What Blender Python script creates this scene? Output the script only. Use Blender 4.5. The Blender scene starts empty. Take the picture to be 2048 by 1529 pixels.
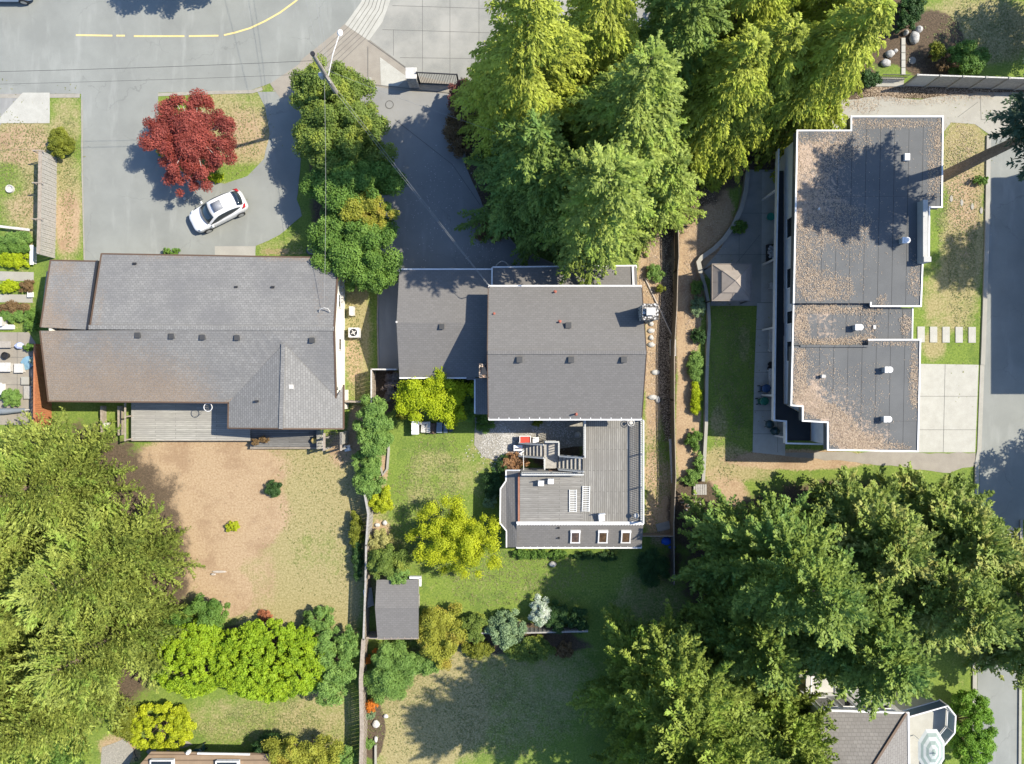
import bpy, math, random
import numpy as np
from mathutils import Vector, Matrix, noise as mn

# ---------------------------------------------------------------- camera, sky, sun, exposure
S = bpy.context.scene
C = S.collection
CAMH = 54.6            # drone height in metres
FPX = 1420.0           # focal length in photo pixels (2048 wide)
cam_d = bpy.data.cameras.new('camera'); cam = bpy.data.objects.new('camera', cam_d); C.objects.link(cam)
cam.location = (0, 0, CAMH); cam.rotation_euler = (0, 0, 0)
cam_d.sensor_width = 36; cam_d.lens = 36 * FPX / 2048; cam_d.clip_end = 1000
S.camera = cam
SUN_AZ = 15.5          # degrees north of east
SUN_EL = 48.5
w = bpy.data.worlds.new('World'); S.world = w; w.use_nodes = True
sky = w.node_tree.nodes.new('ShaderNodeTexSky'); sky.sky_type = 'NISHITA'; sky.sun_disc = False
sky.sun_elevation = math.radians(SUN_EL); sky.sun_rotation = math.radians(90 - SUN_AZ)
bg = w.node_tree.nodes['Background']; bg.inputs[1].default_value = 0.12
tint = w.node_tree.nodes.new('ShaderNodeMix'); tint.data_type = 'RGBA'; tint.blend_type = 'MULTIPLY'; tint.inputs[0].default_value = 1; tint.inputs[7].default_value = (.80, .96, 1.15, 1)   # clear deep-blue sky
w.node_tree.links.new(sky.outputs[0], tint.inputs[6]); w.node_tree.links.new(tint.outputs[2], bg.inputs[0])
sun_d = bpy.data.lights.new('sun', 'SUN'); sun_d.energy = 4.5; sun_d.angle = math.radians(0.55); sun_d.color = (1.0, 0.925, 0.775)
sun = bpy.data.objects.new('sun', sun_d); C.objects.link(sun); sun.location = (60, 20, 80)
sd = Vector((math.cos(math.radians(SUN_EL)) * math.cos(math.radians(SUN_AZ)), math.cos(math.radians(SUN_EL)) * math.sin(math.radians(SUN_AZ)), math.sin(math.radians(SUN_EL))))
sun.rotation_euler = sd.to_track_quat('Z', 'Y').to_euler()
S.view_settings.view_transform = 'Standard'; S.view_settings.look = 'None'; S.view_settings.gamma = 1
S.view_settings.exposure = 0.97
S.cycles.max_bounces = 5; S.cycles.diffuse_bounces = 3; S.cycles.glossy_bounces = 2; S.cycles.transparent_max_bounces = 6; S.cycles.transmission_bounces = 3
S.cycles.caustics_reflective = False; S.cycles.caustics_refractive = False

R = random.Random(7)
def P(px, py, z=0.0):
    k = (CAMH - z) / FPX
    return Vector(((px - 1024) * k, (764.5 - py) * k, z))
def G(px, py):          # photo pixel -> ground plan x, y
    v = P(px, py, 0); return (v.x, v.y)

# ---------------------------------------------------------------- scene helpers
ORG = {}
def props(o, label=None, cat=None, group=None, kind=None):
    if label: o['label'] = label
    if cat: o['category'] = cat
    if group: o['group'] = group
    if kind: o['kind'] = kind
    return o
def thing(name, label, cat, loc, group=None, rz=0):
    o = bpy.data.objects.new(name, None); C.objects.link(o)
    o.empty_display_size = .3
    o.location = loc; o.rotation_euler = (0, 0, rz)
    ORG[o] = Vector((0, 0, 0)) if rz is None else Vector(loc)
    return props(o, label, cat, group)
class MB:
    def __init__(s): s.v = []; s.f = []
    def add(s, vs, fs):
        n = len(s.v); s.v += [tuple(v) for v in vs]; s.f += [tuple(i + n for i in f) for f in fs]
    def box(s, c, d, rz=0, tilt=None):
        m = Matrix.Rotation(rz, 3, 'Z')
        if tilt is not None: m = m @ tilt
        vs = []
        for x in (-.5, .5):
            for y in (-.5, .5):
                for z in (-.5, .5): vs.append(Vector(c) + m @ Vector((x * d[0], y * d[1], z * d[2])))
        s.add(vs, [(0, 1, 3, 2), (4, 6, 7, 5), (0, 4, 5, 1), (2, 3, 7, 6), (0, 2, 6, 4), (1, 5, 7, 3)]); return s
    def bar(s, a, b, wd, ht):          # beam from a to b, width wd sideways, height ht
        a = Vector(a); b = Vector(b); d = (b - a); L = d.length
        if L < 1e-5: return s
        d.normalize(); up = Vector((0, 0, 1)) if abs(d.z) < .95 else Vector((1, 0, 0))
        sd_ = d.cross(up).normalized(); u = sd_.cross(d)
        vs = [p + sd_ * (wd / 2 * i) + u * (ht / 2 * j) for p in (a, b) for i, j in ((-1, -1), (1, -1), (1, 1), (-1, 1))]
        s.add(vs, [(0, 1, 2, 3), (7, 6, 5, 4), (0, 4, 5, 1), (1, 5, 6, 2), (2, 6, 7, 3), (3, 7, 4, 0)]); return s
    def tube(s, pts, rs, n=8, cap=True):
        pts = [Vector(p) for p in pts]
        if not isinstance(rs, (list, tuple)): rs = [rs] * len(pts)
        base = len(s.v); vs = []
        for i, p in enumerate(pts):
            d = (pts[min(i + 1, len(pts) - 1)] - pts[max(i - 1, 0)]).normalized()
            up = Vector((0, 0, 1)) if abs(d.z) < .9 else Vector((1, 0, 0))
            a = d.cross(up).normalized(); b = d.cross(a)
            for k in range(n):
                t = 2 * math.pi * k / n; vs.append(p + (a * math.cos(t) + b * math.sin(t)) * rs[i])
        fs = [(i * n + k, i * n + (k + 1) % n, (i + 1) * n + (k + 1) % n, (i + 1) * n + k) for i in range(len(pts) - 1) for k in range(n)]
        if cap: fs += [tuple(range(n))[::-1], tuple((len(pts) - 1) * n + k for k in range(n))]
        s.add(vs, fs); return s
    def cyl(s, c, r, h, n=16, r2=None):
        c = Vector(c); s.tube([c, c + Vector((0, 0, h))], [r, r if r2 is None else r2], n); return s
    def prism(s, poly, z0, z1):
        n = len(poly)
        ar = sum(poly[i][0] * poly[(i + 1) % n][1] - poly[(i + 1) % n][0] * poly[i][1] for i in range(n))
        if ar < 0: poly = poly[::-1]
        vs = [(p[0], p[1], z0) for p in poly] + [(p[0], p[1], z1) for p in poly]
        s.add(vs, [tuple(range(n))[::-1], tuple(range(n, 2 * n))] + [(i, (i + 1) % n, n + (i + 1) % n, n + i) for i in range(n)]); return s
    def slab(s, pts, t):               # sloped polygon given by 3-D points, thickness t downwards
        n = len(pts); pts = [Vector(p) for p in pts]
        ar = sum(pts[i].x * pts[(i + 1) % n].y - pts[(i + 1) % n].x * pts[i].y for i in range(n))
        if ar < 0: pts = pts[::-1]
        s.add(pts + [p - Vector((0, 0, t)) for p in pts], [tuple(range(n)), tuple(range(n, 2 * n))[::-1]] + [(i, n + i, n + (i + 1) % n, (i + 1) % n) for i in range(n)]); return s
    def lathe(s, c, prof, n=16, sx=1, sy=1):
        c = Vector(c); vs = [c + Vector((r * math.cos(2 * math.pi * k / n) * sx, r * math.sin(2 * math.pi * k / n) * sy, z)) for r, z in prof for k in range(n)]
        fs = [(i * n + k, i * n + (k + 1) % n, (i + 1) * n + (k + 1) % n, (i + 1) * n + k) for i in range(len(prof) - 1) for k in range(n)]
        fs += [tuple(range(n))[::-1], tuple((len(prof) - 1) * n + k for k in range(n))]
        s.add(vs, fs); return s
    def rock(s, c, d, seed, n=10):
        rr = random.Random(seed); c = Vector(c); vs = []; m = 7
        for i in range(m):
            ph = math.pi * i / (m - 1)
            for k in range(n):
                th = 2 * math.pi * k / n
                v = Vector((math.sin(ph) * math.cos(th), math.sin(ph) * math.sin(th), math.cos(ph)))
                f = 1 + .28 * mn.noise(v * 1.6 + Vector((seed, 0, 0))) + .12 * mn.noise(v * 4 + Vector((0, seed, 0)))
                vs.append(c + Vector((v.x * d[0] * f, v.y * d[1] * f, v.z * d[2] * f)))
        s.add(vs, [(i * n + k, (i + 1) * n + k, (i + 1) * n + (k + 1) % n, i * n + (k + 1) % n) for i in range(m - 1) for k in range(n)]); return s
    def build(s, name, m, parent=None, label=None, origin=None, smooth=False, bevel=0):
        o_ = ORG[parent] if parent is not None else Vector(origin) if origin is not None else Vector((0, 0, 0))
        me = bpy.data.meshes.new(name)
        me.from_pydata([tuple(Vector(v) - o_) for v in s.v], [], s.f); me.validate(); me.update()
        me.materials.append(m)
        if smooth: me.polygons.foreach_set('use_smooth', [True] * len(me.polygons))
        ob = bpy.data.objects.new(name, me); C.objects.link(ob)
        if parent is not None: ob.parent = parent
        else: ob.location = o_
        ORG[ob] = o_
        if label: ob['label'] = label
        if bevel:
            b = ob.modifiers.new('bevel', 'BEVEL'); b.width = bevel; b.segments = 2; b.limit_method = 'ANGLE'
        return ob
def solo(mb, name, m, label, cat, origin, group=None, **k):
    return props(mb.build(name, m, None, origin=origin, **k), label, cat, group)

# ---------------------------------------------------------------- materials
class NT:
    def __init__(s, name):
        s.m = bpy.data.materials.new(name); s.m.use_nodes = True; s.t = s.m.node_tree; s.t.nodes.clear()
        s.out = s.n('ShaderNodeOutputMaterial'); s.tc = s.n('ShaderNodeTexCoord')
    def n(s, ty, **k):
        x = s.t.nodes.new(ty)
        for a, b in k.items(): setattr(x, a, b)
        return x
    def l(s, a, b): s.t.links.new(a, b)
    def noise(s, scale, detail=4, vec=None, rough=.6):
        x = s.n('ShaderNodeTexNoise'); x.inputs['Scale'].default_value = scale; x.inputs['Detail'].default_value = detail; x.inputs['Roughness'].default_value = rough
        s.l(vec or s.tc.outputs['Object'], x.inputs['Vector']); return x.outputs['Fac']
    def rng(s, v, a, b, c=0, d=1):
        x = s.n('ShaderNodeMapRange'); s.l(v, x.inputs[0])
        for i, q in enumerate((a, b, c, d)): x.inputs[i + 1].default_value = q
        return x.outputs[0]
    def mix(s, f, a, b, mode='MIX'):
        x = s.n('ShaderNodeMix', data_type='RGBA', blend_type=mode)
        for k, v in ((0, f), (6, a), (7, b)):
            if isinstance(v, (int, float)): x.inputs[k].default_value = v
            elif isinstance(v, tuple): x.inputs[k].default_value = (*v[:3], 1)
            else: s.l(v, x.inputs[k])
        return x.outputs[2]
    def math(s, op, a, b=None):
        x = s.n('ShaderNodeMath', operation=op)
        for k, v in enumerate((a, b)):
            if v is None: continue
            if isinstance(v, (int, float)): x.inputs[k].default_value = v
            else: s.l(v, x.inputs[k])
        return x.outputs[0]
    def attr(s, name): return s.n('ShaderNodeAttribute', attribute_name=name).outputs['Fac']
    def finish(s, col, rough=.85, bump=None, bstr=.3, bdist=.02, metal=0, spec=.3, coat=0):
        b = s.n('ShaderNodeBsdfPrincipled')
        if isinstance(col, tuple): b.inputs['Base Color'].default_value = (*col, 1)
        else: s.l(col, b.inputs['Base Color'])
        b.inputs['Roughness'].default_value = rough; b.inputs['Metallic'].default_value = metal; b.inputs['Specular IOR Level'].default_value = spec
        b.inputs['Coat Weight'].default_value = coat
        if bump is not None:
            bp = s.n('ShaderNodeBump'); bp.inputs['Strength'].default_value = bstr; bp.inputs['Distance'].default_value = bdist
            s.l(bump, bp.inputs['Height']); s.l(bp.outputs[0], b.inputs['Normal'])
        s.l(b.outputs[0], s.out.inputs[0]); return s.m
def asphalt(name, c1, c2, worn, crack=.3):
    t = NT(name); col = t.mix(t.rng(t.noise(.35, 6), .35, .65), c1, c2); f = t.noise(60, 3)
    col = t.mix(t.rng(f, .3, .7, 0, .35), col, tuple(x * .6 for x in c1))
    mp = t.n('ShaderNodeMapping'); mp.inputs['Scale'].default_value = (1.1, .22, 1); mp.inputs['Rotation'].default_value = (0, 0, .12); t.l(t.tc.outputs['Object'], mp.inputs['Vector'])
    col = t.mix(t.rng(t.noise(.9, 4, mp.outputs[0]), .55, .72, 0, .5), col, worn)
    w_ = t.n('ShaderNodeVectorMath', operation='ADD'); nz = t.n('ShaderNodeTexNoise'); nz.inputs['Scale'].default_value = 1.3; nz.inputs['Detail'].default_value = 5; t.l(t.tc.outputs['Object'], nz.inputs['Vector']); t.l(t.tc.outputs['Object'], w_.inputs[0]); t.l(nz.outputs['Color'], w_.inputs[1])
    vo = t.n('ShaderNodeTexVoronoi', feature='DISTANCE_TO_EDGE'); vo.inputs['Scale'].default_value = .16; t.l(w_.outputs[0], vo.inputs['Vector'])
    cr = t.math('MULTIPLY', t.rng(vo.outputs['Distance'], .0, .006, crack, 0), t.rng(t.noise(.3, 3), .45, .6)); col = t.mix(cr, col, tuple(x * .35 for x in c1))
    st = t.rng(t.noise(2.3, 3), .68, .8, 0, .3); col = t.mix(st, col, tuple(x * .6 for x in c1))
    return t.finish(col, .9, f, .25, .02)
def lin(r, g, b): return tuple(((c / 255 + .055) / 1.055) ** 2.4 if c > 10 else c / 255 / 12.92 for c in (r, g, b))
def mottled(name, c1, c2, scale=6, rough=.85, fine=40, bstr=.3, metal=0, spec=.3, big=None, bigc=None, bigscale=.25, lo=.35, hi=.65):
    t = NT(name); col = t.mix(t.rng(t.noise(scale, 6), lo, hi), c1, c2)
    f = t.noise(fine, 3)
    col = t.mix(.35, col, t.mix(t.rng(f, .3, .7), tuple(x * .55 for x in c1), tuple(min(1, x * 1.35) for x in c2)))
    if bigc is not None: col = t.mix(t.rng(t.noise(bigscale, 5), .42, .62, 0, big or .6), col, bigc)
    return t.finish(col, rough, f, bstr, .02, metal, spec)
def plain(name, c, rough=.5, metal=0, spec=.4, coat=0):
    t = NT(name); col = t.mix(t.rng(t.noise(3, 5), .3, .7), tuple(x * .88 for x in c), tuple(min(1, x * 1.06) for x in c))
    return t.finish(col, rough, None, metal=metal, spec=spec, coat=coat)
def shingles(name, c1, c2, rot=0, row=.2, wid=.36, litter=None, cblot=None, mortar=.55, wave=0):
    t = NT(name); mp = t.n('ShaderNodeMapping'); mp.inputs['Rotation'].default_value = (0, 0, rot); t.l(t.tc.outputs['Object'], mp.inputs['Vector'])
    b = t.n('ShaderNodeTexBrick'); t.l(mp.outputs[0], b.inputs['Vector'])
    b.inputs['Scale'].default_value = 1; b.inputs['Brick Width'].default_value = wid; b.inputs['Row Height'].default_value = row
    b.inputs['Mortar Size'].default_value = .022; b.inputs['Mortar Smooth'].default_value = .5; b.inputs['Bias'].default_value = 0
    b.inputs['Color1'].default_value = (*c1, 1); b.inputs['Color2'].default_value = (*c2, 1); b.inputs['Mortar'].default_value = (*[x * mortar for x in c1], 1)
    col = b.outputs['Color']
    col = t.mix(t.rng(t.noise(45, 2), .3, .7, 0, .5), col, tuple(x * 1.5 for x in c2))
    if cblot is not None: col = t.mix(t.rng(t.noise(.35, 5), .4, .62, 0, .55), col, cblot)
    if litter is not None:
        a = t.attr('litter'); nn = t.noise(9, 5); q = t.math('ADD', a, t.math('MULTIPLY', t.math('SUBTRACT', nn, .5), 1.6))
        lc = t.mix(t.rng(t.noise(18, 4), .4, .6), litter, tuple(x * .5 for x in litter))
        col = t.mix(t.math('MULTIPLY', t.rng(q, .3, .85, 0, .8), t.rng(t.noise(14, 4), .4, .6, .35, 1)), col, lc)
    return t.finish(col, .9, b.outputs['Fac'], -.5, .02, spec=.15)
def boards(name, c1, c2, rot=0, wid=.145, bigc=None):
    t = NT(name); mp = t.n('ShaderNodeMapping'); mp.inputs['Rotation'].default_value = (0, 0, rot); t.l(t.tc.outputs['Object'], mp.inputs['Vector'])
    b = t.n('ShaderNodeTexBrick'); t.l(mp.outputs[0], b.inputs['Vector']); b.inputs['Scale'].default_value = 1; b.inputs['Brick Width'].default_value = 3.1; b.inputs['Row Height'].default_value = wid
    b.inputs['Mortar Size'].default_value = .012; b.inputs['Mortar Smooth'].default_value = .2
    b.inputs['Color1'].default_value = (*c1, 1); b.inputs['Color2'].default_value = (*c2, 1); b.inputs['Mortar'].default_value = (*[x * .22 for x in c1], 1)
    mp2 = t.n('ShaderNodeMapping'); mp2.inputs['Scale'].default_value = (.7, 9, 9); t.l(mp.outputs[0], mp2.inputs['Vector'])
    col = t.mix(t.rng(t.noise(2.2, 6, mp2.outputs[0]), .35, .65, 0, .6), b.outputs['Color'], tuple(x * .55 for x in c1))
    if bigc: col = t.mix(t.rng(t.noise(.5, 4), .4, .65, 0, .6), col, bigc)
    return t.finish(col, .85, b.outputs['Fac'], -.4, .02, spec=.2)
def leafmat(name, dark, light, trans=.3, cl=.7, third=None, rough=.6):
    t = NT(name); v = t.attr('v')
    mixf = t.math('ADD', t.math('MULTIPLY', v, .55), t.math('MULTIPLY', t.rng(t.noise(cl, 3), .35, .65), .45))
    col = t.mix(mixf, dark, light)
    if third: col = t.mix(t.rng(t.noise(.55, 2, None), .52, .62, 0, .8), col, third)
    pb = t.n('ShaderNodeBsdfPrincipled'); t.l(col, pb.inputs['Base Color']); pb.inputs['Roughness'].default_value = rough; pb.inputs['Specular IOR Level'].default_value = .25
    tr = t.n('ShaderNodeBsdfTranslucent'); t.l(t.mix(.6, col, (light[0] * 1.1, light[1] * 1.1, light[2] * .6)), tr.inputs[0])
    ms = t.n('ShaderNodeMixShader'); ms.inputs[0].default_value = trans
    t.l(pb.outputs[0], ms.inputs[1]); t.l(tr.outputs[0], ms.inputs[2]); t.l(ms.outputs[0], t.out.inputs[0]); return t.m

m_asph = asphalt('asphalt_sunbleached', (.195, .201, .186), (.238, .245, .226), (.28, .285, .265))
m_asph_dark = asphalt('asphalt_drive', (.205, .203, .195), (.245, .242, .23), (.28, .276, .262), .35)
m_conc = mottled('concrete_pale', (.27, .26, .225), (.33, .315, .275), 1.2, .9, 50, .2, big=.5, bigc=(.24, .225, .20), bigscale=.4)
m_conc_grey = mottled('concrete_grey', (.19, .19, .175), (.245, .24, .215), .9, .9, 50, .2, big=.7, bigc=(.30, .29, .26), bigscale=.3)
m_conc_white = mottled('concrete_white', (.31, .30, .265), (.38, .37, .33), 1.5, .9, 40, .2)
m_conc_tan = mottled('concrete_tan', (.215, .19, .16), (.265, .24, .20), 1.3, .9, 50, .2)
m_joint = plain('joint_dark', (.10, .098, .09), .9)
m_yellow = mottled('road_paint_yellow', (.50, .38, .14), (.58, .47, .22), 4, .8, 30, .1)
m_kerb = mottled('kerb_concrete', (.22, .20, .17), (.29, .27, .23), 2, .9, 40, .2)
m_gravel = mottled('gravel', (.17, .16, .14), (.31, .29, .25), 9, .95, 26, .8)
m_slate = shingles('shingles_charcoal', (.115, .109, .104), (.140, .133, .127), 0, .15, .3, mortar=.85)
m_slate_e = shingles('shingles_charcoal_turned', (.115, .109, .104), (.140, .133, .127), math.pi / 2, .15, .3, mortar=.75)
LITC = (.30, .215, .145)
m_oldsh = shingles('shingles_weathered', (.13, .127, .122), (.186, .181, .174), 0, .16, .27, LITC, (.12, .118, .12), .6)
m_oldsh_e = shingles('shingles_weathered_turned', (.13, .127, .122), (.186, .181, .174), math.pi / 2, .16, .27, LITC, None, .6)
m_brownsh = shingles('shingles_brown', (.135, .125, .115), (.18, .168, .155), 0, .2, .3, None, (.135, .125, .115), .6)
m_brownsh_e = shingles('shingles_brown_turned', (.14, .13, .12), (.17, .16, .15), math.pi / 2, .2, .36)
m_white = plain('white_paint', (.62, .61, .60), .5)
m_cream = mottled('cream_stucco', (.62, .60, .53), (.68, .66, .59), 2, .9, 30, .2)
m_wallgrey = mottled('grey_siding', (.35, .34, .32), (.42, .41, .38), 2, .85, 30, .2)
m_brown = plain('brown_fascia', (.09, .055, .035), .7)
m_dark = plain('black_metal', (.02, .02, .022), .5, spec=.4)
m_vent = plain('roof_vent', (.045, .045, .045), .6)
m_glass = plain('dark_glass', (.02, .026, .03), .08, spec=.8)
m_deckh = boards('deck_boards_ew', (.205, .195, .177), (.285, .272, .25), 0, .145, (.16, .15, .137))
m_deckv = boards('deck_boards_ns', (.20, .19, .172), (.28, .268, .246), math.pi / 2, .145, (.16, .15, .137))
m_deckw = boards('deck_boards_bleached', (.29, .28, .25), (.40, .385, .345), 0, .15, (.22, .21, .195))
m_wood = mottled('weathered_wood', (.20, .165, .13), (.33, .28, .23), 5, .9, 30, .4)
m_fencebr = mottled('dark_brown_boards', (.085, .07, .055), (.15, .125, .10), 5, .9, 30, .4)
m_woodgrey = mottled('grey_fence_boards', (.22, .21, .195), (.36, .34, .31), 6, .9, 30, .4)
m_woodred = mottled('rust_stained_boards', (.28, .10, .045), (.40, .16, .07), 5, .85, 30, .3)
m_railgrey = mottled('grey_painted_rail', (.36, .36, .35), (.46, .46, .44), 5, .8, 30, .2)
m_bark = mottled('bark', (.10, .07, .05), (.22, .16, .12), 8, .95, 20, 1.0)
m_barkpale = mottled('bark_pale', (.30, .26, .22), (.46, .41, .36), 8, .95, 20, .6)
m_membrane = None
m_stone = mottled('stone', (.22, .215, .205), (.48, .47, .45), 5, .9, 20, .8)
m_stonew = mottled('white_stone', (.36, .345, .32), (.52, .50, .47), 5, .9, 20, .6)
m_canvas = plain('beige_canvas', (.27, .235, .205), .9, spec=.1)
m_litter = mottled('fallen_leaves', (.20, .11, .06), (.50, .34, .22), 25, .95, 50, .3)
m_soil = mottled('bark_mulch', (.07, .045, .032), (.15, .10, .075), 10, .95, 30, .9)
# ---------------------------------------------------------------- ground
def terrain_mat():
    t = NT('ground_cover'); dry = t.attr('dry'); soil = t.attr('soil'); mulch = t.attr('mulch')
    n1 = t.noise(1.1, 7, rough=.7); n2 = t.noise(7, 5, rough=.7); n3 = t.noise(26, 3)
    def thr(a, amp, lo, hi, na=n1, nb=n2):
        q = t.math('ADD', a, t.math('MULTIPLY', t.math('SUBTRACT', na, .5), amp)); q = t.math('ADD', q, t.math('MULTIPLY', t.math('SUBTRACT', nb, .5), amp * .8))
        return t.rng(q, lo, hi)
    green = t.mix(t.rng(n2, .35, .65), (.09, .155, .020), (.205, .275, .045))
    tan = t.mix(t.rng(n2, .35, .68), (.21, .18, .07), (.41, .35, .185))
    green = t.mix(t.rng(t.noise(.5, 5, rough=.7), .5, .65, 0, .55), green, (.06, .12, .02)); col = t.mix(thr(dry, 1.5, .25, .85), green, tan)
    so = t.mix(t.rng(n2, .3, .7), (.28, .18, .105), (.48, .36, .23)); so = t.mix(t.rng(t.noise(.45, 6, rough=.7), .5, .64, 0, .6), so, (.25, .155, .095)); so = t.mix(t.rng(t.noise(3.2, 5), .62, .72, 0, .5), so, (.16, .11, .075))
    col = t.mix(thr(soil, 1.1, .35, .75), col, so)
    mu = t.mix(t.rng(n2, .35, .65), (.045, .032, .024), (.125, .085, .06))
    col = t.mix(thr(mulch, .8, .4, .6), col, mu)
    col = t.mix(t.rng(n3, .35, .72, 0, .5), col, t.mix(.5, col, (.02, .02, .01)))
    col = t.mix(t.rng(t.noise(60, 2), .5, .75, 0, .35), col, (.5, .45, .28))
    return t.finish(col, .95, n3, .9, .05, spec=.1)
m_ground = terrain_mat()
BL = []   # px, py, rx, ry, channel(0 dry,1 soil,2 mulch), value
def bl(*a): BL.append(a)
# left yard: sand and worn soil
bl(400, 1000, 160, 130, 1, 1.1); bl(350, 1100, 120, 120, 1, .9); bl(500, 1160, 70, 100, 1, .55); bl(500, 1030, 90, 60, 1, .9); bl(580, 1090, 200, 190, 0, .95); bl(430, 930, 180, 60, 1, .8); bl(640, 960, 110, 90, 0, .75)
bl(450, 1190, 50, 45, 1, 1.3); bl(600, 1200, 110, 60, 0, .5)
bl(40, 290, 70, 50, 1, .75); bl(50, 410, 40, 40, 1, .5); bl(135, 450, 26, 70, 1, .5); bl(500, 270, 50, 60, 1, .6); bl(440, 1180, 36, 60, 1, .3); bl(460, 1185, 30, 40, 2, .34); bl(520, 1090, 60, 70, 2, .3); bl(380, 960, 50, 40, 2, .25); bl(640, 1130, 70, 90, 0, -.35); bl(1925, 330, 36, 70, 1, .35); bl(1930, 470, 36, 80, 1, .4); bl(30, 300, 90, 100, 0, .9); bl(60, 400, 60, 90, 0, .7); bl(20, 360, 45, 40, 0, -1.2); bl(135, 240, 30, 60, 0, .6); bl(135, 420, 32, 110, 0, .9); bl(135, 440, 26, 70, 1, .7)
bl(480, 260, 90, 110, 0, .95); bl(400, 230, 100, 100, 1, .25); bl(480, 345, 60, 20, 0, -.8); bl(500, 200, 50, 25, 0, -.5)
bl(560, 490, 60, 30, 0, .2); bl(335, 503, 90, 12, 1, 1.2); bl(560, 505, 60, 10, 1, .6)
bl(712, 640, 25, 180, 0, .8); bl(708, 720, 20, 60, 1, .7); bl(712, 860, 20, 60, 1, .9); bl(730, 690, 20, 120, 0, .4)
bl(865, 925, 44, 30, 0, .42); bl(905, 965, 30, 34, 0, .3); bl(838, 975, 26, 40, 0, .3); bl(850, 1010, 50, 40, 0, .2); bl(875, 935, 26, 20, 1, .28); bl(1488, 690, 16, 50, 0, 1.1); bl(1445, 640, 16, 20, 0, .7); bl(1440, 840, 20, 40, 0, .8); bl(960, 940, 50, 60, 0, .3); bl(1000, 1130, 140, 70, 0, .05); bl(1100, 1180, 80, 30, 1, .3)
bl(770, 780, 30, 50, 2, 1.2); bl(765, 930, 12, 50, 1, 1.2); bl(760, 1060, 25, 25, 1, .8)
bl(990, 900, 30, 30, 1, .5); bl(1110, 900, 60, 45, 2, .9)
# strip between main house and fence
bl(1310, 560, 40, 100, 1, 1.1); bl(1310, 740, 25, 120, 1, 1.1); bl(1335, 700, 22, 220, 2, .8); bl(1305, 860, 20, 40, 0, .9); bl(1320, 980, 35, 90, 1, .6); bl(1340, 900, 22, 80, 0, -.1); bl(1300, 900, 14, 90, 1, .5)
bl(1320, 1050, 40, 50, 1, .6); bl(1300, 1200, 80, 60, 0, .4)
bl(1400, 440, 70, 110, 1, 1.4); bl(1378, 620, 28, 260, 1, 1.4); bl(1380, 870, 30, 130, 1, 1.4); bl(1400, 780, 14, 160, 1, -.6)
bl(1465, 700, 50, 160, 0, -.7); bl(1450, 930, 60, 40, 0, .9); bl(1500, 940, 60, 25, 0, .6); bl(1440, 960, 50, 30, 1, .5); bl(1600, 920, 160, 22, 1, 1.2)
bl(1390, 1020, 60, 70, 2, 1.0); bl(1450, 1000, 60, 40, 1, .9); bl(1330, 1120, 30, 60, 2, .3)
# south lawn
bl(860, 1420, 110, 120, 0, .95); bl(1000, 1380, 200, 140, 0, .55); bl(830, 1500, 80, 60, 0, 1.0); bl(745, 1460, 26, 60, 2, 1.3); bl(1050, 1290, 140, 22, 2, 1.0); bl(950, 1262, 220, 22, 2, 1.0)
bl(470, 1440, 120, 50, 0, .4); bl(640, 1440, 80, 80, 0, .6); bl(240, 1500, 50, 40, 1, .8); bl(690, 1240, 30, 90, 0, .4); bl(680, 900, 30, 40, 1, .8)
# right
bl(1930, 320, 50, 90, 0, 1.1); bl(1930, 480, 50, 100, 0, .9); bl(1900, 600, 60, 80, 0, .7); bl(1930, 690, 40, 25, 0, -1.0); bl(1870, 690, 30, 30, 0, .8); bl(1925, 400, 50, 60, 1, .45)
bl(1960, 60, 140, 70, 0, .85); bl(1860, 90, 70, 70, 2, 1.4); bl(1780, 60, 60, 70, 2, 1.4); bl(1850, 182, 260, 14, 2, 1.6); bl(1950, 190, 120, 10, 1, .6)
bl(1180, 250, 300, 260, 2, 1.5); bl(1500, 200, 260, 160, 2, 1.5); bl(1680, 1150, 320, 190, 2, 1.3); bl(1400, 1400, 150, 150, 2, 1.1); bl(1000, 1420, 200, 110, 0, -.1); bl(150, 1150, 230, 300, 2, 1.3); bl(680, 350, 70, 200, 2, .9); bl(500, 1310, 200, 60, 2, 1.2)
bl(1060, 1120, 140, 40, 0, -.4); bl(40, 620, 60, 200, 1, .3)
def ground():
    step = .3; xs = np.arange(-46, 46.01, step); ys = np.arange(-36, 36.01, step)
    X, Y = np.meshgrid(xs, ys); ny, nx = X.shape
    px = X * 26.007 + 1024; py = 764.5 - Y * 26.007
    ch = [np.full(X.shape, .12) + .0 * px, np.zeros(X.shape), np.zeros(X.shape)]
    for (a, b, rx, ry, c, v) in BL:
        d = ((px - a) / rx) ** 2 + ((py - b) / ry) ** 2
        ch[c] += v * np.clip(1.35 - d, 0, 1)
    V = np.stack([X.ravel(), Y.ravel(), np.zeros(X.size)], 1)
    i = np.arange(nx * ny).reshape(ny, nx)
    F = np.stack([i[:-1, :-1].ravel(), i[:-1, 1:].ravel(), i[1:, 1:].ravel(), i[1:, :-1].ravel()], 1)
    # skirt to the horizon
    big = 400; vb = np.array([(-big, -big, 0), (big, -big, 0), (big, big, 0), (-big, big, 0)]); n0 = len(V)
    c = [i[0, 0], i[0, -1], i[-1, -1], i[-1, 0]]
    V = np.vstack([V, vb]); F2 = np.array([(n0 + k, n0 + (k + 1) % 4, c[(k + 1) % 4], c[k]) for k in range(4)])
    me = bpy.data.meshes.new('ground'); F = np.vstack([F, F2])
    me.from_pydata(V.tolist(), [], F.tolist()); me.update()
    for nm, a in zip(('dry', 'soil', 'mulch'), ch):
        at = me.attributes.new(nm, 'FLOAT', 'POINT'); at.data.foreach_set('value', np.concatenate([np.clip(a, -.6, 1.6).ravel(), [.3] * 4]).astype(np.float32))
    me.materials.append(m_ground); o = bpy.data.objects.new('ground', me); C.objects.link(o); props(o, kind='structure')
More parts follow.
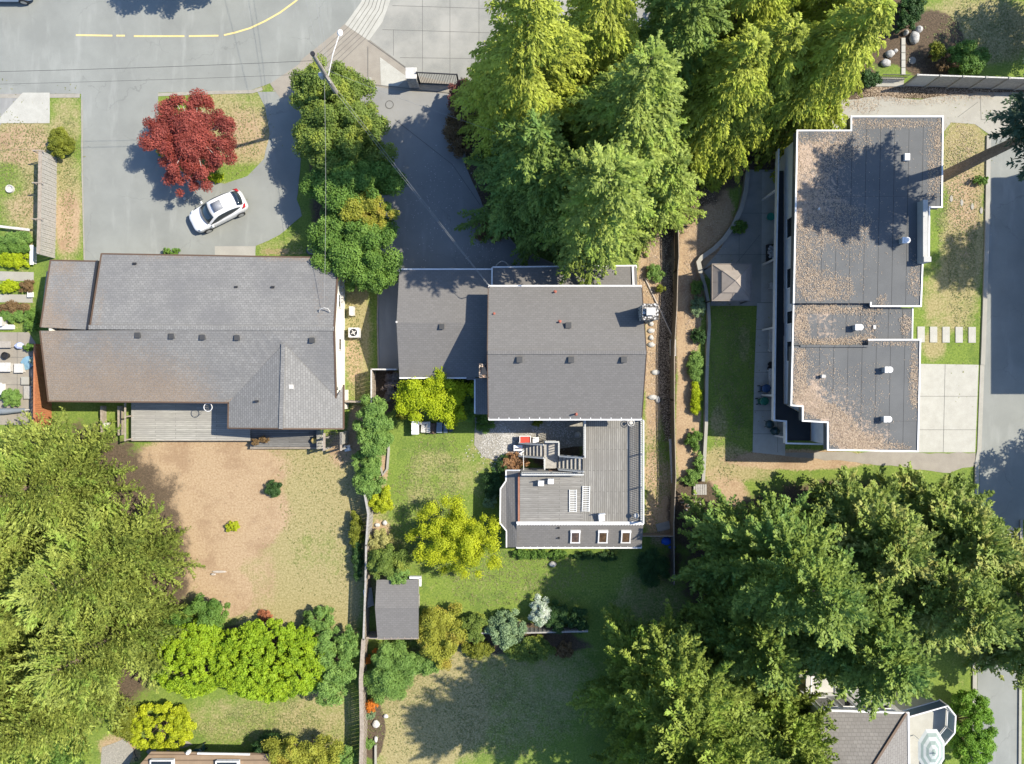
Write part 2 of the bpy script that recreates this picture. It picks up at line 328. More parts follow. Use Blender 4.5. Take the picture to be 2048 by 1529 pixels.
ground()

def sheet(name, pts, z, m, jit=0, sub=.5, seed=1):
    w2 = [Vector(G(*p)) for p in pts]; out = []
    for a, b in zip(w2, w2[1:] + w2[:1]):
        n = max(1, int((b - a).length / sub)) if jit else 1
        for k in range(n):
            p = a.lerp(b, k / n)
            if jit:
                q = Vector((p.x * .9, p.y * .9, seed)); p = p + Vector((mn.noise(q * 1.7), mn.noise(q * 1.7 + Vector((9, 3, 1))))) * jit + Vector((mn.noise(q * 6), mn.noise(q * 6 + Vector((9, 3, 1))))) * jit * .5
            out.append((p.x, p.y))
    mb = MB(); n = len(out); ar = sum(out[i][0] * out[(i + 1) % n][1] - out[(i + 1) % n][0] * out[i][1] for i in range(n))
    if ar < 0: out = out[::-1]
    mb.add([(x, y, z) for x, y in out], [tuple(range(n))])
    return props(mb.build(name, m), kind='structure')
def kerb(name, pts, wd, h, m, z0=0.0):
    ps = [Vector((*G(*p), 0)) for p in pts]; mb = MB(); L = []; Rr = []
    for i, p in enumerate(ps):
        d = (ps[min(i + 1, len(ps) - 1)] - ps[max(i - 1, 0)]).normalized(); s_ = Vector((-d.y, d.x, 0)); L.append(p + s_ * wd / 2); Rr.append(p - s_ * wd / 2)
    poly = [(v.x, v.y) for v in L] + [(v.x, v.y) for v in Rr[::-1]]; mb.prism(poly, z0, h); return mb
def joint(lines, z, wd=.03, name='slab_joints'):
    mb = MB()
    for a, b in lines:
        a = Vector((*G(*a), z)); b = Vector((*G(*b), z)); d = (b - a).normalized(); s_ = Vector((-d.y, d.x, 0)) * wd / 2
        mb.add([a - s_, b - s_, b + s_, a + s_], [(0, 1, 2, 3)])
    return props(mb.build(name, m_joint), kind='structure')
# road
sheet('pavement_base', [(545, 182), (600, 122), (690, 42), (780, -60), (1000, -60), (1000, 200), (700, 200)], .008, m_conc_tan)
edge = [(-420, 190), (0, 188), (160, 188), (310, 186), (500, 182), (560, 160), (620, 112), (665, 70), (690, 48), (745, -20), (800, -110), (830, -260)]
sheet('road', edge + [(830, -600), (-420, -600)], .012, m_asph, .03)
# yellow centre line, worn
def arc_strip(name, pts, wd, z, m):
    mb = kerb(name, pts, wd, z + .004, m, z); return props(mb.build(name, m), kind='structure')
ctr = [(152, 71), (225, 72)], [(233, 72), (250, 72)], [(268, 73), (369, 73)], [(378, 73), (437, 72)], [(448, 71), (470, 66), (500, 57), (530, 43), (560, 26), (590, 4), (612, -16), (640, -44), (665, -80)]
for seg in ctr: arc_strip('road_marking', seg, .13, .017, m_yellow)
arc_strip('road_gutter', [(-420, 195), (0, 193), (160, 192)], .3, .02, m_kerb)
arc_strip('road_gutter', [(316, 190), (420, 186), (505, 184), (525, 178)], .25, .02, m_kerb)
# left driveway with planted island
sheet('driveway_left', [(162, 184), (316, 184), (318, 240), (322, 290), (345, 335), (400, 362), (450, 368), (495, 352), (528, 318), (540, 270), (530, 215), (515, 184), (600, 182), (606, 260), (600, 340), (594, 400), (604, 432), (560, 470), (512, 492), (508, 520), (168, 524), (163, 350)], .016, m_asph, .05)
sheet('driveway_patch', [(430, 493), (511, 493), (511, 520), (430, 520)], .03, m_conc)
arc_strip('driveway_edge', [(164, 200), (165, 350), (169, 520)], .1, .03, m_kerb)
sheet('neighbour_drive', [(-80, 186), (46, 187), (0, 252), (-80, 330)], .016, m_asph_dark)
sheet('concrete_apron', [(46, 186), (100, 186), (100, 247), (-10, 247)], .03, m_conc_white, .02)
# pavement corner with ribbed gutter
sheet('pavement', [(540, 168), (600, 128), (690, 50), (738, 82), (835, 152), (925, 170), (925, 186), (800, 180), (730, 168), (640, 190), (560, 196)], .024, m_conc_tan)
sheet('concrete_slab', [(760, 115), (816, 156), (796, 173), (762, 172)], .036, m_conc_white)
sheet('ribbed_gutter', [(690, 50), (738, 82), (765, 45), (785, -10), (800, -80), (748, -80), (722, 5)], .03, m_conc_white)
sheet('ribbed_gutter', [(606, 118), (688, 52), (737, 84), (700, 120), (655, 158), (612, 172), (590, 140)], .033, m_conc_tan)
L1 = []
for k in range(1, 7):
    t = k / 7; a = (690 + 48 * t, 50 + 32 * t); b = (722 + 50 * t, 5 + 22 * t); c = (748 + 45 * t, -60)
    L1 += [(a, b), (b, c), (a, (a[0] - 70, a[1] + 62 + 6 * t))]
joint(L1, .042, .035)
sheet('concrete_drive_top', [(738, 80), (765, 45), (785, -10), (800, -80), (1300, -80), (1300, 175), (925, 172), (835, 152)], .026, m_conc_grey)
joint([((845, -60), (845, 145)), ((787, 60), (787, 112)), ((900, -60), (900, 160)), ((958, -60), (958, 170)), ((785, 12), (1100, 22)), ((765, 60), (1100, 70)), ((800, 116), (1100, 120))], .031, .03)
joint([((736, 82), (836, 154)), ((736, 94), (736, 168)), ((730, 168), (925, 190))], .043, .04)
# middle driveway
sheet('driveway_middle', [(640, 186), (728, 170), (800, 182), (925, 190), (940, 240), (930, 330), (965, 410), (1040, 500), (1105, 525), (1110, 600), (800, 600), (802, 742), (757, 742), (756, 600), (762, 520), (740, 300), (680, 210)], .018, m_asph_dark, .05)
arc_strip('driveway_edge', [(757, 560), (755, 640), (757, 742)], .1, .06, m_wood)
arc_strip('driveway_edge', [(985, 440), (1030, 490), (1075, 515), (1110, 530)], .09, .03, m_kerb)
joint([((790, 240), (905, 330)), ((905, 330), (960, 410))], .03, .04, 'asphalt_seam')
# middle yard gravel pad
sheet('gravel_pad', [(950, 836), (1175, 836), (1175, 890), (1060, 905), (1045, 925), (1005, 926), (965, 912), (948, 890)], .02, m_gravel, .08)
# right patio
sheet('patio_concrete', [(1492, 340), (1570, 340), (1570, 612), (1421, 612), (1420, 560), (1405, 540), (1440, 500), (1470, 440), (1482, 400)], .024, m_conc_grey)
sheet('patio_walk', [(1514, 606), (1570, 606), (1570, 912), (1505, 905), (1508, 760)], .028, m_conc_white)
sheet('patio_walk', [(1524, 345), (1570, 345), (1570, 605), (1522, 605)], .029, m_conc_white)
joint([((1480, 427), (1570, 427)), ((1478, 340), (1478, 612)), ((1400, 510), (1570, 510)), ((1445, 560), (1520, 470))], .032, .025)
joint([((1514, 606), (1570, 606)), ((1512, 660), (1570, 660)), ((1511, 705), (1570, 705)), ((1510, 745), (1570, 745)), ((1508, 822), (1570, 822)), ((1506, 868), (1570, 868)), ((1555, 845), (1555, 905))], .034, .025)
# top path, right driveway and road
sheet('path_top', [(1560, 195), (1700, 200), (1760, 192), (1830, 200), (1905, 190), (1960, 185), (2120, 185), (2120, 262), (2050, 275), (1985, 275), (1950, 250), (1900, 245), (1888, 262), (1560, 262)], .018, m_conc, .1)
joint([((1915, 235), (1955, 205)), ((1960, 190), (1962, 240)), ((1962, 240), (2100, 240))], .024, .03)
sheet('road_right', [(1974, 270), (2300, 262), (2300, 1640), (1950, 1640), (1956, 1300), (1960, 900), (1968, 500)], .014, m_asph, .02)
sheet('driveway_right', [(1760, 727), (1957, 730), (1950, 905), (1760, 905)], .022, m_conc_white)
joint([((1890, 728), (1886, 905)), ((1760, 793), (1955, 793)), ((1760, 860), (1952, 860))], .027, .03)
sheet('path_bottom', [(1570, 905), (1950, 905), (1952, 930), (1900, 945), (1700, 925), (1570, 912)], .016, m_conc_tan, .15)
for pts in ([(1976, 272), (1972, 500), (1964, 730)], [(1964, 730), (1958, 900), (1953, 930)], [(1953, 930), (1950, 1100), (1946, 1640)]):
    props(kerb('kerb', pts, .32, .12 if pts[0][1] != 730 else .05, m_conc).build('kerb', m_conc), kind='structure')
props(kerb('kerb', [(2041, 1040), (2038, 1529)], .2, .12, m_conc).build('kerb', m_conc), kind='structure')
sheet('verge_right', [(2044, 1040), (2300, 1040), (2300, 1640), (2040, 1640)], .022, m_ground)
# left garden paving
sheet('garden_path', [(-80, 541), (68, 545), (68, 563), (-80, 560)], .03, m_conc)
sheet('garden_path', [(-80, 588), (66, 590), (66, 606), (-80, 604)], .03, m_conc)
sheet('garden_patio', [(-80, 665), (58, 665), (74, 690), (74, 850), (-80, 850)], .03, m_conc_tan)
joint([((35, 665), (35, 850)), ((-80, 715), (74, 715)), ((-80, 770), (74, 770))], .037, .03)
sheet('rear_gravel', [(205, 1495), (250, 1478), (268, 1500), (255, 1545), (200, 1550)], .02, m_gravel, .12)
sheet('rear_gravel', [(290, 1500), (370, 1478), (385, 1490), (330, 1506), (300, 1512)], .02, m_gravel, .08)

# manhole covers
def manhole(px, py, r, label):
    o = thing('manhole_cover', label, 'manhole cover', (*G(px, py), .02))
    MB().lathe((*G(px, py), .022), [(r, 0), (r, .012), (r * .82, .012), (r * .82, .004)], 28).build('rim', m_joint, o)
    MB().lathe((*G(px, py), .022), [(r * .8, 0), (r * .8, .008), (0.05, .008)], 28).build('lid', m_asph_dark, o)
manhole(779, 210, .33, 'round manhole cover in the asphalt driveway below the iron gate')
manhole(2012, 268, .3, 'round manhole cover in the pale path at the right edge')
manhole(622, 501, .38, 'pale round utility cover in the shaded grass behind the left house')

# stepping stones
for i, x in enumerate((1841, 1866, 1891, 1917, 1943)):
    o = solo(MB().box((*G(x + .5, 669.5 + i * .2), .03), (.56, 1.22, .06)), 'stepping_stone', m_conc_white,
        ['stepping stone nearest the flat roof', 'second stepping stone from the flat roof', 'middle stone of the five pale stepping stones on grass', 'second stepping stone from the right road', 'stepping stone nearest the right road kerb'][i], 'paving stone', (*G(x, 669), 0), 'pale stepping stones crossing the dry grass', bevel=.01)
for i, x in enumerate((1902, 1923, 1944, 1962)):
    solo(MB().lathe((*G(x, 398 + i * 8), .0), [(.14, 0), (.14, .05), (.1, .06)], 12, .8, 1.8), 'garden_stone', m_conc,
        ['small oval stone nearest the leaning trunk', 'second small oval stone from the trunk', 'third small oval stone in the tan grass', 'small oval stone nearest the kerb'][i], 'stone', (*G(x, 398 + i * 8), 0), 'small oval stones in tan grass')
# ---------------------------------------------------------------- buildings
def add_litter(ob, blobs, base=0.0, step=None):
    """subdivide a roof mesh and store where leaves and moss have collected"""
    import bmesh
    bm = bmesh.new(); bm.from_mesh(ob.data)
    for _ in range(5):
        es = [e for e in bm.edges if e.calc_length() > .7]
        if not es: break
        bmesh.ops.subdivide_edges(bm, edges=es, cuts=1, use_grid_fill=True)
        if len(bm.verts) > 9000: break
    bmesh.ops.triangulate(bm, faces=[f for f in bm.faces if len(f.verts) > 4])
    bm.to_mesh(ob.data); bm.free(); og = ORG[ob]; vals = []
    for v in ob.data.vertices:
        p = v.co + og; k = FPX / (CAMH - p.z); x = 1024 + p.x * k; y = 764.5 - p.y * k; a = base
        for (bx, by, rx, ry, val) in blobs: a += val * max(0, min(1, 1.3 - ((x - bx) / rx) ** 2 - ((y - by) / ry) ** 2))
        vals.append(min(a, 1.1))
    at = ob.data.attributes.new('litter', 'FLOAT', 'POINT'); at.data.foreach_set('value', vals)

def window(par, c, nrm, wd, ht, m_f=None, fr=.07, pane_label=None):
    """framed window centred at c on a vertical wall with outward normal angle nrm"""
    m_f = m_f or m_white; c = Vector(c); d = Vector((math.cos(nrm), math.sin(nrm), 0)); s_ = Vector((-d.y, d.x, 0)); a = MB(); rz = nrm
    for sx in (-1, 1): a.box(c + s_ * sx * (wd / 2 - fr / 2) + d * .03, (.08, fr, ht), rz)
    for sz in (-1, 1): a.box(c + Vector((0, 0, sz * (ht / 2 - fr / 2))) + d * .028, (.076, wd - 2 * fr, fr), rz)
    f = a.build('window', m_f, par)
    g = MB().box(c + d * .01, (.03, wd - 2 * fr, ht - 2 * fr), rz).build('pane', m_glass, par); g.parent = f
def door(par, c, nrm, wd=.95, ht=2.05, m=None):
    c = Vector(c); d = Vector((math.cos(nrm), math.sin(nrm), 0)); s_ = Vector((-d.y, d.x, 0))
    f = MB().box(c + Vector((0, 0, ht / 2)) + d * .03, (.06, wd, ht), nrm).build('door', m or m_brown, par)
    h = MB().box(c + Vector((0, 0, 1)) + d * .08 + s_ * wd * .38, (.05, .04, .12), nrm).build('handle', m_dark, par); h.parent = f
def gutter(par, a, b, m, ticks=0, wd=.12, name='gutter'):
    a = Vector(a); b = Vector(b); mb = MB().bar(a, b, wd, .1)
    if ticks:
        n = max(1, int((b - a).length / ticks)); d = (b - a).normalized(); s_ = Vector((-d.y, d.x, 0)) * ticks / abs(ticks)
        for k in range(n + 1):
            p = a.lerp(b, k / n); q = p + s_ * .16 + Vector((0, 0, .08)); mb.bar(p + Vector((0, 0, .06)), q, .05, .02)
    return mb.build(name, m, par)
def roof_box_vent(par, p, slope_z=0, m=None, s=.36, ht=.2, label=None):
    p = Vector(p); o = MB().box(p + Vector((0, 0, ht / 2)), (s, s, ht)).box(p + Vector((0, 0, ht + .015)), (s * 1.12, s * 1.12, .04)).build('roof_vent', m or m_vent, par, bevel=.015)
    if label: o['label'] = label
    return o
def pipe_vent(par, p, m, r=.06, ht=.3, label=None):
    o = MB().cyl(Vector(p) - Vector((0, 0, .05)), r, ht, 12).lathe(Vector(p) - Vector((0, 0, .03)), [(r * 2.4, 0), (r * 1.2, .07)], 12).build('vent_pipe', m, par)
    if label: o['label'] = label

m_terra = plain('vent_rust', (.30, .09, .06), .7)
# ---- middle house -------------------------------------------------------------
H1 = thing('house', 'two storey house with charcoal shingle gable roof and stone chimney', 'house', (3.7, 2, 0))
X0, X1, Y0, Y1, ZE, ZR, YR = -1.62, 8.98, -2.56, 6.62, 5.4, 7.08, 1.98
def zroof(y): return ZE + (ZR - ZE) * (1 - abs(y - YR) / ((Y1 - YR) if y > YR else (YR - Y0)))
wl = MB().prism([(X0 + .35, Y0 + .45), (X1 - .35, Y0 + .45), (X1 - .35, Y1 - .45), (X0 + .35, Y1 - .45)], 0, ZE - .02)
for xx in (X0 + .35, X1 - .55):
    wl.add([(xx, Y0 + .45, ZE - .03), (xx + .2, Y0 + .45, ZE - .03), (xx + .2, Y1 - .45, ZE - .03), (xx, Y1 - .45, ZE - .03), (xx, YR, ZR - .2), (xx + .2, YR, ZR - .2)], [(0, 1, 5, 4), (3, 4, 5, 2), (0, 4, 3), (1, 2, 5)])
wl.build('wall', m_wallgrey, H1)
MB().slab([(X0, Y1, ZE), (X1, Y1, ZE), (X1, YR, ZR), (X0, YR, ZR)], .14).slab([(X0, Y0, ZE), (X1, Y0, ZE), (X1, YR - .002, ZR), (X0, YR - .002, ZR)], .14).build('roof', m_slate, H1)
MB().bar((X0 - .002, YR, ZR + .03), (X1 + .002, YR, ZR + .03), .26, .03).build('ridge_cap', m_slate_e, H1)
gutter(H1, (X0, Y0 - .04, ZE - .05), (X1, Y0 - .04, ZE - .05), m_white, .68)
gutter(H1, (X0, Y1 + .04, ZE - .05), (X1, Y1 + .04, ZE - .05), m_white, -.95)
MB().bar((X0 - .03, Y0, ZE - .06), (X0 - .03, YR, ZR - .06), .05, .16).bar((X0 - .03, Y1, ZE - .06), (X0 - .03, YR, ZR - .06), .05, .16).build('barge_board', m_brown, H1)
MB().bar((X1 + .03, Y0, ZE - .06), (X1 + .03, YR, ZR - .06), .05, .16).bar((X1 + .03, Y1, ZE - .06), (X1 + .03, YR, ZR - .06), .05, .16).build('barge_board', m_brown, H1)
for px in (1039, 1142, 1247):
    v = P(px, 720, 6.9); roof_box_vent(H1, (v.x, v.y, zroof(v.y) - .03))
v = P(1137, 651, 6.6); roof_box_vent(H1, (v.x, v.y, zroof(v.y) - .03))
for px, py in ((1119, 645), (1111, 583)):
    v = P(px, py, 6.0); pipe_vent(H1, (v.x, v.y, zroof(v.y)), m_terra)
v = P(1152, 828, 5.5); pipe_vent(H1, (v.x, v.y, zroof(v.y)), m_terra, ht=.5)
v = P(988, 628, 6.2); pipe_vent(H1, (v.x, v.y, zroof(v.y)), m_terra, .05, .2)
def chimney_mat(name, a, b, s):
    t = NT(name); vo = t.n('ShaderNodeTexVoronoi'); vo.inputs['Scale'].default_value = s; t.l(t.tc.outputs['Object'], vo.inputs['Vector'])
    col = t.mix(t.rng(vo.outputs['Distance'], .3, .6), t.mix(vo.outputs['Color'], a, b), (.05, .045, .04)); return t.finish(col, .9, vo.outputs['Distance'], -.8, .05)
m_chst = chimney_mat('river_stone', (.22, .21, .20), (.75, .73, .70), 7)
m_chbr = chimney_mat('old_brick', (.32, .17, .10), (.66, .56, .44), 9)
ch = MB().box((9.1, 4.62, 3.9), (.95, .98, 7.8)).box((9.1, 4.62, 7.86), (1.05, 1.08, .12)).build('chimney', m_chst, H1)
MB().box((9.1, 4.62, 8.0), (.42, .4, .2)).box((9.1, 4.62, 8.15), (.6, .5, .04)).build('chimney_cap', m_stonew, H1).parent = ch
v = P(969, 742, 6.5)
ch = MB().box((v.x - .02, v.y, 3.2), (.62, .86, 6.4)).box((v.x - .02, v.y, 6.42), (.7, .95, .1)).build('chimney', m_chbr, H1, 'brick chimney beside the west gable')
MB().box((v.x - .02, v.y, 6.52), (.36, .5, .12)).build('chimney_cap', m_dark, H1).parent = ch
# single storey wing
WX0, WX1, WY0, WY1, WE, WR, WYR = -8.2, X0 + .3, .34, 8.17, 2.9, 4.2, 4.2
MB().prism([(WX0 + .35, WY0 + .4), (WX1 - .0, WY0 + .4), (WX1, WY1 - .4), (WX0 + .35, WY1 - .4)], 0, WE - .03).build('wing_wall', m_wallgrey, H1)
wg = MB(); 
for xx in (WX0 + .35,):
    wg.add([(xx, WY0 + .4, WE - .04), (xx + .2, WY0 + .4, WE - .04), (xx + .2, WY1 - .4, WE - .04), (xx, WY1 - .4, WE - .04), (xx, WYR, WR - .2), (xx + .2, WYR, WR - .2)], [(0, 1, 5, 4), (3, 4, 5, 2), (0, 4, 3), (1, 2, 5)])
wg.build('gable_wall', m_wallgrey, H1)
MB().slab([(WX0, WY1, WE), (WX1, WY1, WE), (WX1, WYR, WR), (WX0, WYR, WR)], .13).slab([(WX0, WY0, WE), (WX1, WY0, WE), (WX1, WYR - .002, WR), (WX0, WYR - .002, WR)], .13).build('wing_roof', m_slate, H1)
gutter(H1, (WX0, WY1 + .04, WE - .05), (-1.42, WY1 + .04, WE - .05), m_white, -.8)
gutter(H1, (WX0, WY0 - .04, WE - .05), (-3.32, WY0 - .04, WE - .05), m_white)
MB().slab([(-2.66, .28, 2.88), (X0 + .3, .28, 3.15), (X0 + .3, -2.35, 3.15), (-2.66, -2.35, 2.88)], .12).slab([(-3.3, .335, 2.88), (-2.662, .335, 2.88), (-2.662, .16, 2.84), (-3.3, .16, 2.84)], .1).build('lean_to_roof', m_slate_e, H1)
MB().prism([(-2.4, -2.1), (X0 + .36, -2.1), (X0 + .36, .5), (-2.4, .5)], 0, 2.75).build('lean_to_wall', m_wallgrey, H1)
gutter(H1, (-2.7, .2, 2.83), (-2.7, -2.3, 2.83), m_white)
v = P(884, 654, 4.1); roof_box_vent(H1, (v.x, v.y, 4.05), s=.34)
MB().cyl((WX0 + .02, 4.25, WR - .02), .07, .16, 10).build('finial', m_stonew, H1)
# porch roof along the north side
PZ = 3.1; a0 = P(985, 536, 2.95); a1 = P(1273, 533, 2.95)
MB().slab([(a0.x, a0.y, 2.95), (a1.x, a1.y, 2.95), (a1.x, Y1 - .5, 3.5), (a0.x, Y1 - .5, 3.5)], .13).build('porch_roof', m_slate, H1)
gutter(H1, (a0.x, a0.y + .04, 2.9), (a1.x, a1.y + .04, 2.9), m_white, -1.0)
MB().bar((a0.x - .03, a0.y, 3.0), (a0.x - .03, Y1 - .4, 3.52), .12, .06).build('verge_flashing', m_white, H1)
MB().bar((a1.x - .29, a1.y, 3.03), (a1.x - .29, Y1 - .4, 3.55), .14, .05).build('verge_flashing', m_white, H1)
MB().prism([(a0.x + .3, Y1 - .5), (a1.x - .4, Y1 - .5), (a1.x - .4, a1.y - .4), (a0.x + .3, a0.y - .4)], 0, 2.8).build('porch_wall', m_wallgrey, H1)
door(H1, (-5.5, WY1 - .4, 0), math.pi / 2, 2.6, 2.1, m_white); window(H1, (2.5, a0.y - .41, 1.5), math.pi / 2, 1.5, 1.1); door(H1, (0, a0.y - .41, 0), math.pi / 2)
for x in (0, 2.4): window(H1, (x, Y0 + .45, 4.2), -math.pi / 2, 1.3, 1.1)
door(H1, (6.6, Y0 + .45, 2.95), -math.pi / 2, 1.8, 2.05, m_white); window(H1, (1.2, Y0 + .45, 1.5), -math.pi / 2, 1.5, 1.1)
for y in (-1, 2.2): window(H1, (X1 - .35, y, 4.2), 0, 1.3, 1.1)
window(H1, (WX0 + .35, 3.4, 1.6), math.pi, 1.4, 1.1)
MB().tube([v + Vector((0, .0, 0)) for v in (Vector((X0 + .1, Y1 - .05, ZE)), Vector((X0 + .1, Y1 - .05, ZE + .7)))], .03).tube([(X0 + .1, Y1 - .05, ZE + .7), (X0 + .02, Y1 + .03, ZE + .78), (X0 - .06, Y1 + .06, ZE + .72)], .03).build('service_mast', m_stonew, H1)
# small arched awning at the entrance (pale curved canopy beside the wing)
arc = [(P(992 + 26 * t, 532 - 9 * math.sin(math.pi * t), 2.4)) for t in [k / 10 for k in range(11)]]
MB().tube(arc, .05, 6).build('entrance_arch', m_conc, H1)

# ---- garden building under the deck --------------------------------------------
H2 = thing('garden_annexe', 'low annexe with wooden roof deck and three skylights below the charcoal roofed house', 'building', (5, -8, 0))
DZ = 2.9
dx0, dx1 = .58, 9.42
MB().prism([(dx0 + .1, -10.25), (dx1 - .1, -10.25), (dx1 - .1, -6.6), (dx0 + .1, -6.6)], 0, DZ - .14).prism([(.5, -11.9), (9.05, -11.9), (9.05, -10.26), (.5, -10.26)], 0, 2.1).build('wall', m_wallgrey, H2)
MB().box(((dx0 + 5.16) / 2, -8.45, DZ - .06), (5.16 - dx0, 3.55, .12)).build('deck_floor', m_deckh, H2)
MB().box(((5.165 + dx1) / 2, -6.49, DZ - .06), (dx1 - 5.165, 7.47, .12)).build('deck_floor', m_deckv, H2)
for (x, y) in ((5.4, -3), (9.2, -3), (5.4, -5.6), (9.2, -5.6)): MB().box((x, y, 1.4), (.14, .14, 2.7)).build('deck_post', m_wood, H2)
MB().box((dx0 - .08, -8.45, DZ - .12), (.13, 3.6, .26)).build('side_trim', mottled('brick_red_trim', (.24, .10, .06), (.31, .15, .10), 5), H2)
# south roof strip
s0 = P(1033, 1049, 2.95); s1 = P(1287, 1047, 2.95); e0 = P(1033, 1095, 2.2); e1 = P(1283, 1095, 2.2)
MB().slab([(s0.x, s0.y, 2.93), (s1.x, s0.y, 2.93), (e1.x, e1.y, 2.2), (e0.x, e0.y, 2.2)], .12).build('roof', m_slate, H2)
fl = MB()
for k in range(46):
    x = s0.x + (s1.x - s0.x) * (k + .5) / 46; fl.box((x, s0.y + .06, 2.99), ((s1.x - s0.x) / 46 * .8, .22, .07), rz=.3)
fl.bar((s0.x, s0.y + .12, 2.98), (s1.x, s0.y + .12, 2.98), .16, .12); fl.build('roof_flashing', m_white, H2)
gutter(H2, (e0.x, e0.y - .04, 2.14), (e1.x, e1.y - .04, 2.14), m_white, .5)
def zs(y): return 2.93 + (2.2 - 2.93) * (y - s0.y) / (e0.y - s0.y)
for px in (1150.5, 1205.5, 1251.5):
    c = P(px, 1074, 2.6); y = c.y; wd, ln = .62, 1.0; tl = Matrix.Rotation(math.atan2(.73, s0.y - e0.y), 3, 'X'); zz = zs(y) + .09
    f = MB()
    for sx in (-1, 1): f.box((c.x + sx * wd / 2, y, zz), (.08, ln, .16), 0, tl)
    for sy in (-1, 1): f.box(Vector((c.x, y, zz)) + tl @ Vector((0, sy * (ln / 2 - .03), .003)), (wd + .12, .08 if sy < 0 else .16, .16), 0, tl)
    sk = f.build('skylight', m_white, H2)
    g = MB().box(Vector((c.x, y, zz + .02)), (wd - .06, ln - .1, .05), 0, tl).build('pane', m_skyl if 'm_skyl' in globals() else mottled('skylight_glass', (.03, .022, .018), (.12, .075, .045), 3, .15, 8, 0, spec=.6), H2); g.parent = sk
for px in (1117, 1118): 
    c = P(px, 1055 if px == 1117 else 1077, 2.7); pipe_vent(H2, (c.x, c.y, zs(c.y)), m_dark, .05, .25)
# bay roof on the west
bay = [(1012, 941), (1040, 941), (1036, 1047), (1033, 1095), (1013, 1095), (1013, 1062), (1000, 1046), (1001, 978), (1012, 962)]
pts = []
for (x, y) in bay:
    z = 2.75 if x > 1030 else 2.4
    pts.append(P(x, y, z))
mb = MB(); c = P(1036, 1010, 2.8); n = len(pts)
mb.slab(pts, .1); mb.build('bay_roof', m_slate_e, H2)
g = MB()
for i in (3, 4, 5, 6, 7, 8, 0):
    if i == 3: continue
    a = pts[i]; b = pts[(i + 1) % n] if i != 8 else pts[0]
    if i == 0: b = pts[1]
    g.bar(a + Vector((0, 0, .0)), b + Vector((0, 0, .0)), .09, .12)
g.build('bay_gutter', m_white, H2)
MB().prism([(p.x * .98 + .1, p.y) for p in [P(x + (6 if x < 1030 else -2), y + (0 if 970 < y < 1050 else (4 if y < 960 else -6)), 2.4) for x, y in bay]], 0, 2.25).build('bay_wall', m_wallgrey, H2)
window(H2, (3, -11.9, 1.2), -math.pi / 2, 1.4, 1); window(H2, (7, -11.9, 1.2), -math.pi / 2, 1.4, 1); door(H2, (3.2, -6.6, 0), math.pi / 2)
# railings
def railing(par, a, b, h=1.0, z=DZ, m=None, sp=.13, name='railing', post=1.9, topw=.1):
    m = m or m_railgrey; a = Vector((a[0], a[1], a[2] if len(a) > 2 else z)); b = Vector((b[0], b[1], b[2] if len(b) > 2 else z)); U = Vector((0, 0, 1)); L = (b - a).length; mb = MB()
    mb.bar(a + U * h, b + U * h, topw, .07); mb.bar(a + U * .1, b + U * .1, .07, .09)
    n = max(1, int(L / post))
    for k in range(n + 1): p = a.lerp(b, k / n); mb.box(p + U * (h / 2 - .03), (.09, .09, h - .06))
    n = max(1, int(L / sp))
    for k in range(n): p = a.lerp(b, (k + .5) / n); mb.box(p + U * (h / 2 + .03), (.045, .045, h - .2))
    return mb.build(name, m, par)
railing(H2, (9.38, -2.75), (9.38, -10.1), 1.05, m=m_white, topw=.1)
railing(H2, (5.22, -2.75), (5.22, -5.4), 1.0); railing(H2, (.68, -6.62), (5.1, -6.62), 1.0)
# stairs from the deck to the ground
st = MB(); zt = DZ - .2; xs_ = 5.15; n = 6
for k in range(n): st.box((xs_ - .14 - k * .28, -5.95, zt - k * .19), (.27, .95, .05))
lx = xs_ - n * .28 - .55; lz = zt - n * .19
st.box((lx, -5.45, lz), (1.05, 2.0, .06))
for k in range(7): st.box((lx - .68 - k * .26, -5.1, lz - .19 - k * .19 + .02), (.25, .95, .05))
for (x, y) in ((lx - .45, -6.35), (lx + .45, -4.5), (lx - .45, -4.5)): st.box((x, y, lz / 2 - .02), (.1, .1, lz - .02))
st.build('stairs', m_woodgrey, H2)
railing(H2, (xs_, -6.44, DZ - .1), (lx + .5, -6.44, lz), .95, sp=.16); railing(H2, (xs_ - .1, -5.45, DZ - .1), (lx + .55, -5.45, lz), .95, sp=.16)
railing(H2, (lx + .52, -5.4, lz), (lx + .52, -4.45, lz), .95, sp=.16); railing(H2, (lx + .5, -4.4, lz), (lx - .5, -4.4, lz), .95, sp=.16)
railing(H2, (lx - .52, -6.4, lz), (lx - .52, -5.65, lz), .95, sp=.16); railing(H2, (lx - .6, -4.62, lz), (lx - 2.4, -4.62, .1), .9, sp=.16); railing(H2, (lx - .6, -5.6, lz), (lx - 2.4, -5.6, .1), .9, sp=.16)

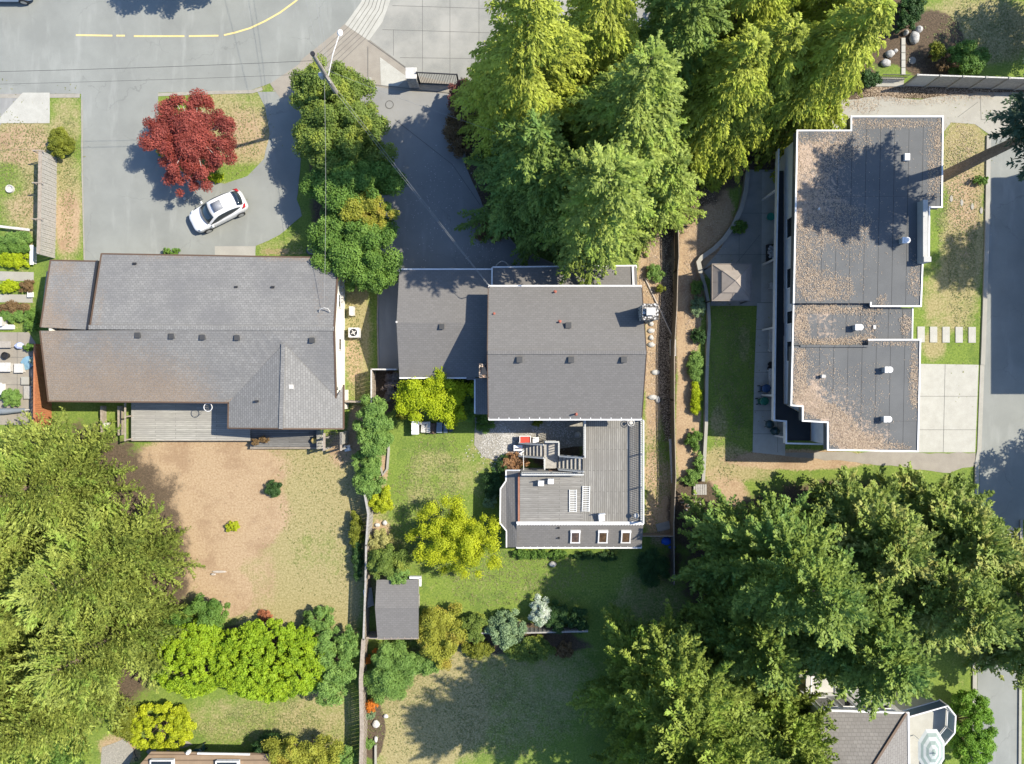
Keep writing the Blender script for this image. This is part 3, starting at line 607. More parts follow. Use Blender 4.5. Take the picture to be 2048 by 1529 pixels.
# ---- left house ------------------------------------------------------------------
H3 = thing('house', 'long bungalow with weathered mossy shingle roof, cross gable and cream east wall at the left', 'house', (-23, 1, 0))
EZ, RZ = 3.35, 4.75
def L(px, py, z): return P(px, py, z)
nA, nB = L(203, 508, EZ), L(677, 516, EZ); rA, rB = L(180, 655, RZ), L(668, 658, RZ); r0 = L(80, 662, RZ)
sA, sB = L(97, 803, EZ), L(458, 806, EZ); wA, wB = L(101, 521, EZ - .05), L(197, 523, EZ - .05); wr0, wr1 = L(81, 655, RZ - .1), L(178, 660, RZ - .1)
gP = L(567, 688, 4.7); gE = L(562, 858, 4.7 - .1); gW0, gW1 = L(457, 806, EZ), L(456, 857, EZ); gE0, gE1 = L(687, 770, 3.1), L(687, 858, 3.1); gEm = L(672, 797, 3.35)
MOSS = [(140, 590, 50, 70, 0.45), (220, 700, 150, 50, 0.38), (500, 720, 200, 70, 0.18), (150, 780, 80, 40, 0.6), (640, 600, 20, 70, 0.38), (300, 515, 120, 8, 0.45), (330, 518, 150, 9, 0.45), (105, 700, 40, 80, 0.83), (200, 760, 130, 60, 0.93), (350, 740, 130, 50, 0.45), (280, 800, 200, 10, 1.2), (120, 530, 60, 10, 0.75), (200, 620, 10, 90, 0.52), (580, 515, 80, 8, 0.75), (90, 600, 14, 70, 0.6), (460, 800, 30, 8, 0.75), (80, 740, 20, 60, 0.6)]
ob = MB().slab([nA, nB, rB, rA], .13).build('roof', m_oldsh, H3); add_litter(ob, MOSS)
ob = MB().slab([wA, wB, wr1, wr0], .12).build('roof', m_oldsh, H3, 'lower mossy roof plane at the west end'); add_litter(ob, MOSS)
ob = MB().slab([sA, sB, gP - Vector((0, 0, .06)), gEm - Vector((0, 0, .02)), rB - Vector((0, .003, 0)), r0 - Vector((0, .003, 0))], .13).build('roof', m_oldsh, H3); add_litter(ob, MOSS)
ob = MB().slab([gP, gE, gW1, gW0], .12).build('cross_gable_roof', m_oldsh_e, H3); add_litter(ob, [])
ob = MB().slab([gP + Vector((.003, 0, 0)), gE + Vector((.003, 0, 0)), gE1, gE0, gEm + Vector((0, 0, .02))], .12).build('cross_gable_roof', m_oldsh_e, H3); add_litter(ob, [(600, 850, 90, 12, .2)])
MB().bar(rA + Vector((-.1, 0, .03)), rB + Vector((0, 0, .03)), .3, .03).build('ridge_cap', m_oldsh_e, H3)
MB().bar(gP + Vector((0, 0, .04)), gE + Vector((0, 0, .04)), .28, .03).build('ridge_cap', m_oldsh, H3)
fa = MB()
for a, b in ((nA, nB), (wA, wB), (sA, sB), (gW0, gW1), (gW1, gE), (gE, gE1), (gE0, gE1), (nB, rB), (rB, gEm), (nA, rA), (wA, wr0), (sA, r0)):
    fa.bar(a - Vector((0, 0, .06)), b - Vector((0, 0, .06)), .1, .18)
fa.build('fascia', m_brown, H3)
MB().bar(wB + Vector((0, 0, .1)), wr1 + Vector((0, 0, .12)), .12, .2).build('step_flashing', m_dark, H3)
inx = .45
fp = [(sA.x + inx + .3, sA.y + .4), (gW0.x + .5, sA.y + .4), (gW0.x + .5, gW1.y + 1.3), (gE1.x - .35, gW1.y + 1.3), (gE1.x - .35, sB.y + .9), (-12.84, sB.y + .9), (-12.84, nB.y - .4), (nA.x + .3, nA.y - .4), (nA.x + .3, wA.y - .4), (wA.x + inx + .2, wA.y - .4)]
MB().prism(fp, 0, 3.05).build('wall', m_cream, H3)
ym = rB.y; MB().add([], []) if False else None
gw = MB(); xx = -12.86
gw.add([(xx, sB.y + .9, 3.04), (xx - .2, sB.y + .9, 3.04), (xx - .2, nB.y - .4, 3.04), (xx, nB.y - .4, 3.04), (xx, ym, 4.55), (xx - .2, ym, 4.55)], [(0, 3, 4), (1, 5, 2), (0, 4, 5, 1), (3, 2, 5, 4)])
xw = fp[0][0] + .02; gw.add([(xw, sA.y + .4, 3.04), (xw + .2, sA.y + .4, 3.04), (xw + .2, wA.y - .4, 3.04), (xw, wA.y - .4, 3.04), (xw, ym, 4.5), (xw + .2, ym, 4.5)], [(0, 4, 3), (1, 2, 5), (0, 1, 5, 4), (3, 4, 5, 2)])
gw.build('gable_wall', m_cream, H3)
for px, py in ((276, 671), (343, 673), (405, 675), (474, 676), (624, 681)):
    v = P(px, py, 4.7); roof_box_vent(H3, (v.x, v.y, 4.55), s=.34)
v = P(584, 774, 4.3); roof_box_vent(H3, (v.x, v.y, 4.28), m=m_stonew, s=.28, label='pale square vent on the cross gable')
for px, py, z in ((270, 528, 3.55), (473, 575, 3.9), (546, 575, 3.95), (514, 803, 4.15)):
    v = P(px, py, z); MB().box((v.x, v.y, z + .06), (.22, .14, .16)).build('vent_pipe', m_dark, H3)
MB().tube([P(638, 625, 4.5), P(640, 619, 4.7), P(648, 616, 4.8), P(656, 618, 4.8), P(660, 624, 4.6)], .035).build('service_mast', m_stonew, H3)
for y in (6, 8.0): window(H3, (-12.84, y, 1.9), 0, 1.0, .8)
window(H3, (-12.84, 2.8, 1.7), 0, .9, .9); window(H3, (-27.5, nA.y - .4, 1.6), math.pi / 2, 1.6, 1.1); window(H3, (-20, nA.y - .4, 1.6), math.pi / 2, 1.6, 1.1); door(H3, (-23.5, nA.y - .4, 0), math.pi / 2)
window(H3, (-28, sA.y + .4, 1.6), -math.pi / 2, 1.6, 1.1); door(H3, (-24, sA.y + .4, .5), -math.pi / 2, 1.8); window(H3, (-16, gW1.y + 1.3, 1.6), -math.pi / 2, 1.6, 1.1)
for py in (575, 588, 595, 602): v = P(691, py, 1.2); MB().box((-12.76, v.y, 1.3), (.16, .2, .35)).build('meter_box', m_stonew, H3)
# back deck of the left house
LD = thing('wooden_deck', 'bleached wooden deck at the back of the left bungalow', 'deck', (-24, -4, 0))
d0, d1 = P(262, 806, .7), P(500, 881, .7)
MB().box(((d0.x + d1.x) / 2, (d0.y + 1 + d1.y) / 2, .62), (d1.x - d0.x, d0.y + 1 - d1.y, .1)).build('deck_floor', m_deckw, LD)
MB().box(((d0.x + d1.x) / 2, d1.y - .03, .4), (d1.x - d0.x, .05, .5)).build('skirt', m_wood, LD)
MB().bar((d0.x + .05, d0.y + .6, 1.6), (d0.x + .05, d1.y, 1.6), .12, .06).box((d0.x + .05, d1.y + .1, 1.1), (.1, .1, 1)).box((d0.x + .05, d0.y - 1, 1.1), (.1, .1, 1)).build('side_rail', m_wood, LD)
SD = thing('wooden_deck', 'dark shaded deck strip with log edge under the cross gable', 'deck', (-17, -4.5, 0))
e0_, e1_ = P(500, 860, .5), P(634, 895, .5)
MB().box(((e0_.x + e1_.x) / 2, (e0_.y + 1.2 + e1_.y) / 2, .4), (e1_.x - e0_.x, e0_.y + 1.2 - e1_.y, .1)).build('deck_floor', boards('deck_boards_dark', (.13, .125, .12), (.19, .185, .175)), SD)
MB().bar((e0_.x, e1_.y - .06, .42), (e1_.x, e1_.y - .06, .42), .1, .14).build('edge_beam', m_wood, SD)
lt = MB()
for k in range(9):
    y = e1_.y + .1 + k * .24; lt.box((e1_.x + .3, y, .9), (.5, .03, .03)); lt.box((e1_.x + .1 + .05 * k, e1_.y + .6, .9), (.03, 1.4, .03))
lt.box((e1_.x + .55, e1_.y + .7, .85), (.08, 1.9, .1)); lt.build('trellis', m_woodgrey, SD)
# arbour (pergola) east of it
PG = thing('pergola', 'grey post pergola with lattice top at the cross gable corner', 'pergola', (*G(668, 880), 0))
c = P(666, 880, 2.0); pg = MB()
for k in range(7):
    for j in range(6):
        if (k * 7 + j * 5) % 4: pg.box((c.x - .45 + k * .15, c.y - .55 + j * .22, 2.0 + .02 * (j % 2)), (.11, .05, .05), rz=.4 * ((k + j) % 3))
pg.build('lattice', m_dark, PG)
MB().box((c.x + .62, c.y + .1, 1.0), (.16, .9, 2.3)).box((c.x - .62, c.y + .1, 1.0), (.13, .13, 2)).box((c.x - .62, c.y - .7, 1.0), (.13, .13, 2)).box((c.x + .62, c.y - .7, 1.0), (.13, .13, 2)).build('post', m_woodgrey, PG)
MB().bar((c.x - .62, c.y + .5, 2.1), (c.x - .62, c.y - .8, 2.1), .16, .1).bar((c.x + .62, c.y + .5, 2.1), (c.x + .62, c.y - .8, 2.1), .14, .1).build('beam', m_wood, PG)

# ---- flat-roofed building on the right ---------------------------------------------
H4 = thing('flat_roofed_building', 'long white building with flat grey roof full of fallen leaves at the right', 'building', (25, 6, 0))
def membrane():
    t = NT('roof_membrane'); sp = t.n('ShaderNodeSeparateXYZ'); t.l(t.tc.outputs['Object'], sp.inputs[0])
    col = t.mix(t.rng(t.noise(.5, 6), .35, .65), (.082, .084, .085), (.104, .106, .106))
    col = t.mix(t.rng(t.noise(25, 4), .4, .75, 0, .4), col, (.19, .19, .19))
    lt_ = t.math('ADD', t.attr('litter'), t.math('MULTIPLY', t.math('SUBTRACT', t.noise(3.5, 6, rough=.75), .5), 1.5)); LF = t.mix(t.rng(t.noise(22, 4), .35, .65), (.25, .18, .13), (.52, .40, .305))
    fr = t.math('FRACT', t.math('MULTIPLY', t.math('ADD', sp.outputs['X'], t.math('MULTIPLY', sp.outputs['Y'], -.02)), 1.03))
    seam = t.math('LESS_THAN', fr, .03); col = t.mix(seam, col, (.025, .025, .027)); col = t.mix(t.rng(lt_, .42, .62, 0, .9), col, LF)
    fr2 = t.math('FRACT', t.math('ADD', t.math('MULTIPLY', sp.outputs['Y'], .13), .13)); col = t.mix(t.math('MULTIPLY', t.math('LESS_THAN', fr2, .003), .6), col, (.03, .03, .03))
    return t.finish(col, .85, fr, .2, .01, spec=.2)
m_membrane = membrane()
TZ = 6.0
PILES = [(1680, 285, 60, 26, .7), (1760, 246, 120, 9, .8), (1625, 330, 40, 60, .7), (1615, 430, 26, 90, .75), (1670, 450, 46, 40, .6), (1605, 530, 18, 60, .8), (1645, 568, 60, 24, .95), (1640, 594, 60, 12, .7), (1868, 330, 13, 85, .9), (1828, 560, 11, 42, .9), (1765, 600, 12, 10, .9), (1598, 400, 8, 200, .7),
    (1602, 655, 20, 36, 1), (1640, 616, 70, 10, .8), (1720, 622, 60, 7, .6), (1660, 686, 70, 6, .9), (1720, 677, 40, 7, .8), (1812, 650, 10, 22, .9), (1742, 650, 9, 18, .5),
    (1598, 745, 15, 50, .8), (1604, 790, 24, 30, 1), (1635, 820, 34, 20, .7), (1668, 838, 30, 22, .6), (1685, 868, 34, 30, 1), (1715, 887, 56, 17, 1.1), (1770, 895, 50, 8, .8), (1829, 760, 8, 70, .9), (1600, 705, 12, 12, .6), (1640, 780, 30, 40, .3)]
polyA = [(1594, 262), (1702, 262), (1702, 234), (1885, 234), (1883, 415), (1858, 415), (1857, 514), (1845, 515), (1841, 613), (1741, 613), (1741, 606), (1587, 606)]
polyB = [(1587, 607.5), (1740, 607.5), (1740, 615), (1825, 617), (1824, 682), (1735, 682), (1735, 692), (1585, 691)]
polyC = [(1585, 693), (1736, 694), (1737, 680), (1840, 680), (1835, 903), (1655, 900), (1655, 845), (1605, 842), (1605, 813), (1582, 811)]
def W2(poly, z): return [(P(x, y, z).x, P(x, y, z).y) for x, y in poly]
for poly, z, nm in ((polyA, TZ, 'roof'), (polyB, TZ - .35, 'roof'), (polyC, TZ, 'roof')):
    add_litter(MB().prism(W2(poly, z), TZ - .65 + (.05 if z < TZ else 0), z).build(nm, m_membrane, H4), PILES)
def edging(poly, z, closed, sk=(), wd=.1, h=.16, name='parapet', m=None, inset=0):
    w_ = [Vector((*q, 0)) for q in W2(poly, z)]; mb = MB(); n = len(w_)
    for i in range(n if closed else n - 1):
        if i in sk: continue
        a, b = w_[i], w_[(i + 1) % n]; d = (b - a).normalized(); mb.box(((a.x + b.x) / 2, (a.y + b.y) / 2, z + h / 2 - .05 + .002 * (i % 3)), ((b - a).length + wd, wd, h + .02), math.atan2(d.y, d.x))
    return mb.build(name, m or m_white, H4)
edging(polyA, TZ, True, (6, 10), .1, .1); edging(polyB, TZ - .35, True, (0, 1, 2, 4, 5, 6, 7), .09, .08); edging(polyB, TZ - .35, True, (0, 1, 2, 3, 4, 5, 6), .09, .08); edging(polyC, TZ, True, (0, 1), .1, .1)
MB().bar(Vector((*W2([(1587, 606)], TZ)[0], TZ - .1)), Vector((*W2([(1741, 606)], TZ)[0], TZ - .1)), .06, .3).build('step_flashing', m_membrane, H4)
a_, b_ = W2([(1600, 693), (1736, 693)], TZ)[0:2]; MB().bar((*a_, TZ + .03), (*b_, TZ + .12), .12, .12).build('step_flashing', m_membrane, H4)
# slot with the grey chimney chase
c1, c2 = W2([(1846, 400), (1856, 515)], TZ + .7)
MB().box(((c1[0] + c2[0]) / 2, (c1[1] + c2[1]) / 2, TZ + .3), (.32, abs(c1[1] - c2[1]), .8)).build('wing_wall', m_wallgrey, H4)
MB().box((c2[0] - .1, c2[1] - .15, TZ + .35), (.5, .35, .95)).build('flue', m_wallgrey, H4)
# walls: upper storey set back behind a balcony on the west side
up = [(523, 530), (523, 158), (593, -40), (593, 0)]
k_ = 1 / 26.007
def rel(px, py): return (px * k_, py * k_)      # offsets from the picture centre in ground pixels
upper = [rel(515, 440), rel(606, 440), rel(606, 464), rel(755, 464), rel(755, 315), rel(720, 315), rel(716, 142), rel(702, 140), rel(702, 75), rel(716, 72), rel(712, -112), rel(566, -112), rel(566, -68), rel(515, -40)]
MB().prism(upper, 2.95, TZ - .66).build('upper_wall', m_white, H4)
lower = [rel(526, 440), rel(606, 440), rel(606, 464), rel(755, 464), rel(755, 315), rel(720, 315), rel(716, 142), rel(702, 140), rel(702, 75), rel(716, 72), rel(712, -112), rel(568, -112), rel(568, -70), rel(526, -42)]
MB().prism(lower, 0, 2.9).build('lower_wall', m_white, H4)
m_black = plain('balcony_membrane', (.02, .022, .024), .6)
MB().prism([rel(499, 400), rel(514.5, 400), rel(514.5, -41), rel(565.5, -69), rel(565.5, -111), rel(521, -111), rel(521, -77), rel(499, -75)], 2.9, 2.93).build('balcony_floor', m_black, H4)
for y in (14, 9, 4, -1, -4.1): MB().box((501 * k_ if y > -4 else 525 * k_, y if y > -4 else -4.1, 1.42), (.14, .14, 2.84)).build('balcony_post', m_white, H4)
edging([(1557, 300), (1552, 540), (1550, 700), (1548, 841), (1572, 843), (1572, 887), (1652, 889)], 3.5, False, (), .11, .1, 'balcony_rail')
ppx = [(1557, 300), (1552, 540), (1550, 700), (1548, 841), (1572, 843), (1572, 887), (1652, 889)]
w_ = W2(ppx, 3.5); mb = MB()
for a, b in zip(w_, w_[1:]): mb.bar((a[0] + .03, a[1], 3.2), (b[0] + .03, b[1], 3.2), .05, .5)
mb.build('balcony_parapet', m_white, H4)
for x0_, y0_, y1_ in ((527, 330, 180), (527, 150, 20), (523, -5, -35)): pass
for y in (11, 7.4, 4.6, 2.2): window(H4, (515 * k_, y, 4.3), math.pi, 1.5 if y != 4.6 else 1.0, 1.6, m_white)
for y in (9, 3.4, -.6): window(H4, (755 * k_ if y > 12 else (720 * k_ if y > 5.6 else (702 * k_ if y > 2.8 else 714 * k_)), y, 4.3), 0, 1.5, 1.3)
for y in (5.6, -1.5): window(H4, (526 * k_, y, 1.4), math.pi, 1.2, 1.2)
door(H4, (526 * k_, 3.9, 0), math.pi); MB().box((713 * k_ + .02, -1.6, 1.2), (.08, 3.6, 2.3)).build('garage_door', m_wallgrey, H4)
for px, py, z, s in ((1810, 481, TZ, .42), (1716, 655, TZ - .35, .42), (1775, 740, TZ, .42), (1773, 839, TZ, .42)):
    v = P(px, py, z + .45); b = MB().box((v.x, v.y, z + .22), (s * .8, s * .8, .45)).build('vent_base', m_wallgrey, H4)
    o = MB().box((v.x, v.y, z + .47), (s, s, .1)).lathe((v.x + s * .3, v.y, z + .42), [(s * .52, 0), (s * .52, .11), (s * .45, .13)], 16).build('roof_vent', m_white, H4, bevel=.015); b.parent = H4
v = P(1815, 314, TZ + .2); MB().box((v.x, v.y, TZ + .1), (.36, .48, .22)).build('roof_hatch', m_white, H4, bevel=.02)
v = P(1647, 753, TZ + .3); MB().cyl((v.x, v.y, TZ), .12, .3, 12).box((v.x, v.y, TZ + .32), (.26, .2, .06)).build('vent_pipe', m_stonew, H4)
v = P(1638, 418, TZ + .2); MB().cyl((v.x, v.y, TZ), .08, .25, 12).build('vent_pipe', m_stonew, H4)
v = P(1753, 654, TZ); MB().box((v.x, v.y, TZ - .3), (.18, .26, .12)).build('roof_drain', m_stonew, H4)

# ---- house at the bottom right ------------------------------------------------------
H5 = thing('house', 'white sided house with brown shingle hip roof and glass balcony at the bottom right', 'house', (24, -22, 0))
Z5 = 6.6
rp = [P(x, y, z) for x, y, z in ((1645, 1423, Z5), (1813, 1427, Z5), (1815, 1640, Z5), (1560, 1640, Z5 + 1), (1600, 1500, Z5 + .6))]
hipend = P(1745, 1532, Z5 + 1.6); far = P(1640, 1640, Z5 + 3)
MB().slab([P(1640, 1421, Z5), P(1813, 1427, Z5), hipend, P(1640, 1535, Z5 + 1.6)], .12).build('roof', m_brownsh, H5)
MB().slab([P(1813, 1427, Z5), P(1816, 1640, Z5), hipend + Vector((.002, 0, 0))], .12).build('roof', m_brownsh_e, H5)
MB().bar(P(1813, 1427, Z5 + .05), hipend + Vector((0, 0, .06)), .16, .06).build('hip_cap', m_brown, H5)
MB().bar(P(1640, 1420, Z5 - .04), P(1815, 1426, Z5 - .04), .12, .14).bar(P(1816, 1424, Z5 - .04), P(1819, 1640, Z5 - .04), .12, .14).build('gutter', m_white, H5)
q = [P(1632, 1421, Z5), P(1813, 1427, Z5), P(1813, 1640, Z5), P(1632, 1640, Z5)]
ytop = q[0].y - .25
MB().prism([(q[0].x + .4, ytop), (q[1].x - .35, ytop - .1), (q[1].x - .35, -30), (q[0].x + .4, -30)], 0, Z5 - .14).build('wall', mottled('white_siding', (.82, .81, .78), (.86, .85, .82), 2, .7, 30, .1), H5)
sx = [q[0].x + 1.9, q[0].x + 3.1]
# balconies on the north wall
bz = 3.2
MB().box((q[0].x + 2.1, ytop + .75, bz), (2.8, 1.5, .14)).box((q[0].x + 2.1, ytop + 1.47, bz + .45), (2.8, .05, .8)).build('balcony', m_wallgrey, H5)
MB().bar((q[0].x + .7, ytop + 1.5, bz + .95), (q[0].x + 3.5, ytop + 1.5, bz + .95), .08, .08).bar((q[0].x + .7, ytop + .1, bz + .95), (q[0].x + .7, ytop + 1.5, bz + .95), .08, .08).bar((q[0].x + 3.5, ytop + .1, bz + .95), (q[0].x + 3.5, ytop + 1.5, bz + .95), .08, .08).build('balcony_rail', m_white, H5)
for x, z, wd, ht in ((1.3, 4.9, 1.2, 1.5), (1.6, 1.6, 1.2, 1.4), (2.7, 4.9, .8, 1.4), (4.4, 5.6, .5, .6), (5.2, 5.6, .5, .6), (4.8, 1.8, 1.3, 1.4)):
    window(H5, (q[0].x + x, ytop + .0, z), math.pi / 2, wd, ht)
MB().box((q[0].x + 3.6, ytop + .05, 3.2), (.07, .07, 6)).build('downpipe', m_dark, H5)
# octagonal balcony with white railings at the east
BZ = 5.2
oc = [(1818, 1434), (1895, 1412), (1911, 1432), (1909, 1466), (1882, 1498), (1880, 1640), (1818, 1640)]
w_ = W2(oc, BZ - 1); MB().prism(w_, BZ - 1.15, BZ - 1).build('terrace_floor', m_conc_white, H5)
MB().prism(W2([(1818, 1436), (1890, 1416), (1900, 1440), (1875, 1490), (1872, 1640), (1818, 1640)], BZ - 1), 0, BZ - 1.16).build('terrace_wall', m_white, H5)
w_ = W2(oc, BZ); mb = MB(); gl = MB()
for a, b in zip(w_[:5], w_[1:6]):
    a3, b3 = Vector((*a, BZ)), Vector((*b, BZ)); mb.bar(a3, b3, .09, .08); mb.bar(a3 - Vector((0, 0, .88)), b3 - Vector((0, 0, .88)), .06, .06); mb.bar(a3, a3 - Vector((0, 0, .95)), .08, .08); gl.bar(a3 - Vector((0, 0, .44)), b3 - Vector((0, 0, .44)), .015, .74)
mb.build('terrace_railing', m_white, H5)
m_gl2 = NT('clear_glass'); m_gl2 = m_gl2.finish((.25, .33, .36), .08, spec=.8)
gl.build('railing_glass', m_gl2, H5)

# ---- house at the bottom left edge ---------------------------------------------------
H6 = thing('house', 'building with ribbed brown metal roof and skylights at the bottom left edge', 'house', (-20, -22, 0))
t = NT('ribbed_metal_roof'); sp = t.n('ShaderNodeSeparateXYZ'); t.l(t.tc.outputs['Object'], sp.inputs[0]); fr = t.math('FRACT', t.math('MULTIPLY', sp.outputs['Y'], 2.6))
m_rib = t.finish(t.mix(t.rng(fr, .72, .98), t.mix(t.rng(t.noise(1.5, 4), .3, .7), (.19, .135, .085), (.235, .165, .105)), (.08, .05, .03)), .55, fr, .6, .03)
MB().slab([P(302, 1504, 2.3), P(540, 1508, 2.3), P(545, 1660, 3.5), P(190, 1660, 3.5), P(278, 1531, 2.5)], .12).build('roof', m_rib, H6)
MB().bar(P(395, 1507, 2.35), P(500, 1509, 2.35), .12, .1).build('gutter', m_white, H6)
for px, py, wd in ((324, 1535, 1.7), (455, 1537, 1.7)):
    c = P(px, py, 2.7); s_ = MB().box((c.x, c.y, 2.65), (wd, 1.1, .3)).build('skylight', m_white, H6)
    g = MB().box((c.x, c.y + .03, 2.81), (wd - .25, .9, .04)).build('pane', m_glass, H6); g.parent = s_
c = P(375, 1507, 2.6); MB().lathe((c.x, c.y, 2.25), [(.13, 0), (.16, .25), (.1, .4)], 14).build('vent_pipe', m_white, H6)
MB().prism([(P(x, y, 2.3).x, P(x, y, 2.3).y) for x, y in ((330, 1540), (520, 1540), (523, 1650), (240, 1650), (315, 1560))], 0, 2.15).build('wall', m_cream, H6)

# ---- garden shed ----------------------------------------------------------------------
SH = thing('garden_shed', 'small shed with grey shingle roof beside the wooden fence in the middle yard', 'shed', (*G(800, 1210), 0))
a, b, c, d = P(753, 1160, 2.2), P(837, 1160, 2.2), P(837, 1277, 2.2), P(755, 1278, 2.2); r1, r2 = P(750, 1217, 2.75), P(837, 1217, 2.75)
MB().slab([a, b, r2, r1], .09).slab([d, c, r2 - Vector((0, .002, 0)), r1 - Vector((0, .002, 0))], .09).build('roof', m_slate, SH)
MB().prism([(a.x + .2, a.y - .3), (b.x - .25, a.y - .3), (b.x - .25, c.y + .25), (a.x + .2, c.y + .25)], 0, 2.12).build('wall', m_wallgrey, SH)
gutter(SH, d + Vector((0, -.03, -.04)), c + Vector((0, -.03, -.04)), m_wood, .5, .06)
door(SH, (b.x - .25, (b.y + c.y) / 2, 0), 0, .9, 1.9, m_woodgrey)
MB().box(P(831, 1155, 2.0), (.85, .16, .3)).box(P(841, 1164, 2.0), (.14, .6, .3)).build('door_canopy', m_white, SH)

# ---- neighbour building beyond the right edge (throws the straight shadow on the road) ---
H7 = thing('building', 'tall building beyond the right edge whose straight shadow falls on the road', 'building', (50, 8, 0))
x7 = (2137 - 1024) * k_; y7 = (764.5 - 742) * k_
MB().prism([(x7, y7), (x7 + 10, y7), (x7 + 10, y7 + 16.2), (x7, y7 + 16.2)], 0, 6.5).build('wall', m_cream, H7)
MB().prism([(x7 - .2, y7 - .2), (x7 + 10.2, y7 - .2), (x7 + 10.2, y7 + 16.4), (x7 - .2, y7 + 16.4)], 6.5, 6.8).build('roof', m_membrane, H7)
window(H7, (x7, y7 + 4, 4), math.pi, 1.6, 1.4); window(H7, (x7, y7 + 10, 4), math.pi, 1.6, 1.4)
# ---------------------------------------------------------------- vegetation
def leaf_mesh(name, Cn, D, N, Ln, Wd, v, m, shape=0):
    """Cn centres, D long direction, N normal, (n,3) arrays; rhombic leaf / twig faces"""
    n = len(Cn); D = D / (np.linalg.norm(D, axis=1, keepdims=True) + 1e-9)
    Sd = np.cross(N, D); Sd /= (np.linalg.norm(Sd, axis=1, keepdims=True) + 1e-9)
    Ln = np.broadcast_to(Ln, n)[:, None] / 2; Wd = np.broadcast_to(Wd, n)[:, None] / 2
    V = np.stack([Cn - D * Ln, Cn + Sd * Wd - D * Ln * .15, Cn + D * Ln, Cn - Sd * Wd - D * Ln * .15], 1).reshape(-1, 3).astype(np.float32)
    me = bpy.data.meshes.new(name); me.vertices.add(4 * n); me.vertices.foreach_set('co', V.ravel())
    me.loops.add(4 * n); me.loops.foreach_set('vertex_index', np.arange(4 * n, dtype=np.int32))
    me.polygons.add(n); me.polygons.foreach_set('loop_start', np.arange(0, 4 * n, 4, dtype=np.int32))
    try: me.polygons.foreach_set('loop_total', np.full(n, 4, dtype=np.int32))
    except Exception: pass
    me.update(calc_edges=True)
    at = me.attributes.new('v', 'FLOAT', 'POINT'); at.data.foreach_set('value', np.repeat(np.clip(v, 0, 1), 4).astype(np.float32))
    me.materials.append(m); return me

def conifer_crown(h, Rr, seed, nb=100, z0=.1, droop=.35, up=.18, ll=.19, lw=.075, cov=1.5, power=.8, sw=.34, sl=.34, dome=.55, bushy=0.0, step=.42, lat=.75, tipup=0.0, bare=.16):
    """branches carry overlapping ridge-shaped sprays, each a dome of small twigs with gaps between sprays"""
    rg = np.random.default_rng(seed); Cs = []; Ds = []; Ns = []; Vs = []; limbs = []; Z = np.array([0, 0, 1.0])
    la = .5 * ll * lw
    def spray(p0, d, l, w_, v0, dr, upt):
        d = d / np.linalg.norm(d); s_ = np.cross(d, Z); s_ /= np.linalg.norm(s_) + 1e-6; n = max(14, int(l * w_ * 1.35 * cov / la))
        u = rg.random(n) ** .85; v = rg.uniform(-1, 1, n); hw = w_ * (.18 + np.sin(np.pi * np.clip(u * .9 + .08, 0, 1)) ** .8) * (1 + .22 * np.sin(u * 17 + v0 * 40)) 
        p = p0 + np.outer(l * u, d) + np.outer(v * hw, s_); p[:, 2] += -dome * hw * v * v - dr * l * u * u + upt * l * u ** 3 + rg.normal(0, .02, n)
        a = np.abs(v) * .9 + .15; sg = np.sign(v)
        dd = np.outer(np.ones(n), d) * np.cos(a)[:, None] + s_ * (sg * np.sin(a))[:, None]; dd[:, 2] += -.35 * np.abs(v) - dr * u * 1.2 + upt * 2 * u ** 2; dd += rg.normal(0, .2, (n, 3))
        nn = Z + np.outer(v * dome * 1.9, s_) + np.outer(dr * 1.6 * u, d) + rg.normal(0, .26, (n, 3))
        Cs.append(p); Ds.append(dd); Ns.append(nn); Vs.append(np.clip(rg.normal(.40, .2, n) + v0 + .25 * (u > .7), 0, 1))
    for i in range(nb):
        t = ((i + rg.random()) / nb) ** 1.1; z = h * z0 + h * (1 - z0) * t * .97
        L = (Rr * ((1 - t) ** power) * (1 if bushy == 0 else (1 - bushy) + bushy * min(1, .55 + 1.6 * t)) + .4) * rg.uniform(.62, 1.12); bv = rg.normal(0, .12)
        az = i * 2.39996 + rg.normal(0, .3); d = np.array([math.cos(az), math.sin(az), 0]); s_ = np.array([-d[1], d[0], 0])
        u_ = up * rg.uniform(.4, 1.5) + (t ** 3) * .8; dr = droop * rg.uniform(.6, 1.4); bend = rg.normal(0, .14)
        def pt(q): return np.array([0, 0, z]) + d * L * q + s_ * L * bend * q * q + Z * L * (u_ * q - dr * q * q)
        limbs.append((pt(0.), pt(.5), pt(.97), L)); k = 0
        q = bare
        while q < 1.0:
            T = pt(q + .03) - pt(q); T /= np.linalg.norm(T)
            l = min(1.5, sl * L * (1.15 - .55 * q) + .35) * rg.uniform(.75, 1.25); side = 1 if k % 2 else -1
            if q < .86: 
                a = lat * rg.uniform(.7, 1.25); spray(pt(q), T * math.cos(a) + s_ * side * math.sin(a), l, sw * rg.uniform(.75, 1.25) * min(1, .45 + L * .25), bv + rg.normal(0, .07), droop * .7, tipup)
            spray(pt(q) + np.array([0, 0, .05]), T + s_ * rg.normal(0, .12), l * .85, sw * .85 * min(1, .45 + L * .25), bv + rg.normal(0, .06), droop * .5, tipup)
            q += step * rg.uniform(.7, 1.2) * .5 / max(.5, L) ; k += 1
    p = h
    for a in range(5): spray(np.array([0, 0, h * .95]), np.array([math.cos(a * 1.26), math.sin(a * 1.26), 1.2]), .5, .14, .1, 0, 0)
    Cn = np.vstack(Cs); n = len(Cn)
    return Cn, np.vstack(Ds), np.vstack(Ns), ll * rg.uniform(.7, 1.35, n), lw * rg.uniform(.7, 1.4, n), np.concatenate(Vs), limbs

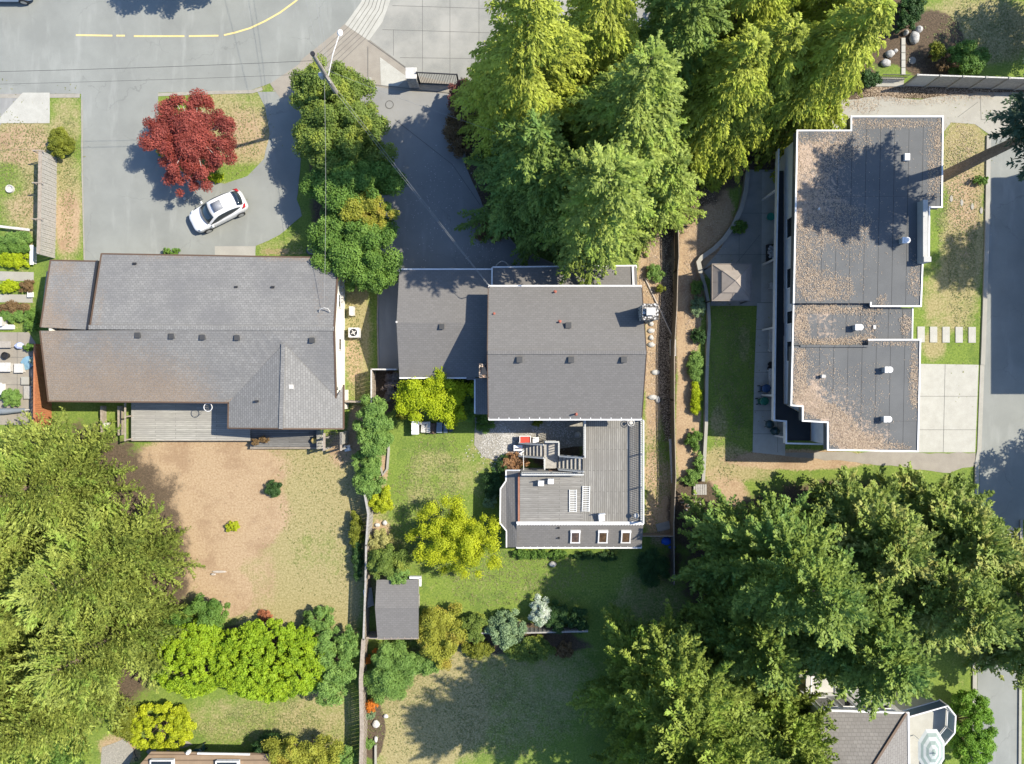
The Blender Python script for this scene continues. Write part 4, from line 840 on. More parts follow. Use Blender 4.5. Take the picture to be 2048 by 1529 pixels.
def trunk_mb(h, r0, limbs=(), step=6, base=(0, 0, 0), wob=.05, seed=0):
    rr = random.Random(seed); mb = MB(); pts = []; rs = []
    for k in range(7):
        f = k / 6; pts.append((base[0] + rr.uniform(-wob, wob) * f, base[1] + rr.uniform(-wob, wob) * f, base[2] + h * f)); rs.append(r0 * (1.25 if k == 0 else 1) * (1 - f) ** .8 + .02)
    mb.tube(pts, rs, 9)
    for i, (a, b, c, L) in enumerate(limbs):
        if i % step == 0: mb.tube([a, b, c], [max(.02, L * .014), max(.015, L * .009), .008], 5, cap=False)
    return mb

def conifer(px, py, h, Rr, seed, mat, label, group, name='conifer_tree', cat='conifer tree', gpx=True, **k):
    """px, py: where the foot of the trunk stands on the ground plane"""
    b = G(px, py); root = thing(name, label, cat, (b[0], b[1], 0), group); root.rotation_euler.z = 0
    A = conifer_crown(h, Rr, seed, **k)
    me = leaf_mesh('crown', *A[:6], mat); o = bpy.data.objects.new('crown', me); C.objects.link(o); o.parent = root; ORG[o] = ORG[root]
    tb = trunk_mb(h * .96, .017 * h + .06, A[6], 2, (b[0], b[1], 0), seed=seed)
    # limbs are local to the tree: shift
    mb = MB(); mb.add([Vector(v) - Vector((b[0], b[1], 0)) if i < 7 * 9 else Vector(v) for i, v in enumerate(tb.v)], tb.f)
    me2 = bpy.data.meshes.new('trunk'); me2.from_pydata([tuple(v) for v in mb.v], [], mb.f); me2.update(); me2.materials.append(m_bark)
    o2 = bpy.data.objects.new('trunk', me2); C.objects.link(o2); o2.parent = root; ORG[o2] = ORG[root]
    return root

def clump_cloud(rx, ry, rz, seed, leaf=.16, asp=.6, cover=2.2, ncl=None, cr=.29, low=-.25, ragged=.12, shell=0, flat=.0, open_top=0, updir=.55):
    rg = np.random.default_rng(seed); Rm = (rx + ry) / 2; ncl = ncl or max(18, int(30 + 24 * Rm)); cc = []; crs = []
    for i in range(ncl):
        while True:
            d = rg.normal(0, 1, 3); d /= np.linalg.norm(d)
            if d[2] > low: break
        rad = rg.uniform(.35, .84) if i > ncl * .35 else rg.uniform(.74, .95 + ragged)
        if shell: rad = rg.uniform(.86, 1.0) if i % 4 else rg.uniform(.4, .8)
        if open_top and d[2] > .55: rad *= .55
        cc.append(d * rad * np.array([rx, ry, rz])); crs.append(cr * Rm * rg.uniform(.55, 1.15) / (1 + .08 * Rm))
    leaf = leaf * .8; Cs = []; Ds = []; Ns = []; Vs = []; la = leaf * leaf * asp / 2
    for c, r in zip(cc, crs):
        n = max(30, int(cover * 4 * math.pi * r * r / la * .5)); d = rg.normal(0, 1, (n, 3)); d /= np.linalg.norm(d, axis=1, keepdims=True)
        rad = r * (rg.random(n) ** .45) * (1 + .25 * rg.normal(0, 1, n) * ragged * 2); p = c + d * rad[:, None] * np.array([1.08, 1.08, .8])
        nn = d * .7 + rg.normal(0, .55, (n, 3)) + np.array([0, 0, updir]); dd = rg.normal(0, 1, (n, 3)) + d * .5 + np.array([0, 0, -.25])
        dd -= nn * (np.sum(dd * nn, 1) / np.sum(nn * nn, 1))[:, None]
        Cs.append(p); Ds.append(dd); Ns.append(nn); Vs.append(np.clip(rg.normal(.5, .2, n) + rg.normal(0, .2), 0, 1))
    Cn = np.vstack(Cs); n = len(Cn)
    return Cn, np.vstack(Ds), np.vstack(Ns), leaf * rg.uniform(.7, 1.35, n), leaf * asp * rg.uniform(.7, 1.3, n), np.concatenate(Vs), cc

def leafy(px, py, rxp, ryp, zc, rz, seed, mat, label, name='shrub', cat='shrub', group=None, trunk=True, bark=None, tr=.07, **k):
    """px,py,rxp,ryp: middle and half sizes of the crown in the photo; zc height of its middle, rz half height"""
    c = P(px, py, zc); f = (CAMH - zc - rz * .4) / FPX; rx = rxp * f * .97; ry = ryp * f * .97
    root = thing(name, label, cat, (c.x, c.y, 0), group)
    A = clump_cloud(rx, ry, rz, seed, **k); Cn = A[0].copy(); Cn[:, 2] += zc
    keep = Cn[:, 2] > .03; B = [a[keep] if isinstance(a, np.ndarray) and len(a) == len(keep) else a for a in A[1:6]]
    me = leaf_mesh('crown' if trunk else 'foliage', Cn[keep], *B, mat); o = bpy.data.objects.new(me.name.split('.')[0], me); C.objects.link(o); o.parent = root; ORG[o] = ORG[root]
    mb = MB(); rr = random.Random(seed)
    if trunk:
        mb.tube([(0, 0, 0), (.03, .02, max(.15, zc * .5)), (0, 0, zc)], [tr * 1.2, tr, tr * .7], 8)
        for q in A[6][::2 if not k.get('open_top') else 1]: mb.tube([(0, 0, zc * .45), (q[0] * .45, q[1] * .45, zc + q[2] * .45 - .05), (q[0], q[1], zc + q[2])], [tr * .55, tr * .3, .012], 5, cap=False)
    else:
        for q in A[6][::3]: mb.tube([(q[0] * .1, q[1] * .1, 0), (q[0] * .5, q[1] * .5, max(.05, zc * .7)), (q[0] * .9, q[1] * .9, max(.06, zc + q[2] * .8))], [.03, .02, .008], 5, cap=False)
    me2 = bpy.data.meshes.new('trunk'); me2.from_pydata([tuple(v) for v in mb.v], [], mb.f); me2.update(); me2.materials.append(bark or m_bark)
    o2 = bpy.data.objects.new('trunk' if trunk else 'stem', me2); C.objects.link(o2); o2.parent = root; ORG[o2] = ORG[root]
    return root

lm_cedar = leafmat('foliage_cedar', (.055, .10, .014), (.36, .43, .085), .2, .6, (.24, .34, .05))
lm_cedar_yel = leafmat('foliage_cedar_gold', (.085, .12, .012), (.47, .51, .07), .22, .5, (.33, .40, .045))
lm_fir = leafmat('foliage_fir', (.04, .08, .014), (.25, .335, .06), .2, .6, (.13, .23, .05))
lm_leyl = leafmat('foliage_leyland', (.075, .11, .02), (.41, .465, .10), .2, .4, (.24, .34, .06))
lm_firrich = leafmat('foliage_evergreen', (.05, .10, .014), (.30, .38, .075), .2, .6, (.12, .22, .05))
lm_firdark = leafmat('foliage_fir_dark', (.03, .055, .03), (.075, .115, .055), .2, .6)
lm_beech = leafmat('foliage_hemlock', (.05, .095, .016), (.31, .385, .08), .2, .5, (.36, .36, .10))
lm_red = leafmat('foliage_red', (.09, .016, .014), (.47, .12, .09), .3, .8, (.26, .05, .035))
lm_green = leafmat('foliage_green', (.045, .11, .018), (.19, .31, .055), .28, .7)
lm_mixed = leafmat('foliage_laurel', (.07, .12, .02), (.23, .30, .06), .28, .8, (.30, .34, .05))
lm_lime = leafmat('foliage_lime', (.22, .30, .01), (.47, .54, .02), .35, .8)
lm_yel = leafmat('foliage_yellow', (.20, .25, .012), (.56, .60, .03), .35, .8)
lm_hedge = leafmat('foliage_hedge', (.11, .21, .01), (.36, .47, .022), .3, .6, (.25, .38, .02))
lm_mid = leafmat('foliage_mid', (.085, .17, .035), (.25, .38, .09), .3, .8)
lm_pale = leafmat('foliage_pale', (.12, .19, .09), (.30, .40, .21), .28, .9)
lm_paley = leafmat('foliage_pale_yellow', (.28, .27, .08), (.52, .49, .20), .3, .9)
lm_dark = leafmat('foliage_dark', (.022, .055, .016), (.06, .125, .03), .2, .9)
lm_orange = leafmat('foliage_amber', (.17, .18, .02), (.40, .41, .06), .3, .9, (.37, .29, .05))
lm_flame = leafmat('foliage_orange', (.45, .13, .02), (.70, .26, .03), .3, .9)
lm_oliv = leafmat('foliage_olive', (.11, .13, .015), (.24, .26, .03), .25, 1.2)
lm_white = leafmat('foliage_white_flowers', (.15, .25, .12), (.72, .74, .68), .2, 2)
lm_bronze = leafmat('foliage_bronze', (.10, .06, .025), (.26, .17, .08), .25, 1)

# --- top cluster of tall conifers
GT = 'tall conifers at the top centre'
gold = dict(droop=.6, up=.2, sw=.21, lat=.6, sl=.38, cov=1.15, ll=.25, lw=.10, step=.40, dome=1.0)
pale = dict(droop=.38, up=.24, sw=.22, lat=.8, sl=.31, cov=1.15, ll=.23, lw=.105, step=.40, dome=1.0)
conifer(1048, 282, 22, 4.9, 11, lm_cedar_yel, 'golden drooping cedar with its top near the upper edge, leftmost of the tall group', GT, nb=125, power=.7, **gold)
conifer(1062, 395, 15.5, 4.7, 12, lm_fir, 'dark green conifer overhanging the shaded driveway, left front of the tall group', GT, nb=105, **pale)
conifer(1205, 345, 20, 5.2, 13, lm_cedar, 'large pale green conifer leading the front of the tall group', GT, nb=130, **pale)
conifer(1165, 474, 18, 3.9, 14, lm_cedar, 'slim bright conifer whose lowest boughs touch the main house roof', GT, nb=115, power=.5, bushy=.55, **pale)
conifer(1092, 436, 13, 3.1, 23, lm_fir, 'shaded dark conifer between the driveway edge and the porch roof', GT, nb=80, **pale)
conifer(1292, 412, 11, 3.3, 15, lm_cedar, 'small conifer beside the brown fence at the lower right of the tall group', GT, nb=80, **pale)
conifer(1385, 265, 15, 4.6, 16, lm_cedar_yel, 'golden green conifer above the bare earth bed', GT, nb=105, **gold)
conifer(1450, 232, 14, 4.2, 24, lm_cedar_yel, 'golden conifer over the top end of the curved retaining wall', GT, nb=95, **gold)
conifer(1555, 222, 16, 5.0, 17, lm_cedar_yel, 'golden conifer overhanging the north west corner of the flat roof', GT, nb=120, **gold)
conifer(1165, 200, 21, 4.4, 18, lm_cedar_yel, 'golden cedar cut by the top edge, second from the left', GT, nb=100, **gold)
conifer(1300, 190, 19, 4.6, 19, lm_fir, 'dark conifer in the middle of the tall group behind the pale one', GT, nb=105, **pale)
conifer(1420, 120, 17, 4.8, 20, lm_cedar_yel, 'golden conifer cut by the top edge above the bare earth bed', GT, nb=105, **gold)
conifer(1590, 90, 14, 4.4, 21, lm_cedar_yel, 'golden conifer beside the white rocks, rightmost of the tall group', GT, nb=105, **gold)
# --- left feathery mass
GL = 'feathery cypress trees at the left edge'
kw = dict(z0=.04, droop=.15, up=.38, ll=.26, lw=.085, cov=1.1, sw=.16, sl=.26, lat=.65, step=.42, power=.62, tipup=.5, dome=1.1, nb=150)
conifer(165, 955, 10.5, 4.7, 31, lm_leyl, 'feathery cypress just below the mossy end of the left roof', GL, 'cypress_tree', 'cypress tree', **kw)
conifer(275, 1105, 12, 4.7, 32, lm_leyl, 'feathery cypress reaching farthest into the sandy yard', GL, 'cypress_tree', 'cypress tree', **kw)
conifer(120, 1130, 14, 4.6, 33, lm_leyl, 'feathery cypress in the middle of the left mass', GL, 'cypress_tree', 'cypress tree', **kw)
conifer(285, 1235, 11, 4.4, 34, lm_leyl, 'feathery cypress next to the bright green hedge', GL, 'cypress_tree', 'cypress tree', **kw)
conifer(110, 1320, 13, 4.6, 35, lm_leyl, 'feathery cypress at the lower left beside the yellow shrub', GL, 'cypress_tree', 'cypress tree', **kw)
conifer(35, 985, 11, 4.3, 36, lm_leyl, 'feathery cypress on the left edge below the grey garden patio', GL, 'cypress_tree', 'cypress tree', **kw)
conifer(30, 1230, 14, 4.6, 37, lm_leyl, 'feathery cypress on the left edge with a bare pale limb', GL, 'cypress_tree', 'cypress tree', **kw)
conifer(165, 1362, 10, 4.1, 39, lm_leyl, 'feathery cypress directly above the yellow shrubs near the bottom edge', GL, 'cypress_tree', 'cypress tree', **kw)
conifer(90, 1455, 9, 4.3, 38, lm_mid, 'greener cypress in the bottom left corner', GL, 'cypress_tree', 'cypress tree', **kw)
# --- lower right
GR = 'broad evergreen trees at the lower right'
kb = dict(z0=.12, power=.6, droop=.3, up=.35, ll=.22, lw=.13, cov=1.5, sw=.25, sl=.26, lat=.9, step=.40, bushy=.3, tipup=.3, dome=1.0, nb=120)
kf = dict(z0=.05, power=.75, droop=.22, up=.42, ll=.21, lw=.12, cov=1.6, sw=.23, sl=.28, lat=.9, step=.38, tipup=.4, dome=1.0, nb=140)
conifer(1308, 1335, 21, 5.4, 41, lm_cedar, 'large yellow green fir in front of the south yard, left of the lower right trees', GR, **{**kf, 'power': .5, 'nb': 190})
conifer(1495, 1412, 15, 4.9, 42, lm_cedar, 'yellow green fir beside the brown hip roof', GR, **kf)
conifer(1480, 1082, 17, 5.3, 43, lm_firrich, 'dark broad evergreen behind the log pile and brown fence', GR, 'evergreen_tree', 'evergreen tree', **kb)
conifer(1660, 1045, 11, 4.3, 44, lm_beech, 'broad evergreen directly below the flat roofed building', GR, 'evergreen_tree', 'evergreen tree', **kb)
conifer(1800, 1040, 11, 4.1, 45, lm_beech, 'broad evergreen beside the road below the pale concrete driveway', GR, 'evergreen_tree', 'evergreen tree', **kb)
conifer(1445, 1215, 12, 3.8, 50, lm_firrich, 'dark evergreen wedged between the yellow green fir and the broad evergreens', GR, 'evergreen_tree', 'evergreen tree', **kb)
conifer(1590, 1190, 16, 4.8, 46, lm_firrich, 'darkest broad evergreen in the middle of the lower right trees', GR, 'evergreen_tree', 'evergreen tree', **kb)
conifer(1745, 1128, 14, 4.6, 47, lm_beech, 'broad evergreen with pale bare limbs above the white sided house', GR, 'evergreen_tree', 'evergreen tree', **kb)
conifer(1965, 1210, 11, 4.7, 51, lm_beech, 'broad evergreen cut by the right picture edge', GR, 'evergreen_tree', 'evergreen tree', **kb)
conifer(1870, 1120, 12, 4.2, 48, lm_beech, 'broad evergreen overhanging the right road beside the leafy shadow', GR, 'evergreen_tree', 'evergreen tree', **kb)
conifer(1330, 1540, 15, 4.9, 49, lm_cedar, 'fir at the bottom edge right of the shaded south lawn', GR, **kf)

# --- tall pine beyond the flat roof: bare leaning-looking trunk, crown high up
pb = G(1838, 376)
pine = thing('pine_tree', 'tall pine with long bare brown trunk rising beside the flat roof', 'pine tree', (*pb, 0))
A = conifer_crown(19, 3.5, 61, nb=44, z0=.70, droop=.25, up=.2, ll=.24, lw=.09, cov=1.3, power=.6, sw=.3, lat=.9, bushy=.5)
me = leaf_mesh('crown', *A[:6], lm_firdark); o = bpy.data.objects.new('crown', me); C.objects.link(o); o.parent = pine; ORG[o] = ORG[pine]
tb = MB().tube([(0, 0, 0), (.05, 0, 3), (0, .05, 8), (0, 0, 13), (0, 0, 18)], [.5, .40, .33, .24, .03], 14)
for i, (a, b, c, L_) in enumerate(A[6]):
    if i % 2 == 0: tb.tube([a, b, c], [.06, .035, .01], 5, cap=False)
me2 = bpy.data.meshes.new('trunk'); me2.from_pydata([tuple(v) for v in tb.v], [], tb.f); me2.update(); me2.materials.append(m_bark); o2 = bpy.data.objects.new('trunk', me2); C.objects.link(o2); o2.parent = pine
# off-frame trees whose shadows fall into the picture
GO = 'trees just outside the frame that shade the ground'
leafy(2330, 960, 105, 110, 6, 3.2, 62, lm_green, 'leafy tree beyond the right road shading the asphalt by the pale driveway', 'leafy_tree', 'tree', GO, leaf=.3, cover=1.3, tr=.2)
leafy(2260, 1160, 80, 80, 5, 2.6, 63, lm_green, 'leafy tree beyond the lower right road edge', 'leafy_tree', 'tree', GO, leaf=.3, cover=1.3, tr=.2)
leafy(365, -128, 110, 60, 4.6, 2.2, 64, lm_green, 'leafy tree beyond the top edge shading the road', 'leafy_tree', 'tree', GO, leaf=.3, cover=1.3, tr=.2)
conifer(2110, 55, 12, 3.8, 65, lm_firdark, 'dark conifer at the top right corner over the golden lawn', GO, nb=40, z0=.2, droop=.3, cov=1.0)
conifer(2268, 432, 18, 4.7, 67, lm_firdark, 'tall conifer beyond the right edge shading the tan verge', GO, nb=60, z0=.3, cov=1.1, power=.6)

# --- trees between the two driveways
GM = 'broadleaf trees between the two driveways'
leafy(664, 188, 82, 66, 2.9, 1.7, 71, lm_mixed, 'olive yellow broadleaf tree around the utility pole', 'broadleaf_tree', 'tree', GM, leaf=.19, cover=2.2, tr=.12)
leafy(690, 278, 98, 72, 3.2, 2.0, 72, lm_mixed, 'yellow green broadleaf tree second down between the driveways', 'broadleaf_tree', 'tree', GM, leaf=.19, cover=2.2, tr=.12)
leafy(702, 372, 98, 68, 3.0, 1.9, 73, lm_green, 'deep green broadleaf tree in the middle of the driveway row', 'broadleaf_tree', 'tree', GM, leaf=.19, cover=2.2, tr=.12)
leafy(733, 425, 55, 38, 3.5, 1.4, 74, lm_orange, 'bronze yellow topped tree low in the driveway row', 'broadleaf_tree', 'tree', GM, leaf=.18, cover=2.2, tr=.1)
leafy(712, 492, 88, 74, 2.9, 1.9, 75, lm_green, 'bright green round tree over the east end of the left roof', 'broadleaf_tree', 'tree', GM, leaf=.19, cover=2.2, tr=.12)
leafy(738, 545, 54, 42, 2.4, 1.5, 76, lm_green, 'smaller green tree at the bottom of the driveway row', 'broadleaf_tree', 'tree', GM, leaf=.18, cover=2.2, tr=.1)
# --- red maple on its island
leafy(385, 268, 92, 84, 2.9, 1.5, 81, lm_red, 'round red leaved maple on the dry grass island', 'maple_tree', 'maple tree', None, bark=m_barkpale, leaf=.17, asp=.5, cover=2.0, ncl=95, cr=.26, open_top=1, tr=.11, ragged=.12)
leafy(384, 334, 58, 50, 2.3, .8, 82, lm_red, 'lower red maple in front of the round one, nearest the car', 'maple_tree', 'maple tree', None, leaf=.16, asp=.5, cover=2.0, ncl=36, tr=.05, ragged=.25)
leafy(322, 300, 9, 14, .2, .2, 83, lm_lime, 'tiny lime green weed clump left of the maple', trunk=False, leaf=.14, cover=1.5)
leafy(432, 356, 16, 9, .2, .25, 84, lm_lime, 'lime green weed clump between maple and car', trunk=False, leaf=.14, cover=1.5)
# --- clipped and small shrubs
lm_redsh = leafmat('foliage_brick_red', (.30, .09, .04), (.52, .24, .13), .3, .9)
T = dict(trunk=False)
leafy(121, 288, 27, 31, .55, .6, 90, lm_oliv, 'clipped olive green dome shrub at the top of the left fence', leaf=.11, cover=2.6, ragged=.05, **T)
leafy(25, 797, 24, 17, .5, .55, 91, lm_mid, 'round clipped green shrub at the lower left patio', leaf=.11, cover=2.6, ragged=.05, **T)
leafy(547, 976, 17, 16, .35, .45, 92, lm_dark, 'small dark rosette shrub alone on the sand', leaf=.18, asp=.3, cover=2, **T)
leafy(466, 1053, 14, 11, .25, .3, 93, lm_yel, 'tiny yellow green shrub alone on the sand', leaf=.12, cover=2, **T)
leafy(531, 1233, 17, 12, .4, .4, 94, lm_redsh, 'small red orange shrub at the top of the hedge', leaf=.12, asp=.4, cover=1.6, **T)
leafy(342, 505, 18, 9, .4, .4, 95, lm_green, 'low green shrub at the north eave of the left house', leaf=.13, cover=1.6, **T)
# lime tree near the wing
leafy(862, 790, 74, 48, 2.3, 1.0, 101, lm_lime, 'vivid lime green small tree below the single storey wing', 'small_tree', 'tree', None, leaf=.17, cover=2.3, ragged=.35, tr=.07)
leafy(905, 815, 26, 30, 2.0, .6, 102, lm_lime, 'lime green shrub spilling over the white boxes', leaf=.17, cover=2.0, ragged=.4, tr=.05)
leafy(918, 800, 34, 48, 1.1, .9, 103, lm_green, 'shaded dark green shrub in the corner of the lean-to roof', leaf=.17, cover=2.2, **T)
leafy(788, 775, 24, 28, .6, .5, 104, leafmat('foliage_dry_twigs', (.16, .12, .10), (.38, .31, .26), .1), 'brown twiggy leafless shrub beside the fence corner', leaf=.4, asp=.12, cover=1.2, **T)
leafy(806, 830, 16, 10, .3, .3, 105, lm_oliv, 'small yellow green shrub left of the white boxes', leaf=.12, cover=1.8, **T)
leafy(970, 848, 18, 20, .35, .4, 106, lm_green, 'dark strappy clump at the corner of the gravel pad', leaf=.26, asp=.2, cover=1.4, **T)
leafy(1075, 846, 12, 7, .3, .3, 107, lm_oliv, 'small shrub under the main house south gutter', leaf=.12, cover=1.6, **T)
leafy(1028, 925, 26, 22, .5, .45, 108, leafmat('foliage_rust', (.25, .12, .05), (.46, .28, .15), .25), 'rust leaved shrub beside the white trellis', leaf=.13, cover=1.6, **T)
leafy(1008, 930, 16, 20, .4, .4, 109, lm_dark, 'dark shrub at the edge of the rust leaved one', leaf=.13, cover=1.8, **T)
leafy(990, 970, 20, 34, .6, .6, 110, lm_dark, 'dark shrub in the shade of the bay roof', leaf=.14, cover=2, **T)
leafy(980, 1000, 14, 20, .5, .5, 149, lm_pale, 'pale shrub in the shade left of the bay roof', leaf=.14, cover=1.6, **T)
# column of shrubs along the fence
GC = 'shrubs along the fence of the middle yard'
leafy(750, 852, 40, 58, 2.0, 1.6, 111, lm_mid, 'pointed blue green shrub at the top of the fence row', 'shrub', 'shrub', GC, leaf=.17, cover=2.2, tr=.07)
leafy(733, 925, 26, 36, 1.0, .9, 112, lm_mid, 'green shrub with pale flower heads below the pointed one', 'shrub', 'shrub', GC, leaf=.15, cover=2.2, **T)
leafy(768, 885, 14, 14, .8, .5, 113, lm_pale, 'pale grey green shrub beside the small brick bed', 'shrub', 'shrub', GC, leaf=.13, cover=2, **T)
leafy(738, 968, 30, 36, 1.2, 1.0, 114, lm_mid, 'bright apple green shrub in the fence row', 'shrub', 'shrub', GC, leaf=.16, cover=2.3, **T)
leafy(765, 1002, 24, 28, 1.0, .8, 115, lm_yel, 'golden yellow shrub in the fence row', 'shrub', 'shrub', GC, leaf=.15, cover=2.2, **T)
leafy(760, 1083, 27, 24, .9, .8, 116, lm_paley, 'pale straw yellow shrub below the two white stones', 'shrub', 'shrub', GC, leaf=.14, cover=2.2, **T)
leafy(775, 1128, 42, 34, 1.7, 1.2, 117, lm_mixed, 'olive green shrub in front of the shed', 'shrub', 'shrub', GC, leaf=.16, cover=2.2, tr=.06)
leafy(798, 1150, 24, 20, 1.7, .9, 118, lm_mid, 'green shrub touching the shed roof', 'shrub', 'shrub', GC, leaf=.16, cover=2.2, tr=.05)
leafy(915, 1078, 70, 60, 2.4, 1.5, 119, lm_yel, 'bright yellow spreading small tree on the middle lawn', 'small_tree', 'tree', None, leaf=.16, asp=.5, cover=1.9, ragged=.5, ncl=150, cr=.24, tr=.08)
leafy(713, 1058, 12, 40, .7, .7, 120, lm_oliv, 'narrow yellow green climber on the sandy yard side of the fence', leaf=.14, cover=1.8, **T)
leafy(716, 1120, 10, 40, .6, .6, 121, lm_dark, 'narrow dark climber in the fence shade', leaf=.14, cover=1.6, **T)
# hedge mass at the bottom
GH = 'big hedge shrubs at the bottom left'
leafy(540, 1320, 125, 82, 2.2, 1.9, 131, lm_hedge, 'huge vivid green hedge mass in the middle of the row', 'hedge', 'hedge', GH, leaf=.2, cover=2.0, ncl=760, cr=.1, ragged=.08, low=-.05, shell=1, **T)
leafy(388, 1315, 84, 76, 2.0, 1.6, 132, lm_hedge, 'vivid green hedge next to the feathery cypress', 'hedge', 'hedge', GH, leaf=.19, cover=2.0, ncl=300, cr=.13, ragged=.1, shell=1, low=-.1, **T)
leafy(650, 1330, 55, 82, 1.8, 1.5, 133, lm_mid, 'softer green shrub at the fence end of the hedge', 'hedge', 'hedge', GH, leaf=.18, cover=2.0, ncl=120, cr=.19, **T)
leafy(420, 1225, 40, 34, 1.4, 1.2, 134, lm_green, 'deep green shrub at the upper end of the hedge', 'hedge', 'hedge', GH, leaf=.15, cover=2.1, **T)
leafy(640, 1240, 34, 28, 1.0, .9, 135, lm_mid, 'green shrub at the top right of the hedge', 'hedge', 'hedge', GH, leaf=.16, cover=2.0, **T)
leafy(700, 1285, 28, 30, 1.2, 1.0, 136, lm_mid, 'green shrub pushed through the fence by the shed', 'hedge', 'hedge', GH, leaf=.16, cover=2.0, **T)
leafy(352, 1262, 50, 40, 1.2, 1.0, 137, lm_green, 'deep green shrub between cypress and hedge', 'hedge', 'hedge', GH, leaf=.15, cover=2.0, **T)
leafy(322, 1455, 66, 52, .9, .8, 138, lm_yel, 'rounded yellow shrub above the brown metal roof', leaf=.16, cover=2.3, ncl=110, cr=.17, shell=1, ragged=.08, **T)
leafy(258, 1445, 34, 34, .8, .7, 139, lm_oliv, 'yellow green shrub left of the rounded yellow one', leaf=.15, cover=2.1, ragged=.1, **T)
leafy(612, 1505, 66, 44, 2.0, 1.4, 140, lm_orange, 'amber yellow small tree at the bottom edge', 'small_tree', 'tree', None, leaf=.16, asp=.5, cover=2.1, ragged=.35, tr=.08)
leafy(545, 1495, 34, 30, 1.2, 1.0, 141, lm_dark, 'dark green shrub left of the amber tree', leaf=.16, cover=2, **T)
leafy(693, 1512, 22, 22, .9, .8, 142, lm_mid, 'small green shrub right of the amber tree', leaf=.15, cover=2, **T)
# south yard border
GB = 'border shrubs south of the middle lawn'
leafy(880, 1268, 44, 56, 1.4, 1.3, 151, lm_orange, 'amber yellow shrub right of the shed', 'shrub', 'shrub', GB, leaf=.16, cover=2.2, ragged=.25, tr=.06)
leafy(950, 1252, 34, 28, .8, .7, 152, lm_mixed, 'olive shrub second along the south border', 'shrub', 'shrub', GB, leaf=.15, cover=2, **T)
leafy(1012, 1256, 38, 36, 1.0, .9, 153, lm_pale, 'pale blue green shrub in the south border', 'shrub', 'shrub', GB, leaf=.17, cover=2.1, **T)
leafy(1078, 1224, 20, 30, .9, .8, 154, lm_white, 'white flowering shrub in the south border', 'shrub', 'shrub', GB, leaf=.12, cover=1.8, **T)
leafy(1115, 1236, 29, 32, .7, .7, 155, lm_dark, 'dark domed juniper in the south border', 'shrub', 'shrub', GB, leaf=.16, asp=.3, cover=2.6, ragged=.05, **T)
leafy(1060, 1300, 44, 30, .8, .6, 156, lm_mixed, 'spreading olive shrub below the low fence', 'shrub', 'shrub', GB, leaf=.2, asp=.3, cover=1.8, **T)
leafy(1127, 1300, 20, 16, .5, .4, 157, lm_bronze, 'bronze round shrub below the dark juniper', 'shrub', 'shrub', GB, leaf=.13, cover=2, **T)
leafy(1155, 1240, 22, 24, .6, .5, 158, lm_dark, 'dark shrub between juniper and the big fir', 'shrub', 'shrub', GB, leaf=.14, cover=2, **T)
leafy(1026, 1290, 10, 8, .5, .3, 159, leafmat('foliage_pink', (.45, .16, .14), (.66, .34, .28), .3), 'small pink flowering shrub under the low fence', 'shrub', 'shrub', GB, leaf=.11, cover=1.6, **T)
leafy(955, 1300, 32, 16, .5, .4, 160, lm_oliv, 'low yellow green shrub right of the amber one below the fence', 'shrub', 'shrub', GB, leaf=.13, cover=1.8, **T)
leafy(778, 1345, 46, 62, 1.3, 1.1, 161, lm_mid, 'large soft green shrub right of the brown fence', 'shrub', 'shrub', GB, leaf=.2, asp=.3, cover=2.0, **T)
leafy(845, 1325, 40, 24, .8, .6, 162, lm_mid, 'low green shrub above the white stones', 'shrub', 'shrub', GB, leaf=.15, cover=1.9, **T)
GF = 'orange flower clumps south of the shed'
leafy(798, 1303, 11, 9, .7, .35, 163, lm_flame, 'orange flower clump right below the shed roof', 'flower_clump', 'flowers', GF, leaf=.11, cover=1.4, **T)
leafy(758, 1302, 14, 7, .6, .3, 164, lm_flame, 'orange flower clump next to the fence below the shed', 'flower_clump', 'flowers', GF, leaf=.11, cover=1.0, **T)
leafy(742, 1410, 15, 14, .6, .4, 165, lm_flame, 'orange flower clump at the lower end of the soft green shrub', 'flower_clump', 'flowers', GF, leaf=.11, cover=1.5, **T)
leafy(738, 1320, 7, 9, .6, .3, 166, lm_flame, 'smallest orange flower clump against the fence', 'flower_clump', 'flowers', GF, leaf=.1, cover=1.2, **T)
leafy(740, 1430, 12, 9, .3, .25, 167, lm_pale, 'pale low plants above the dark mulch bed', leaf=.11, cover=1.6, **T)
leafy(738, 1485, 12, 12, .3, .3, 168, lm_mid, 'small green plant at the end of the mulch bed', leaf=.13, cover=1.8, **T)
leafy(1306, 1132, 32, 38, .8, .7, 169, lm_dark, 'feathery dark fern like shrub by the annexe corner', leaf=.3, asp=.14, cover=1.8, **T)
# groundcover below annexe
GN = 'low plants along the annexe south wall'
for i, (x, lab) in enumerate(((1045, 'leftmost low plant below the annexe gutter'), (1080, 'second low plant below the annexe gutter'), (1115, 'third low plant below the annexe gutter'), (1170, 'low plant below the middle skylight'), (1215, 'low plant below the right skylight'))):
    leafy(x, 1108 + i, 22, 9, .3, .3, 170 + i, lm_green if i < 3 else lm_dark, lab, 'low_plant', 'plant', GN, leaf=.12, cover=1.6, **T)
